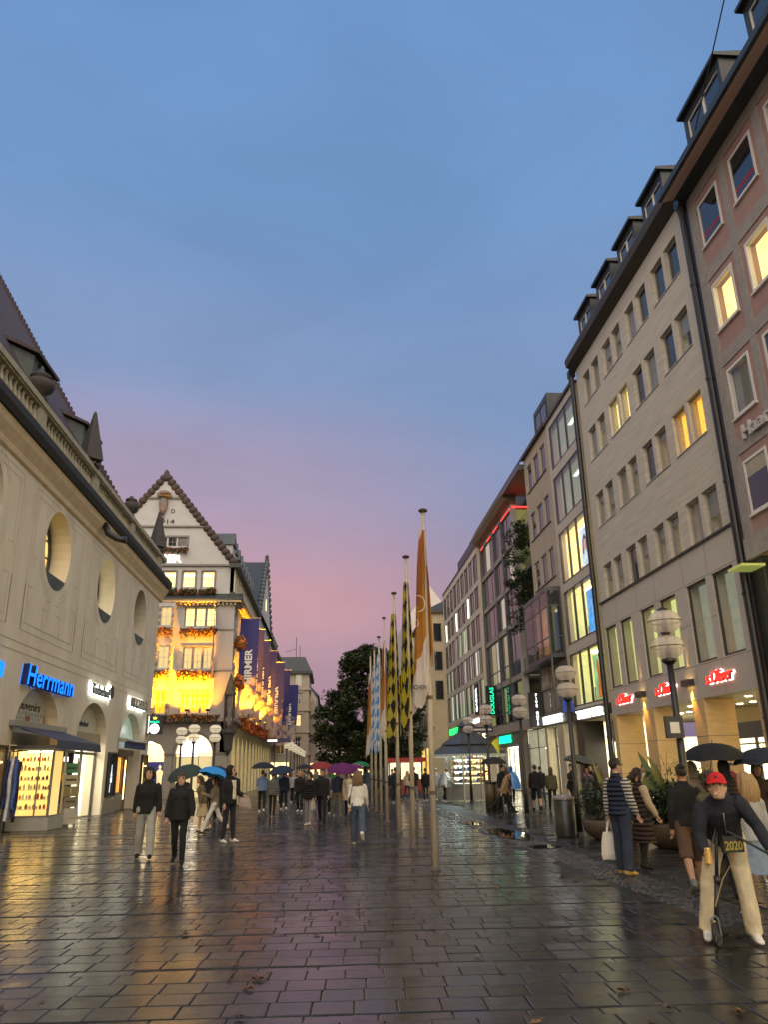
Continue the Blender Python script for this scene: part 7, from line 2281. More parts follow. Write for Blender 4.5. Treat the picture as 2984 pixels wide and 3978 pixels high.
# ================================================================== people
random.seed(33)
def cloth(name, col, kind='plain'):
    n = 'cloth_' + name
    if n in MATS: return MATS[n]
    if kind == 'stripe':
        m = mat(n, col, rough=.9, var=0)
        t = m.node_tree; b = t.nodes['Principled BSDF']
        g = t.nodes.new('ShaderNodeTexCoord'); sp = t.nodes.new('ShaderNodeSeparateXYZ'); t.links.new(g.outputs['Object'], sp.inputs[0])
        mu = t.nodes.new('ShaderNodeMath'); mu.operation = 'MULTIPLY'; mu.inputs[1].default_value = 18; t.links.new(sp.outputs['Z'], mu.inputs[0])
        fr_ = t.nodes.new('ShaderNodeMath'); fr_.operation = 'FRACT'; t.links.new(mu.outputs[0], fr_.inputs[0])
        gt = t.nodes.new('ShaderNodeMath'); gt.operation = 'GREATER_THAN'; gt.inputs[1].default_value = .5; t.links.new(fr_.outputs[0], gt.inputs[0])
        mx_ = t.nodes.new('ShaderNodeMixRGB'); mx_.inputs[1].default_value = (.03, .03, .035, 1); mx_.inputs[2].default_value = tuple(col) + (1,)
        t.links.new(gt.outputs[0], mx_.inputs[0]); t.links.new(mx_.outputs[0], b.inputs['Base Color'])
        return m
    m = mat(n, col, rough=.85 if kind != 'shine' else .35, var=.22, scale=5, obj=True, bump=.9, bscale=7, spec=.3 if kind != 'shine' else .5)
    if kind == 'quilt':
        t = m.node_tree; b = t.nodes['Principled BSDF']
        g = t.nodes.new('ShaderNodeTexCoord'); w_ = t.nodes.new('ShaderNodeTexWave'); w_.bands_direction = 'Z'; w_.inputs['Scale'].default_value = 4.2
        w_.inputs['Distortion'].default_value = 1.0
        t.links.new(g.outputs['Object'], w_.inputs['Vector'])
        bp = t.nodes.new('ShaderNodeBump'); bp.inputs['Strength'].default_value = 1; bp.inputs['Distance'].default_value = .04
        t.links.new(w_.outputs['Fac'], bp.inputs['Height']); t.links.new(bp.outputs[0], b.inputs['Normal'])
    return m
CC = {}
for n_, c_ in dict(black=(.011, .011, .012), ink=(.016, .018, .026), navy=(.016, .022, .045), charcoal=(.035, .035, .037), grey=(.13, .13, .13), pale_grey=(.30, .30, .29), ash=(.20, .20, .20),
                   white=(.62, .60, .56), cream=(.55, .50, .40), beige=(.36, .29, .19), khaki=(.14, .12, .075), olive=(.085, .08, .04), tan=(.26, .18, .10), brown=(.085, .05, .032),
                   darkbrown=(.035, .022, .018), jeans=(.055, .075, .115), darkjeans=(.022, .032, .055), lightjeans=(.17, .22, .28), blueshirt=(.13, .19, .34), red=(.45, .02, .02), maroon=(.12, .02, .03),
                   pink=(.40, .20, .22), blue=(.03, .12, .35), green=(.03, .12, .05), taupe=(.16, .13, .10), ecru=(.56, .48, .33), sand=(.48, .39, .24), goldshoe=(.42, .27, .08), mauve=(.12, .09, .12)).items():
    CC[n_] = c_
def CM(n):
    if n == 'stripe': return cloth('stripe', (.42, .40, .38), 'stripe')
    if n.startswith('quilt_'): return cloth(n, CC[n[6:]], 'quilt')
    if n == 'skin': return mat('skin', (.42, .25, .17), rough=.55, var=.08, obj=True)
    if n == 'tanned_skin': return mat('tanned_skin', (.36, .19, .12), rough=.55, var=.10, obj=True)
    if n == 'lips': return mat('lips', (.28, .10, .08), rough=.5, var=0)
    if n == 'eye': return mat('eye', (.02, .015, .012), rough=.2, var=0)
    return cloth(n, CC[n])
HAIRC = dict(black=(.010, .008, .007), dark=(.022, .014, .010), brown=(.055, .032, .018), fair=(.17, .105, .05), blond=(.36, .23, .10), grey=(.22, .21, .2))
def HM(n):
    return mat('hair_' + n, HAIRC[n], rough=.5, var=.45, scale=14, stretch=(9, 9, .6), obj=True, bump=.8, bscale=30)

PEOPLE = []
def ringloft(mb, rings, mi, n=14):
    vs_ = []; fs_ = []
    for c, rx, ry, T in rings:
        for k in range(n):
            a = 2 * PI * k / n
            vs_.append(T(Vector((c[0] + rx * math.cos(a), c[1] + ry * math.sin(a), c[2]))))
    m_ = len(rings)
    for i in range(m_ - 1):
        for k in range(n):
            fs_.append((i * n + k, i * n + (k + 1) % n, (i + 1) * n + (k + 1) % n, (i + 1) * n + k))
    fs_.append(tuple(range(n - 1, -1, -1))); fs_.append(tuple((m_ - 1) * n + k for k in range(n)))
    mb.add(vs_, fs_, mi)

def person(label, at, face, H=1.75, legs=((10, 4, 2), (-10, 14, 2)), arms=((8, 8, 12), (-8, 8, 12)), top='black', sleeve=None, bottom='darkjeans', shoes='black', kind='jacket',
           leg='slim', hair=('short', 'dark'), lean=0, head=(0, 0), fem=False, vox=.02, inner=None, skin='skin', group='people walking in the street', hem=None, extra=None, roll=0):
    s = H / 1.75
    mats = []
    def mi(n):
        m = CM(n)
        if m not in mats: mats.append(m)
        return mats.index(m)
    B = MB()
    hipz = .93
    lr = R(lean)
    def TL(p):                  # lean the upper body about the hips
        q = p - Vector((0, 0, hipz))
        c, s_ = math.cos(lr), math.sin(lr)
        q = Vector((q.x, q.y * c + q.z * s_, q.z * c - q.y * s_))
        if roll:
            cr, sr = math.cos(R(roll)), math.sin(R(roll)); q = Vector((q.x * cr + q.z * sr, q.y, q.z * cr - q.x * sr))
        return q + Vector((0, 0, hipz))
    I = lambda p: p
    sk = mi(skin); bt = mi(bottom); tp = mi(top); sl = mi(sleeve or top); sh = mi(shoes)
    soles = []; feet = []
    wid = {'slim': (.088, .066, .052), 'baggy': (.105, .088, .074), 'wide': (.10, .085, .080), 'shorts': (.10, .095, .09), 'skirt': (.07, .055, .045), 'bare': (.07, .055, .045)}[leg]
    for sd, (th, kn, ab) in zip((-1, 1), legs):
        t, k, a = R(th), R(th - kn), R(ab)
        hip = Vector((sd * .092, 0, hipz - .02))
        d1 = Vector((sd * math.sin(a), math.sin(t) * math.cos(a), -math.cos(t) * math.cos(a)))
        d2 = Vector((sd * math.sin(a) * .8, math.sin(k) * math.cos(a), -math.cos(k) * math.cos(a)))
        knee = hip + d1 * .435; ank = knee + d2 * .415
        legm = sk if leg in ('skirt', 'bare') else bt
        if leg == 'shorts':
            B.tube([hip + Vector((0, 0, .05)), hip, knee - d1 * .06, knee + d2 * .05], [.10, .105, .095, .098], 12, bt)
            B.tube([knee - d1 * .05, knee + d2 * .12, knee + d2 * .3, ank], [.056, .060, .044, .038], 10, sk)
        else:
            B.tube([hip + Vector((0, 0, .06)), hip, (hip + knee) / 2, knee, knee + d2 * .14, ank, ank + d2 * .02], [wid[0], wid[0] + .012, (wid[0] + wid[1]) / 2, wid[1], wid[1] * .98 if leg != 'bare' else .058, wid[2], wid[2]], 12, legm)
        flat = max(-60, min(25, (th - kn) * .75))
        if kn < 20: flat = max(-8, min(18, th - kn)) if th > 0 else -max(0, -(th - kn)) * .5
        fa = R(flat)
        fd = Vector((sd * .12, math.cos(fa), math.sin(fa))).normalized(); fu = Vector((0, -math.sin(fa), math.cos(fa)))
        B.tube([ank + fu * .03 - fd * .01, ank - fu * .03 - fd * .03], [.045, .05], 10, sh)
        pts = [ank - fu * .045 - fd * .07, ank - fu * .04 - fd * .02, ank - fu * .045 + fd * .07, ank - fu * .058 + fd * .14, ank - fu * .065 + fd * .185]
        B.tube(pts, [(.034, .032), (.042, .045), (.044, .040), (.042, .028), (.028, .016)], 10, sh)
        for p in (ank - fu * .085 - fd * .06, ank - fu * .085 + fd * .16): soles.append(p.z)
    # pelvis and torso
    w = .92 if fem else 1.0
    ringloft(B, [((0, 0, .80), .13, .09, I), ((0, -.005, .87), .165, .115, I), ((0, -.005, .95), .165, .115, I), ((0, 0, 1.04), .145, .10, I)], bt if leg != 'skirt' else bt)
    if leg == 'skirt':
        hz = .45 if hem is None else hem
        ringloft(B, [((0, .0, hz), .24, .21, I), ((0, 0, .7), .19, .15, I), ((0, 0, .95), .16, .115, I), ((0, 0, 1.02), .14, .10, I)], bt)
    bulk = {'jacket': .03, 'coat': .035, 'sweater': .02, 'shirt': .008, 'vest': .03, 'puffer': .05, 'poncho': .03}[kind]
    hm = {'jacket': .84, 'coat': .52, 'sweater': .90, 'shirt': .93, 'vest': .86, 'puffer': .82, 'poncho': .6}[kind] if (hem is None or leg == 'skirt') else hem
    rings = []
    if hm < .7:
        rings += [((0, 0, hm), .20 + bulk, .17 + bulk, I), ((0, 0, (hm + .95) / 2), .18 + bulk, .145 + bulk, I)]
    rings += [((0, -.005, max(hm, .82)), (.165 + bulk) * w + .01, .118 + bulk, TL if hm > .7 else I), ((0, 0, 1.02), (.155 + bulk) * w, .108 + bulk, TL), ((0, 0, 1.10), (.150 + bulk) * w, .106 + bulk, TL),
              ((0, .008, 1.24), (.172 + bulk * .8) * w, .120 + bulk * .8, TL), ((0, 0, 1.35), (.172 + bulk * .5) * w, .108 + bulk * .6, TL), ((0, -.012, 1.42), .125 * w + .01, .085, TL), ((0, -.015, 1.475), .07, .065, TL), ((0, -.01, 1.50), .058, .058, TL)]
    ringloft(B, rings, tp)
    if kind == 'poncho':
        ringloft(B, [((0, 0, .62), .42, .30, I), ((0, 0, .95), .38, .27, TL), ((0, 0, 1.25), .30, .20, TL), ((0, 0, 1.45), .14, .12, TL)], tp)
    if inner:
        i_ = mi(inner)
        B.prism([(-.04, .96), (.04, .96), (.055, 1.40), (-.055, 1.40)], lambda x, z, t_: TL(Vector((x, t_ + (.012 if z < 1.2 else -.015), z))), .05, .118 + bulk + .010, i_)
    if fem and kind not in ('poncho',):
        for sd in (-1, 1): B.ell(TL(Vector((sd * .075, .085 + bulk * .6, 1.27))), (.075, .06, .075), 8, tp)
    hands = []
    for sd, (sw, ab, eb) in zip((-1, 1), arms):
        inw = 0
        a, t = R(ab), R(sw)
        S_ = Vector((sd * .172 * w, -.005, 1.385))
        def dr(sw_, ab_): return Vector((sd * math.sin(ab_), math.cos(ab_) * math.sin(sw_), -math.cos(ab_) * math.cos(sw_)))
        E_ = S_ + dr(t, a) * .285
        a2 = a * .4 - R(max(0, eb - 30) * .45)
        d2 = dr(t + R(eb), a2)
        W_ = E_ + d2 * .245
        k_ = bulk * .6
        P_ = [TL(p) for p in (S_ + Vector((-sd * .03, 0, .012)), S_ + dr(t, a) * .04, (S_ + E_) / 2, E_, (E_ + W_) / 2, W_)]
        if kind == 'tee':
            pass
        B.tube(P_, [.050 + k_, .060 + k_, .054 + k_, .047 + k_, .043 + k_, .036 + k_ * .6], 12, sl)
        dh = (TL(W_) - TL(E_)).normalized()
        pc = TL(W_) + dh * .045
        sidev = Vector((1, 0, 0)) if abs(dh.x) < .8 else Vector((0, 1, 0))
        B.tube([TL(W_) - dh * .02, TL(W_) + dh * .02, TL(W_) + dh * .055, TL(W_) + dh * .09], [(.027, .024), (.028, .026), (.022, .038), (.018, .036)], 10, sk)
        hands.append((TL(W_), dh, sd))
    # neck and head
    hy, hp = R(head[0]), R(head[1])
    HC = TL(Vector((0, .012 + .03 * math.sin(R(max(0, lean)) * .5), 1.615)))
    rotm = Matrix.Rotation(-hy, 3, 'Z') @ Matrix.Rotation(-hp - lr * .35, 3, 'X')
    TH = lambda p: HC + rotm @ p
    B.tube([TL(Vector((0, -.012, 1.42))), TL(Vector((0, -.005, 1.50))), TH(Vector((0, -.01, -.06)))], [.062, .053, .052], 12, sk)
    ringloft(B, [((0, .050, -.122), .030, .028, TH), ((0, .036, -.108), .050, .052, TH), ((0, .016, -.075), .062, .082, TH), ((0, .004, -.03), .070, .094, TH), ((0, 0, .02), .074, .098, TH),
                 ((0, -.006, .065), .073, .096, TH), ((0, -.01, .10), .056, .078, TH), ((0, -.012, .122), .028, .04, TH)], sk)
    if vox < .025:
        B.add([TH(Vector(p)) for p in ((-.010, .088, .022), (.010, .088, .022), (.020, .088, -.035), (-.020, .088, -.035), (0, .126, -.028), (0, .10, .018))], [(0, 1, 5), (1, 2, 4, 5), (3, 0, 5, 4), (2, 3, 4), (0, 3, 2, 1)], sk)
        for sd in (-1, 1):
            B.ell(TH(Vector((sd * .077, -.008, -.012))), (.012, .022, .034), 8, sk)
            B.ell(TH(Vector((sd * .031, .090, .014))), (.016, .009, .008), 8, mi('eye'))
            B.ell(TH(Vector((sd * .031, .088, .036))), (.020, .010, .006), 8, mi('eye') if hair[1] not in ('blond',) else sk)
        B.ell(TH(Vector((0, .088, -.066))), (.024, .010, .007), 8, mi('lips'))
    drop = min(soles)
    # hair, hats
    hb = MB()
    st_, hc = hair
    def cap_(r, c, cut):
        e = MB(); e.ell(c, r, 20)
        keep = [(f, m) for f, m in zip(e.f, e.m) if not cut(sum((Vector(e.v[i]) for i in f), Vector()) / len(f))]
        hb.add([TH(Vector(v)) for v in e.v], [f for f, m in keep])
    cut0 = lambda p: (p.y > .045 and p.z < .055) or (p.y > .0 and p.z < -.02) or p.z < -.07
    if st_ in ('short', 'bob', 'long', 'bun', 'curly', 'cap'):
        cap_((.084, .110, .105), Vector((0, -.012, .035)), cut0)
    if st_ == 'bob':
        for sd in (-1, 1):
            hb.tube([TH(Vector((sd * .055, .02, .10))), TH(Vector((sd * .085, .01, .02))), TH(Vector((sd * .088, -.01, -.07))), TH(Vector((sd * .07, -.03, -.12)))], [.03, .035, .034, .015], 8)
        hb.tube([TH(Vector((0, -.09, .05))), TH(Vector((0, -.105, -.04))), TH(Vector((0, -.085, -.13)))], [(.07, .03), (.08, .035), (.06, .02)], 10)
    if st_ == 'long':
        for q in range(7):
            x0 = (q - 3) * .026
            y0 = -.075 - .03 * math.cos(x0 * 18)
            z1 = -.30 - .05 * math.sin(q * 2.1)
            hb.tube([TH(Vector((x0 * .8, -.06, .10))), TH(Vector((x0 * 1.1, y0 - .02, .0))), TH(Vector((x0 * 1.35, y0 - .02, -.12))), TH(Vector((x0 * 1.3 + .01 * math.sin(q), y0 - .005, -.23))), TH(Vector((x0 * 1.1, y0, z1)))], [.026, .034, .034, .028, .008], 7)
        for sd in (-1, 1):
            hb.tube([TH(Vector((sd * .05, .03, .10))), TH(Vector((sd * .086, -.01, .02))), TH(Vector((sd * .095, -.03, -.11))), TH(Vector((sd * .09, -.04, -.22)))], [.02, .028, .028, .01], 7)
    if st_ == 'bun':
        hb.ell(TH(Vector((0, -.10, .10))), (.05, .05, .05), 10)
    if st_ == 'curly':
        for q in range(60):
            d = Vector((random.gauss(0, 1), random.gauss(0, .8) - .5, random.gauss(0, 1))).normalized()
            hb.ell(TH(Vector((d.x * .12, -.03 + d.y * .13, .0 + d.z * .14 - .04))), (.035, .035, .035), 6)
    if st_ in ('hood',):
        e = MB(); e.ell(Vector((0, -.025, .01)), (.105, .125, .145), 20)
        keep = [f for f in e.f if not (sum((Vector(e.v[i]) for i in f), Vector()) / len(f)).y > .055]
        hb.add([TH(Vector(v)) for v in e.v], keep)
        hb.tube([TH(Vector((0, -.03, -.09))), TL(Vector((0, -.03, 1.43)))], [(.10, .10), (.13, .10)], 12)
    hm_ = CM(hc) if st_ == 'hood' else HM(hc if hc in HAIRC else 'dark')
    PEOPLE.append(dict(B=B, mats=mats, hb=hb, hm=hm_, label=label, at=at, face=face, s=s, drop=drop, vox=vox, hands=hands, sk=sk, group=group, TH=TH, TL=TL, st=st_, extra=extra, mats_i=mi))
    return PEOPLE[-1]

def world_of(P, p):
    a = R(P['face']); c, s_ = math.cos(a), math.sin(a)
    q = Vector((p.x, p.y, p.z - P['drop'])) * P['s']
    return Vector((P['at'][0] + q.x * c + q.y * s_, P['at'][1] - q.x * s_ + q.y * c, q.z))
def dirw(P, d):
    a = R(P['face']); c, s_ = math.cos(a), math.sin(a)
    return Vector((d.x * c + d.y * s_, -d.x * s_ + d.y * c, d.z))
def grip(P, i):
    w, d, sd = P['hands'][i]
    return world_of(P, w + d * .075)

def finish_people():
    tmp = []
    for P in PEOPLE:
        me = P['B'].mesh('src', P['mats'])
        o = bpy.data.objects.new('src', me)
        COL.objects.link(o)
        r = o.modifiers.new('r', 'REMESH'); r.mode = 'VOXEL'; r.voxel_size = P['vox']; r.use_smooth_shade = True
        sm = o.modifiers.new('s', 'SMOOTH'); sm.factor = .5; sm.iterations = 2 if P['vox'] < .016 else 1
        tmp.append(o)
    dg = bpy.context.evaluated_depsgraph_get()
    for P, o in zip(PEOPLE, tmp):
        ev = o.evaluated_get(dg)
        me = bpy.data.meshes.new_from_object(ev, depsgraph=dg)
        bvh = BVHTree.FromPolygons([Vector(v) for v in P['B'].v], P['B'].f)
        src_m = P['B'].m
        idx = []
        for f in me.polygons:
            h = bvh.find_nearest(f.center)
            idx.append(src_m[h[2]] if h[2] is not None else 0)
        # gentle folds in the cloth
        nm = len(P['mats'])
        skset = {i for i, m in enumerate(P['mats']) if m.name in ('skin', 'tanned_skin', 'eye', 'lips')}
        vm = {}
        for f, k in zip(me.polygons, idx):
            if k not in skset:
                for v in f.vertices: vm[v] = 1
        if P['vox'] < .022:
            sd = hash(P['label']) % 97
            nrm_ = [v.normal.copy() for v in me.vertices]
            for v in vm:
                q = me.vertices[v]
                n_ = noise.noise((q.co.x * 9 + sd, q.co.y * 9, q.co.z * 5)) * .7 + noise.noise((q.co.x * 20, q.co.y * 20 + sd, q.co.z * 13)) * .4
                q.co += nrm_[v] * n_ * .011
        # fingers
        bm = MB()
        for (w, d, s_) in P['hands']:
            side = d.cross(Vector((1, 0, 0)) if abs(d.x) < .7 else Vector((0, 1, 0))).normalized()
            cur = side.cross(d).normalized() * s_
            for k in range(4):
                ln = (.058, .068, .064, .050)[k]
                b0 = w + d * .085 + side * (.027 - .018 * k)
                bm.tube([b0, b0 + d * ln * .5 + cur * .006, b0 + d * ln * .85 + cur * .022, b0 + d * ln + cur * .036], [.0085, .008, .0075, .006], 6)
            b0 = w + d * .04 + side * .028
            bm.tube([b0, b0 + side * .018 + d * .028 + cur * .01, b0 + side * .018 + d * .056 + cur * .022], [.011, .0095, .007], 6)
        nv, nf = len(me.vertices), len(me.polygons)
        V = [tuple(v.co) for v in me.vertices] + bm.v
        F_ = [tuple(f.vertices) for f in me.polygons] + [tuple(i + nv for i in f) for f in bm.f]
        M_ = idx + [P['sk']] * len(bm.f)
        bpy.data.meshes.remove(me)
        z = Vector((0, 0, P['drop']))
        out = bpy.data.meshes.new('person')
        out.from_pydata([((x) * P['s'], y * P['s'], (zz_ - P['drop']) * P['s']) for x, y, zz_ in V], [], F_)
        for m in P['mats']: out.materials.append(m)
        out.polygons.foreach_set('material_index', M_)
        out.polygons.foreach_set('use_smooth', [True] * len(out.polygons))
        out.update()
        ob = link('person', out, None, (P['at'][0], P['at'][1], 0.002))
        ob.rotation_euler = (0, 0, -R(P['face']))
        tag(ob, P['label'], 'person', P['group'])
        def child(name, mb, m, smooth=True):
            me2 = bpy.data.meshes.new(name)
            me2.from_pydata([(x * P['s'], y * P['s'], (q - P['drop']) * P['s']) for x, y, q in mb.v], [], mb.f)
            ms = m if isinstance(m, list) else [m]
            for q in ms: me2.materials.append(q)
            me2.polygons.foreach_set('material_index', mb.m)
            me2.polygons.foreach_set('use_smooth', [smooth] * len(me2.polygons)); me2.update()
            c = bpy.data.objects.new(name, me2); COL.objects.link(c); c.parent = ob
            return c
        if P['hb'].f:
            child('hood' if P['st'] == 'hood' else 'hair', P['hb'], P['hm'])
        if P['extra']:
            for name, mb, m in P['extra'](P):
                child(name, mb, m)
    for o in tmp:
        me = o.data
        bpy.data.objects.remove(o); bpy.data.meshes.remove(me)

def umbrella(c, r, col, lb, hand=None, tilt=(0, 0), group='open umbrellas'):
    """canopy of eight gores on ribs; c is the top of the canopy"""
    c = Vector(c)
    ax = Vector((tilt[0], tilt[1], 1)).normalized()
    U = ax.cross(Vector((0, 1, 0))).normalized(); V = ax.cross(U)
    t_ = thing('umbrella', lb, 'umbrella', c, group)
    b = MB(); rb = MB()
    nr, na = 5, 16
    def pt(i, a):
        q = i / nr
        rr = r * math.sin(q * 1.25) / math.sin(1.25)
        dz = -r * .52 * (1 - math.cos(q * 1.25)) / (1 - math.cos(1.25))
        sc = 1 - .075 * q * abs(math.sin(a * 4))
        return c + (U * math.cos(a) + V * math.sin(a)) * rr * sc + ax * (dz + .03 * q * q * abs(math.sin(a * 4)))
    for i in range(nr + 1):
        for k in range(na * 2):
            b.v.append(tuple(pt(i, PI * k / na)))
    for i in range(nr):
        for k in range(na * 2):
            k2 = (k + 1) % (na * 2)
            b.f.append((i * na * 2 + k, i * na * 2 + k2, (i + 1) * na * 2 + k2, (i + 1) * na * 2 + k)); b.m.append(0)
    b.build('canopy', mat('umbrella_%s' % ''.join('%02d' % int(x * 99) for x in col), col, rough=.75, var=.1, spec=.25), t_)
    for k in range(8):
        rb.tube([pt(i, PI / 4 * k) - ax * .012 for i in range(nr + 1)], .005, 4)
    rb.build('ribs', m_alu, t_, kind='stuff')
    lo = hand if hand is not None else c - ax * .8
    MB().tube([c + ax * .06, c - ax * .1, lo], [.007, .007, .009], 6).build('shaft', m_blk, t_)
    MB().tube([lo + (c - lo).normalized() * .05, lo - (c - lo).normalized() * .07], .016, 8).build('handle', m_blk, t_)
    return t_
def bag(P, i, wd, h, d, col, lb, drop=.16, name='shopping_bag', cat='bag', nm='bag'):
    g = grip(P, i)
    f = dirw(P, Vector((0, 1, 0))); s_ = Vector((f.y, -f.x, 0))
    t_ = thing(name, lb, cat, g)
    b = MB()
    top = g - Vector((0, 0, drop)); 
    def q(a, e, z, k=1): return top + f * a * wd / 2 * k + s_ * e * d / 2 - Vector((0, 0, z))
    v = []
    for z, k, dd in ((0, .88, .25), (h * .35, .96, .9), (h * .8, 1.04, 1.1), (h, 1.0, .8)):
        for a, e in ((-1, -1), (0, -1.25), (1, -1), (1, 1), (0, 1.25), (-1, 1)):
            v.append(q(a, e * dd, z + .012 * math.sin(a * 3 + e), k))
    b.add(v, [(i_ * 6 + k, i_ * 6 + (k + 1) % 6, i_ * 6 + 6 + (k + 1) % 6, i_ * 6 + 6 + k) for i_ in range(3) for k in range(6)] + [(18, 19, 20, 21, 22, 23)])
    m = mat('bag_' + nm, col, rough=.7, var=.08, bump=.4)
    b.build('body', m, t_)
    for e in (-1, 1):
        MB().tube([q(-.45, e * .2, .02), g - Vector((0, 0, .03)) - f * .02 + s_ * e * .012, g + Vector((0, 0, .012)) + s_ * e * .01, g - Vector((0, 0, .03)) + f * .02 + s_ * e * .012, q(.45, e * .2, .02)], .010, 5).build('handle', m, t_)
    return t_

N1, N2, N3 = .0125, .018, .03
# --- left foreground pair and those behind
person('man with chin-length dark hair in a black zip jacket and baggy pale grey trousers', (-3.9, 18.0), 172, 1.84, legs=((14, 4, 2), (-10, 12, 3)), arms=((6, 10, 10), (-8, 10, 8)), top='black', bottom='pale_grey', leg='baggy', hair=('bob', 'black'), head=(12, 0), vox=N1)
person('short haired person in an oversized black jacket and straight black trousers', (-2.98, 16.75), 178, 1.70, legs=((8, 4, 1), (-12, 22, 1)), arms=((10, 16, 15), (-6, 14, 20)), top='black', bottom='black', leg='slim', kind='puffer', hair=('short', 'brown'), vox=N1, fem=True)
Pc = person('hooded man in an open black jacket over a cream shirt, looking aside', (-2.57, 21.5), 128, 1.84, legs=((4, 2, 1), (-4, 6, 1)), arms=((12, 10, 60), (-4, 8, 20)), top='black', inner='cream', bottom='ink', shoes='white', hair=('hood', 'black'), head=(-28, 0), vox=N1)
bag(Pc, 0, .30, .26, .12, (.34, .28, .24), 'pale carrier bag folded in the arm of the hooded man', drop=.02, nm='pale')
Pd = person('woman in white trousers and a grey-brown jacket striding under the bright blue umbrella', (-3.41, 24.8), 262, 1.63, legs=((26, 4, 1), (-24, 18, 1)), arms=((20, 8, 95), (-5, 8, 20)), top='taupe', bottom='white', shoes='brown', leg='slim', hair=('bob', 'dark'), fem=True, vox=N2)
umbrella((-3.40, 24.75, 1.86), .52, (.03, .24, .62), 'bright blue umbrella of the woman in white trousers', grip(Pd, 0), tilt=(.22, .15))
Pe = person('walker in blue jeans jacket half hidden behind the dark green umbrella', (-4.85, 27.4), 185, 1.72, legs=((10, 4, 1), (-12, 14, 1)), arms=((20, 10, 100), (0, 8, 15)), top='jeans', bottom='darkjeans', shoes='grey', hair=('short', 'brown'), vox=N2)
umbrella((-4.85, 27.3, 1.92), .60, (.035, .055, .05), 'dark green umbrella tipped forward above the pair in black', grip(Pe, 0), tilt=(-.25, -.35))
Pf = person('dark silhouetted walker under the small navy umbrella in front of the bright shop arch', (-4.15, 28.6), 10, 1.72, legs=((8, 2, 1), (-12, 14, 1)), arms=((20, 10, 100), (0, 8, 15)), top='ink', bottom='black', hair=('short', 'black'), vox=N2)
umbrella((-3.75, 28.5, 1.90), .50, (.015, .018, .035), 'small navy umbrella against the bright shop arch', grip(Pf, 1), tilt=(.25, 0))
person('woman in a long cream and khaki dress leaning forward, behind the short haired walker', (-3.98, 26.2), 250, 1.62, legs=((8, 2, 1), (-14, 10, 1)), top='khaki', bottom='sand', leg='skirt', hem=.42, shoes='white', hair=('long', 'brown'), fem=True, lean=10, vox=N2)
person('tall man in a black cap and black coat facing the viewer near the store corner', (-4.15, 31.0), 182, 1.92, top='black', bottom='black', hair=('short', 'black'), vox=N2)
# --- couples in the middle
Pi = person('man in a light blue shirt and black trousers walking away under a black umbrella', (-2.97, 36.5), 2, 1.76, arms=((10, 8, 95), (0, 8, 20)), top='blueshirt', bottom='black', shoes='white', kind='sweater', hair=('short', 'brown'), vox=N2)
umbrella((-2.95, 36.5, 2.12), .56, (.018, .02, .03), 'black umbrella over the man in the light blue shirt', grip(Pi, 1))
person('woman in a quilted grey jacket and dark trousers walking away', (-2.33, 34.0), 5, 1.66, top='quilt_grey', bottom='black', shoes='black', hair=('short', 'black'), fem=True, kind='puffer', vox=N2, legs=((8, 3, 1), (-12, 20, 1)))
Pj = person('dark clad walker with a navy umbrella next to the grey jacket', (-2.1, 38.0), 355, 1.70, top='navy', bottom='black', shoes='white', arms=((15, 8, 95), (0, 8, 20)), hair=('short', 'black'), vox=N2)
umbrella((-2.25, 37.6, 1.95), .58, (.02, .03, .06), 'navy umbrella overlapping the black one', grip(Pj, 0), tilt=(-.1, -.2))
person('figure in a pale hooded top and dark trousers far behind the navy umbrella', (-2.0, 46), 180, 1.70, top='pale_grey', bottom='black', shoes='white', hair=('hood', 'pale_grey'), vox=N3)
Pk = person('blonde woman in a long black coat carrying a black bundle low', (-1.30, 36.2), 190, 1.70, top='black', bottom='black', shoes='white', kind='coat', hem=.70, hair=('long', 'blond'), fem=True, vox=N2)
bag(Pk, 1, .5, .14, .16, (.012, .012, .012), 'limp black bundle hanging from the blonde woman in black', drop=.25, name='bundle', nm='bundle')
Pl = person('dark haired woman in a black padded jacket and grey jeans, cream shoes', (-.66, 27.4), 205, 1.66, legs=((14, 8, 1), (-4, 2, 1)), top='quilt_black', bottom='ash', shoes='cream', kind='puffer', hair=('bob', 'black'), head=(18, 12), fem=True, vox=N2)
bag(Pl, 0, .22, .26, .08, (.40, .36, .28), 'small beige paper bag in the hand of the woman in grey jeans', drop=.05, nm='beige')
person('bearded man in a dark cap and black clothes stepping forward beside her', (-.25, 28.3), 190, 1.78, legs=((18, 4, 2), (-16, 14, 2)), top='black', bottom='black', shoes='black', hair=('short', 'black'), vox=N2)
person('man in a navy pullover and khaki trousers facing the viewer', (.31, 31.7), 180, 1.72, top='navy', bottom='khaki', shoes='ash', kind='sweater', arms=((5, 8, 10), (10, 12, 40)), hair=('short', 'dark'), vox=N2)
Pm = person('woman in an open beige coat under the purple umbrella', (.74, 31.5), 186, 1.66, top='beige', inner='cream', bottom='black', shoes='black', kind='coat', hem=.62, arms=((10, 8, 95), (0, 8, 20)), hair=('bob', 'brown'), fem=True, vox=N2)
umbrella((.55, 31.9, 1.98), .66, (.10, .016, .10), 'large purple umbrella above the couple in navy and beige', grip(Pm, 0), tilt=(.05, -.15))
person('walker in a grey rain poncho behind the man in the navy pullover', (-.12, 33.8), 182, 1.72, top='grey', bottom='black', shoes='white', kind='poncho', hair=('hood', 'grey'), vox=N2)
def shoulder_bag(P):
    b = MB()
    b.tube([P['TL'](Vector(p)) for p in ((-.10, .10, 1.36), (-.12, .02, 1.45), (-.14, -.11, 1.36), (-.18, -.15, 1.15), (-.20, -.12, .98))], .009, 5)
    b.ell(P['TL'](Vector((-.21, -.10, 1.02))), (.035, .08, .10), 8)
    return [('shoulder_bag', b, m_blk)]
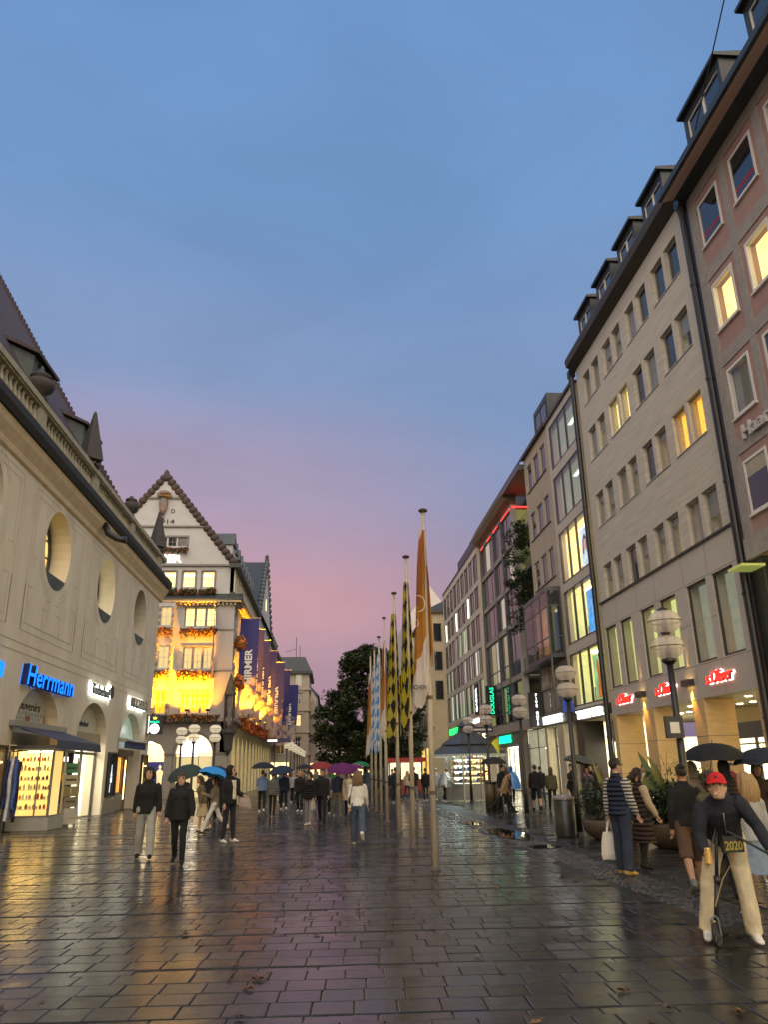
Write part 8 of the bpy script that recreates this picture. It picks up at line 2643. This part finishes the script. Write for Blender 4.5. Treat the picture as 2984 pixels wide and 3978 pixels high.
person('woman with long fair hair in a cream sweater and blue jeans walking away', (.69, 19.96), 4, 1.68, legs=((12, 4, 1), (-24, 34, 2)), arms=((-10, 8, 12), (12, 10, 20)), top='white', bottom='jeans', shoes='white', kind='sweater', hair=('long', 'fair'), fem=True, leg='wide', vox=N1, extra=shoulder_bag)
# --- behind the poles, kiosk
person('man in a black jacket and grey trousers with his back turned, behind the second pole', (4.55, 43.4), 0, 1.80, top='black', bottom='ash', hair=('short', 'black'), legs=((0, 0, 5), (0, 0, 5)), arms=((20, 10, 60), (20, 10, 60)), vox=N3)
person('dark jacket man standing left of the one in grey trousers', (3.55, 43.0), 350, 1.76, top='ink', bottom='black', shoes='white', hair=('short', 'black'), legs=((0, 0, 4), (0, 0, 4)), vox=N3)
person('dark figure bending toward the food cart behind the third pole', (2.75, 42.0), 20, 1.74, top='charcoal', bottom='black', hair=('hood', 'charcoal'), lean=12, vox=N3)
person('dark figure close to the nearest pole, beside the rain poncho', (5.25, 44.0), 20, 1.74, top='black', bottom='darkjeans', shoes='white', hair=('short', 'black'), vox=N3)
m_pon = glass('clear_poncho', tint=(.75, .82, .84), refl=.18, rough=.25)
def poncho(P):
    b = MB()
    n = 18; v = []
    for z, r in ((1.5, .10), (1.42, .22), (1.2, .34), (.95, .44), (.72, .50)):
        for k in range(n):
            a = 2 * PI * k / n; rr = r * (1 + .10 * math.sin(5 * a + z * 4))
            v.append(P['TL'](Vector((rr * math.cos(a), rr * .8 * math.sin(a), z + .03 * math.sin(3 * a)))))
    b.add(v, [(i * n + k, i * n + (k + 1) % n, (i + 1) * n + (k + 1) % n, (i + 1) * n + k) for i in range(4) for k in range(n)])
    return [('poncho', b, P.get('pm', m_pon))]
person('person in a clear plastic rain poncho at the kiosk', (6.15, 43.0), 60, 1.74, top='white', bottom='black', shoes='white', hair=('short', 'fair'), lean=12, arms=((30, 20, 60), (20, 15, 60)), extra=poncho, vox=N3)
person('fair haired person close behind the clear rain poncho', (5.85, 44.2), 30, 1.72, top='pale_grey', bottom='lightjeans', shoes='white', hair=('short', 'grey'), vox=N3)
Pq = person('person in a tan jacket leaning into a long stride in front of the kiosk sign', (6.75, 31.3), 98, 1.66, legs=((30, 5, 1), (-38, 12, 1)), arms=((12, 10, 40), (-14, 10, 15)), top='tan', bottom='black', hair=('short', 'dark'), lean=16, vox=N2)
Pr = person('tall dark walker under the black umbrella at the kiosk', (7.0, 32.4), 160, 1.80, arms=((15, 8, 95), (0, 8, 15)), top='black', bottom='black', hair=('short', 'black'), vox=N2)
umbrella((6.70, 32.6, 2.12), .56, (.025, .022, .024), 'black umbrella at the kiosk corner', grip(Pr, 1))
person('woman in a long grey coat beside the blue poncho', (8.05, 36.6), 20, 1.70, top='charcoal', bottom='black', kind='coat', shoes='white', hair=('bob', 'dark'), fem=True, vox=N3)
def bponcho(P):
    P['pm'] = mat('blue_plastic', (.05, .19, .50), rough=.2, var=.3, scale=6, obj=True)
    return poncho(P)
person('person in a bright blue plastic poncho walking toward the shops', (8.75, 38.6), 30, 1.72, top='blue', bottom='navy', shoes='white', hair=('hood', 'blue'), extra=bponcho, vox=N3)
person('man in a black jacket and black shorts, bare calves, walking away', (8.40, 32.7), 12, 1.80, legs=((20, 4, 3), (-22, 14, 3)), top='black', bottom='black', leg='shorts', shoes='black', hair=('short', 'dark'), vox=N2)
person('woman in an olive hooded jacket with a light belt, dark leggings', (9.16, 33.1), 8, 1.66, top='olive', bottom='black', shoes='black', hair=('hood', 'olive'), fem=True, vox=N2)
person('dark man farther off between the shorts and the olive hood', (9.75, 38.0), 0, 1.76, top='black', bottom='black', hair=('short', 'black'), vox=N3)
person('second dark silhouette in front of the red neon loop', (10.4, 39.5), 5, 1.72, top='ink', bottom='darkjeans', hair=('short', 'black'), vox=N3)
Ps = person('dark walker facing left at the globe lamp, grey umbrella overhead', (9.05, 29.8), 250, 1.78, top='black', bottom='charcoal', hair=('short', 'black'), arms=((10, 8, 95), (0, 8, 20)), vox=N2)
umbrella((9.55, 30.2, 2.10), .60, (.07, .08, .07), 'grey green umbrella beside the second globe lamp', None, tilt=(.25, 0))
person('woman holding up a phone in a dark patterned coat, under the grey green umbrella', (9.75, 30.2), 200, 1.68, top='mauve', bottom='black', hair=('bob', 'brown'), arms=((50, 8, 95), (50, 8, 95)), fem=True, vox=N2)
person('man in a rust jacket against the glowing orange posters', (11.4, 34.0), 190, 1.78, top='brown', bottom='black', hair=('short', 'dark'), vox=N3)
person('dark figure beside the rust jacket in front of the orange posters', (10.8, 33.0), 170, 1.72, top='black', bottom='black', hair=('hood', 'black'), vox=N3)
person('person in white clothes behind the banana leaves at the arcade', (9.6, 24.2), 200, 1.72, top='white', bottom='cream', hair=('short', 'dark'), vox=N2)
# --- right foreground
def glasses(P):
    b = MB(); T = P['TH']
    for sd in (-1, 1):
        b.tube([T(Vector((sd * .031 + .024 * math.cos(a), .104, .014 + .019 * math.sin(a)))) for a in [2 * PI * i / 10 for i in range(11)]], .004, 5)
        b.tube([T(Vector((sd * .055, .10, .016))), T(Vector((sd * .078, 0, .014)))], .004, 4)
    b.tube([T(Vector((-.008, .106, .016))), T(Vector((.008, .106, .016)))], .004, 4)
    return [('spectacles', b, m_blk)]
Pt = person('man with spectacles in a navy padded vest over a striped shirt, jeans and tan shoes', (4.86, 13.5), 62, 1.80, legs=((4, 2, 2), (-4, 4, 3)), arms=((-4, 12, 8), (6, 10, 18)), top='quilt_navy', sleeve='stripe', inner='stripe', bottom='darkjeans', shoes='goldshoe', kind='vest', hair=('short', 'black'), head=(12, -4), vox=N1, extra=glasses, leg='wide')
bg_ = bag(Pt, 0, .36, .42, .10, (.66, .63, .58), 'white paper carrier bag held by the man in the padded vest', drop=.20, nm='white_paper')
Pu = person('woman in a long brown padded waistcoat with pale sleeves and black boots', (5.5, 14.2), 80, 1.63, legs=((2, 2, 1), (-6, 6, 1)), arms=((0, 10, 12), (10, 10, 20)), top='quilt_darkbrown', sleeve='beige', bottom='black', shoes='black', kind='coat', hem=.42, hair=('bob', 'dark'), fem=True, vox=N1, head=(8, 0))
person('tanned person with a dark hair bun in a black top and brown shorts, walking away', (5.05, 11.35), 14, 1.70, legs=((-18, 24, 1), (16, 4, 1)), arms=((-4, 8, 12), (8, 8, 20)), top='black', bottom='brown', leg='shorts', kind='sweater', shoes='grey', skin='tanned_skin', hair=('bun', 'dark'), vox=N1)
person('woman with curly brown hair half hidden behind the man in the red cap', (5.25, 10.9), 20, 1.60, top='olive', bottom='black', hair=('curly', 'brown'), fem=True, vox=N2)
person('blonde woman in a pale grey cardigan and denim skirt at the picture edge', (5.02, 9.55), 350, 1.58, legs=((8, 3, 2), (-10, 12, 2)), arms=((0, 12, 15), (0, 12, 15)), top='pale_grey', bottom='lightjeans', leg='skirt', hem=.50, shoes='white', hair=('long', 'blond'), fem=True, vox=N1, kind='sweater')
Pv = person('person in a dark coat and grey hood under the large black umbrella', (7.6, 15.2), 330, 1.74, top='quilt_charcoal', bottom='black', hair=('hood', 'charcoal'), kind='puffer', arms=((15, 8, 95), (0, 8, 15)), vox=N2)
umbrella((7.35, 15.0, 2.08), .66, (.014, .014, .016), 'large black umbrella above the man in the red cap', grip(Pv, 0), tilt=(0, 0))
person('person in a pale taupe raincoat under the large black umbrella', (7.0, 15.3), 350, 1.72, top='taupe', bottom='black', hair=('hood', 'taupe'), kind='coat', hem=.6, vox=N2)
Pw = person('dark walker under the umbrella cut by the picture edge', (8.15, 15.0), 180, 1.70, top='darkbrown', bottom='black', hair=('bob', 'brown'), arms=((15, 8, 95), (0, 8, 15)), vox=N2)
umbrella((8.15, 14.6, 1.98), .62, (.018, .022, .032), 'dark blue umbrella cut by the picture edge', grip(Pw, 1))
person('small dark haired person by the lit arcade shop window', (12.4, 24.3), 200, 1.70, top='maroon', bottom='black', hair=('short', 'dark'), vox=N3)

# --- man on the scooter
def capx(P):
    T = P['TH']; b = MB()
    e = MB(); e.ell(Vector((0, -.012, .038)), (.092, .119, .113), 20)
    keep = [f for f in e.f if (sum((Vector(e.v[i]) for i in f), Vector()) / len(f)).z > .025]
    b.add([T(Vector(v)) for v in e.v], keep)
    v = []
    for k in range(9):
        a = -1.15 + 2.3 * k / 8
        v += [T(Vector((.085 * math.sin(a), .065 + .035 * math.cos(a), .040))), T(Vector((.085 * math.sin(a), .09 + .085 * math.cos(a), .018 - .012 * abs(math.sin(a))))), T(Vector((.083 * math.sin(a), .065 + .035 * math.cos(a), .028)))]
    b.add(v, [(3 * k, 3 * k + 1, 3 * k + 4, 3 * k + 3) for k in range(8)] + [(3 * k + 1, 3 * k + 2, 3 * k + 5, 3 * k + 4) for k in range(8)])
    l = MB(); l.ell(T(Vector((.0, .095, .078))), (.018, .010, .018), 8)
    c = MB(); c.tube([T(Vector((.012, .094, -.066))), T(Vector((.03, .15, -.085)))], .0045, 6)
    z = MB(); z.tube([P['TL'](Vector((0, .155, 1.12))), P['TL'](Vector((0, .148, 1.40)))], .006, 5)
    return [('cap', b, cloth('cap_red', (.50, .015, .02))), ('cap_emblem', l, m_blk), ('cigarette', c, mat('cigarette', (.75, .72, .65), rough=.8)), ('zip', z, m_alu)]
Px = person('man in a red cap and navy zip jacket with beige trousers, astride a scooter, smoking', (4.12, 8.45), 198, 1.79, legs=((4, 6, 5), (2, 4, 14)), arms=((40, 26, 36), (50, 18, 44)), top='ink', bottom='ecru', leg='wide', shoes='white', kind='jacket', lean=43, head=(8, -26), hair=('short', 'brown'), vox=.0105, extra=capx, roll=7)
sc_ = thing('kick_scooter', 'black kick scooter ridden by the man in the red cap', 'scooter', (3.9, 8.3, 0))
fw = Vector((3.80, 8.22, .11)); rw = Vector((4.46, 8.86, .11))
dirn = (rw - fw).normalized(); sdv = Vector((dirn.y, -dirn.x, 0))
for c, nm in ((fw, 'wheel'), (rw, 'wheel')):
    b = MB()
    b.tube([c + dirn * .095 * math.cos(a) + Vector((0, 0, .095 * math.sin(a))) for a in [2 * PI * i / 22 for i in range(23)]], .018, 8, cap=False)
    w_ = b.build('wheel', mat('rubber', (.012, .012, .012), rough=.6), sc_, smooth=True)
    b = MB()
    for a in [2 * PI * i / 5 for i in range(5)]:
        b.tube([c, c + dirn * .085 * math.cos(a) + Vector((0, 0, .085 * math.sin(a)))], .009, 5)
    b.tube([c - sdv * .025, c + sdv * .025], .022, 8)
    b.build('spokes', m_steel, w_)
b = MB()
d0, d1 = fw + dirn * .16 + Vector((0, 0, -.02)), rw - dirn * .10 + Vector((0, 0, -.02))
b.add([d0 + sdv * .06 + Vector((0, 0, .02)), d1 + sdv * .06 + Vector((0, 0, .02)), d1 - sdv * .06 + Vector((0, 0, .02)), d0 - sdv * .06 + Vector((0, 0, .02)), d0 + sdv * .05 - Vector((0, 0, .015)), d1 + sdv * .05 - Vector((0, 0, .015)), d1 - sdv * .05 - Vector((0, 0, .015)), d0 - sdv * .05 - Vector((0, 0, .015))],
      [(0, 1, 2, 3), (7, 6, 5, 4), (0, 4, 5, 1), (1, 5, 6, 2), (2, 6, 7, 3), (3, 7, 4, 0)])
b.tube([d0 + Vector((0, 0, 0)), fw + dirn * .08 + Vector((0, 0, .16))], .024, 8)
b.build('deck', m_blk, sc_)
st0 = fw + Vector((0, 0, .12)) + dirn * .03; st1 = Vector((3.90, 8.27, .60)); st2 = Vector((3.97, 8.27, 1.10))
b = MB(); b.tube([fw + sdv * .04, fw + sdv * .035 + Vector((0, 0, .13)), st0 + Vector((0, 0, .05))], .012, 6); b.tube([fw - sdv * .04, fw - sdv * .035 + Vector((0, 0, .13)), st0 + Vector((0, 0, .05))], .012, 6)
b.build('fork', m_steel, sc_)
b = MB(); b.tube([st0, st1], .024, 10); b.tube([st1, st2], .018, 10); b.tube([st1 - Vector((0, 0, .05)), st1 + Vector((0, 0, .03))], .032, 10); b.build('stem', m_blk, sc_, smooth=True)
g0, g1 = grip(Px, 0), grip(Px, 1)
mid = st2
b = MB(); b.tube([g0, mid + Vector((0, 0, .0)), g1], .013, 8); b.build('handlebar', m_blk, sc_, smooth=True)
for g in (g0, g1):
    d = (g - mid).normalized(); MB().tube([g - d * .06, g + d * .06], .019, 8).build('grip', mat('rubber', (.012, .012, .012)), sc_)
b = MB(); b.tube([mid + Vector((.03, 0, 0)), mid + Vector((.10, -.03, -.35)), st1 + Vector((.05, -.02, .0)), fw + Vector((.02, 0, .25))], .006, 5); b.build('brake_cable', mat('tan_cable', (.25, .19, .1), rough=.6), sc_)
pb = thing('handlebar_pouch', 'black pouch with yellow 2020 on the scooter handlebar', 'pouch', (4.05, 8.12, .95))
F_P = Fr((3.92, 8.10, .93), (.97, .10, 0), (.10, -.97, 0))
q = MB(); q.fbox(F_P, .02, .24, -.075, .075, -.06, .0); q.build('body', mat('pouch_black', (.012, .012, .011), rough=.6), pb)
word('2020', F_P, .03, -.05, .0015, .115, mat('yellow_print', (.32, .26, .03), rough=.6), pb, ex=.001, bold=.02, width=.195, name='digit')
tag(MB().lathe([(.030, -.07), (.032, -.06), (.032, .07), (.027, .08)], g1 + Vector((-.02, -.05, .04)), 12).build('drink_can', mat('gold_can', (.60, .42, .16), rough=.25, metal=.8), at=g1), 'golden drink can in the hand of the man in the red cap', 'can')

# --- crowd in the distance
tops = ['black', 'ink', 'navy', 'charcoal', 'brown', 'olive', 'taupe', 'grey', 'maroon', 'beige', 'white', 'green', 'jeans', 'mauve', 'tan']
wts = [7, 4, 4, 4, 2, 2, 2, 2, 1, 2, 2, 1, 2, 1, 1]
bots = ['black', 'darkjeans', 'jeans', 'charcoal', 'khaki', 'grey', 'beige']
tn = dict(black='black', ink='blackish', navy='navy', charcoal='dark grey', brown='brown', olive='olive', taupe='taupe', grey='grey', maroon='maroon', beige='beige', white='white', green='green', jeans='denim', mauve='mauve', tan='tan')
bn = dict(black='black trousers', darkjeans='dark jeans', jeans='blue jeans', charcoal='grey trousers', khaki='khaki trousers', grey='pale trousers', beige='beige trousers')
seen = set()
def where(x, y):
    if x < -3.2: return 'by the store arches'
    if x < -1.2: return 'past the blue shirt'
    if x < 1.3: return 'past the purple umbrella'
    if x < 3.5: return 'behind the flagpoles'
    return 'beyond the kiosk'
spots = []
k = 0
while len(spots) < 46 and k < 4000:
    k += 1
    y = 40 + 52 * random.random() ** 1.1
    x = random.uniform(-5.0, 6.0) if y < 70 else random.uniform(-4.5, 4.2)
    if y > 70 and x > 1.0: continue
    if 4.9 < x and y < 48: continue
    if all((x - a) ** 2 + ((y - b_) * .6) ** 2 > .6 for a, b_ in spots):
        spots.append((x, y))
for x, y in spots:
    for _ in range(60):
        tpc = random.choices(tops, wts)[0]; bc = random.choice(bots); fem = random.random() < .5
        hs_ = random.choice([('short', 'dark'), ('short', 'brown'), ('bob', 'dark'), ('long', 'brown'), ('long', 'blond'), ('hood', tpc), ('short', 'black')])
        hn = {'short': 'short hair', 'bob': 'bobbed hair', 'long': 'long %s hair' % ('blond' if hs_[1] == 'blond' else 'brown'), 'hood': 'hood up'}[hs_[0]]
        away = random.random() < .5
        lb = '%s top, %s, %s, %s %s' % (tn[tpc], bn[bc], hn, 'receding' if away else 'approaching', where(x, y))
        if lb not in seen: break
    seen.add(lb)
    a = random.uniform(-25, 25) + (0 if away else 180)
    t_ = random.uniform(8, 20)
    person(lb, (x, y), a, random.uniform(1.60, 1.84), legs=((t_, 4, 2), (-t_, 16, 2)), top=tpc, bottom=bc, shoes=random.choice(['black', 'white', 'brown', 'black']), kind=random.choice(['jacket', 'sweater', 'puffer', 'coat']), hair=hs_, fem=fem, vox=.04, group='distant crowd')
for (x, y, z, r, c_, lb) in ((-1.6, 52, 2.12, .55, (.02, .02, .025), 'small black umbrella in the distant crowd'), (-.6, 60, 2.35, 1.1, (.20, .03, .03), 'red parasol far down the street'), (1.9, 50, 2.22, .62, (.02, .13, .05), 'green umbrella behind the flagpoles'),
                        (1.4, 45.5, 2.05, .5, (.30, .30, .30), 'pale grey umbrella in front of the green one'), (1.25, 41.0, 2.0, .5, (.13, .025, .12), 'pink umbrella beside the purple one'), (-3.4, 55, 2.05, .5, (.03, .03, .05), 'dark umbrella near the store arches, far off')):
    umbrella((x, y, z), r, c_, lb, None)
finish_people()
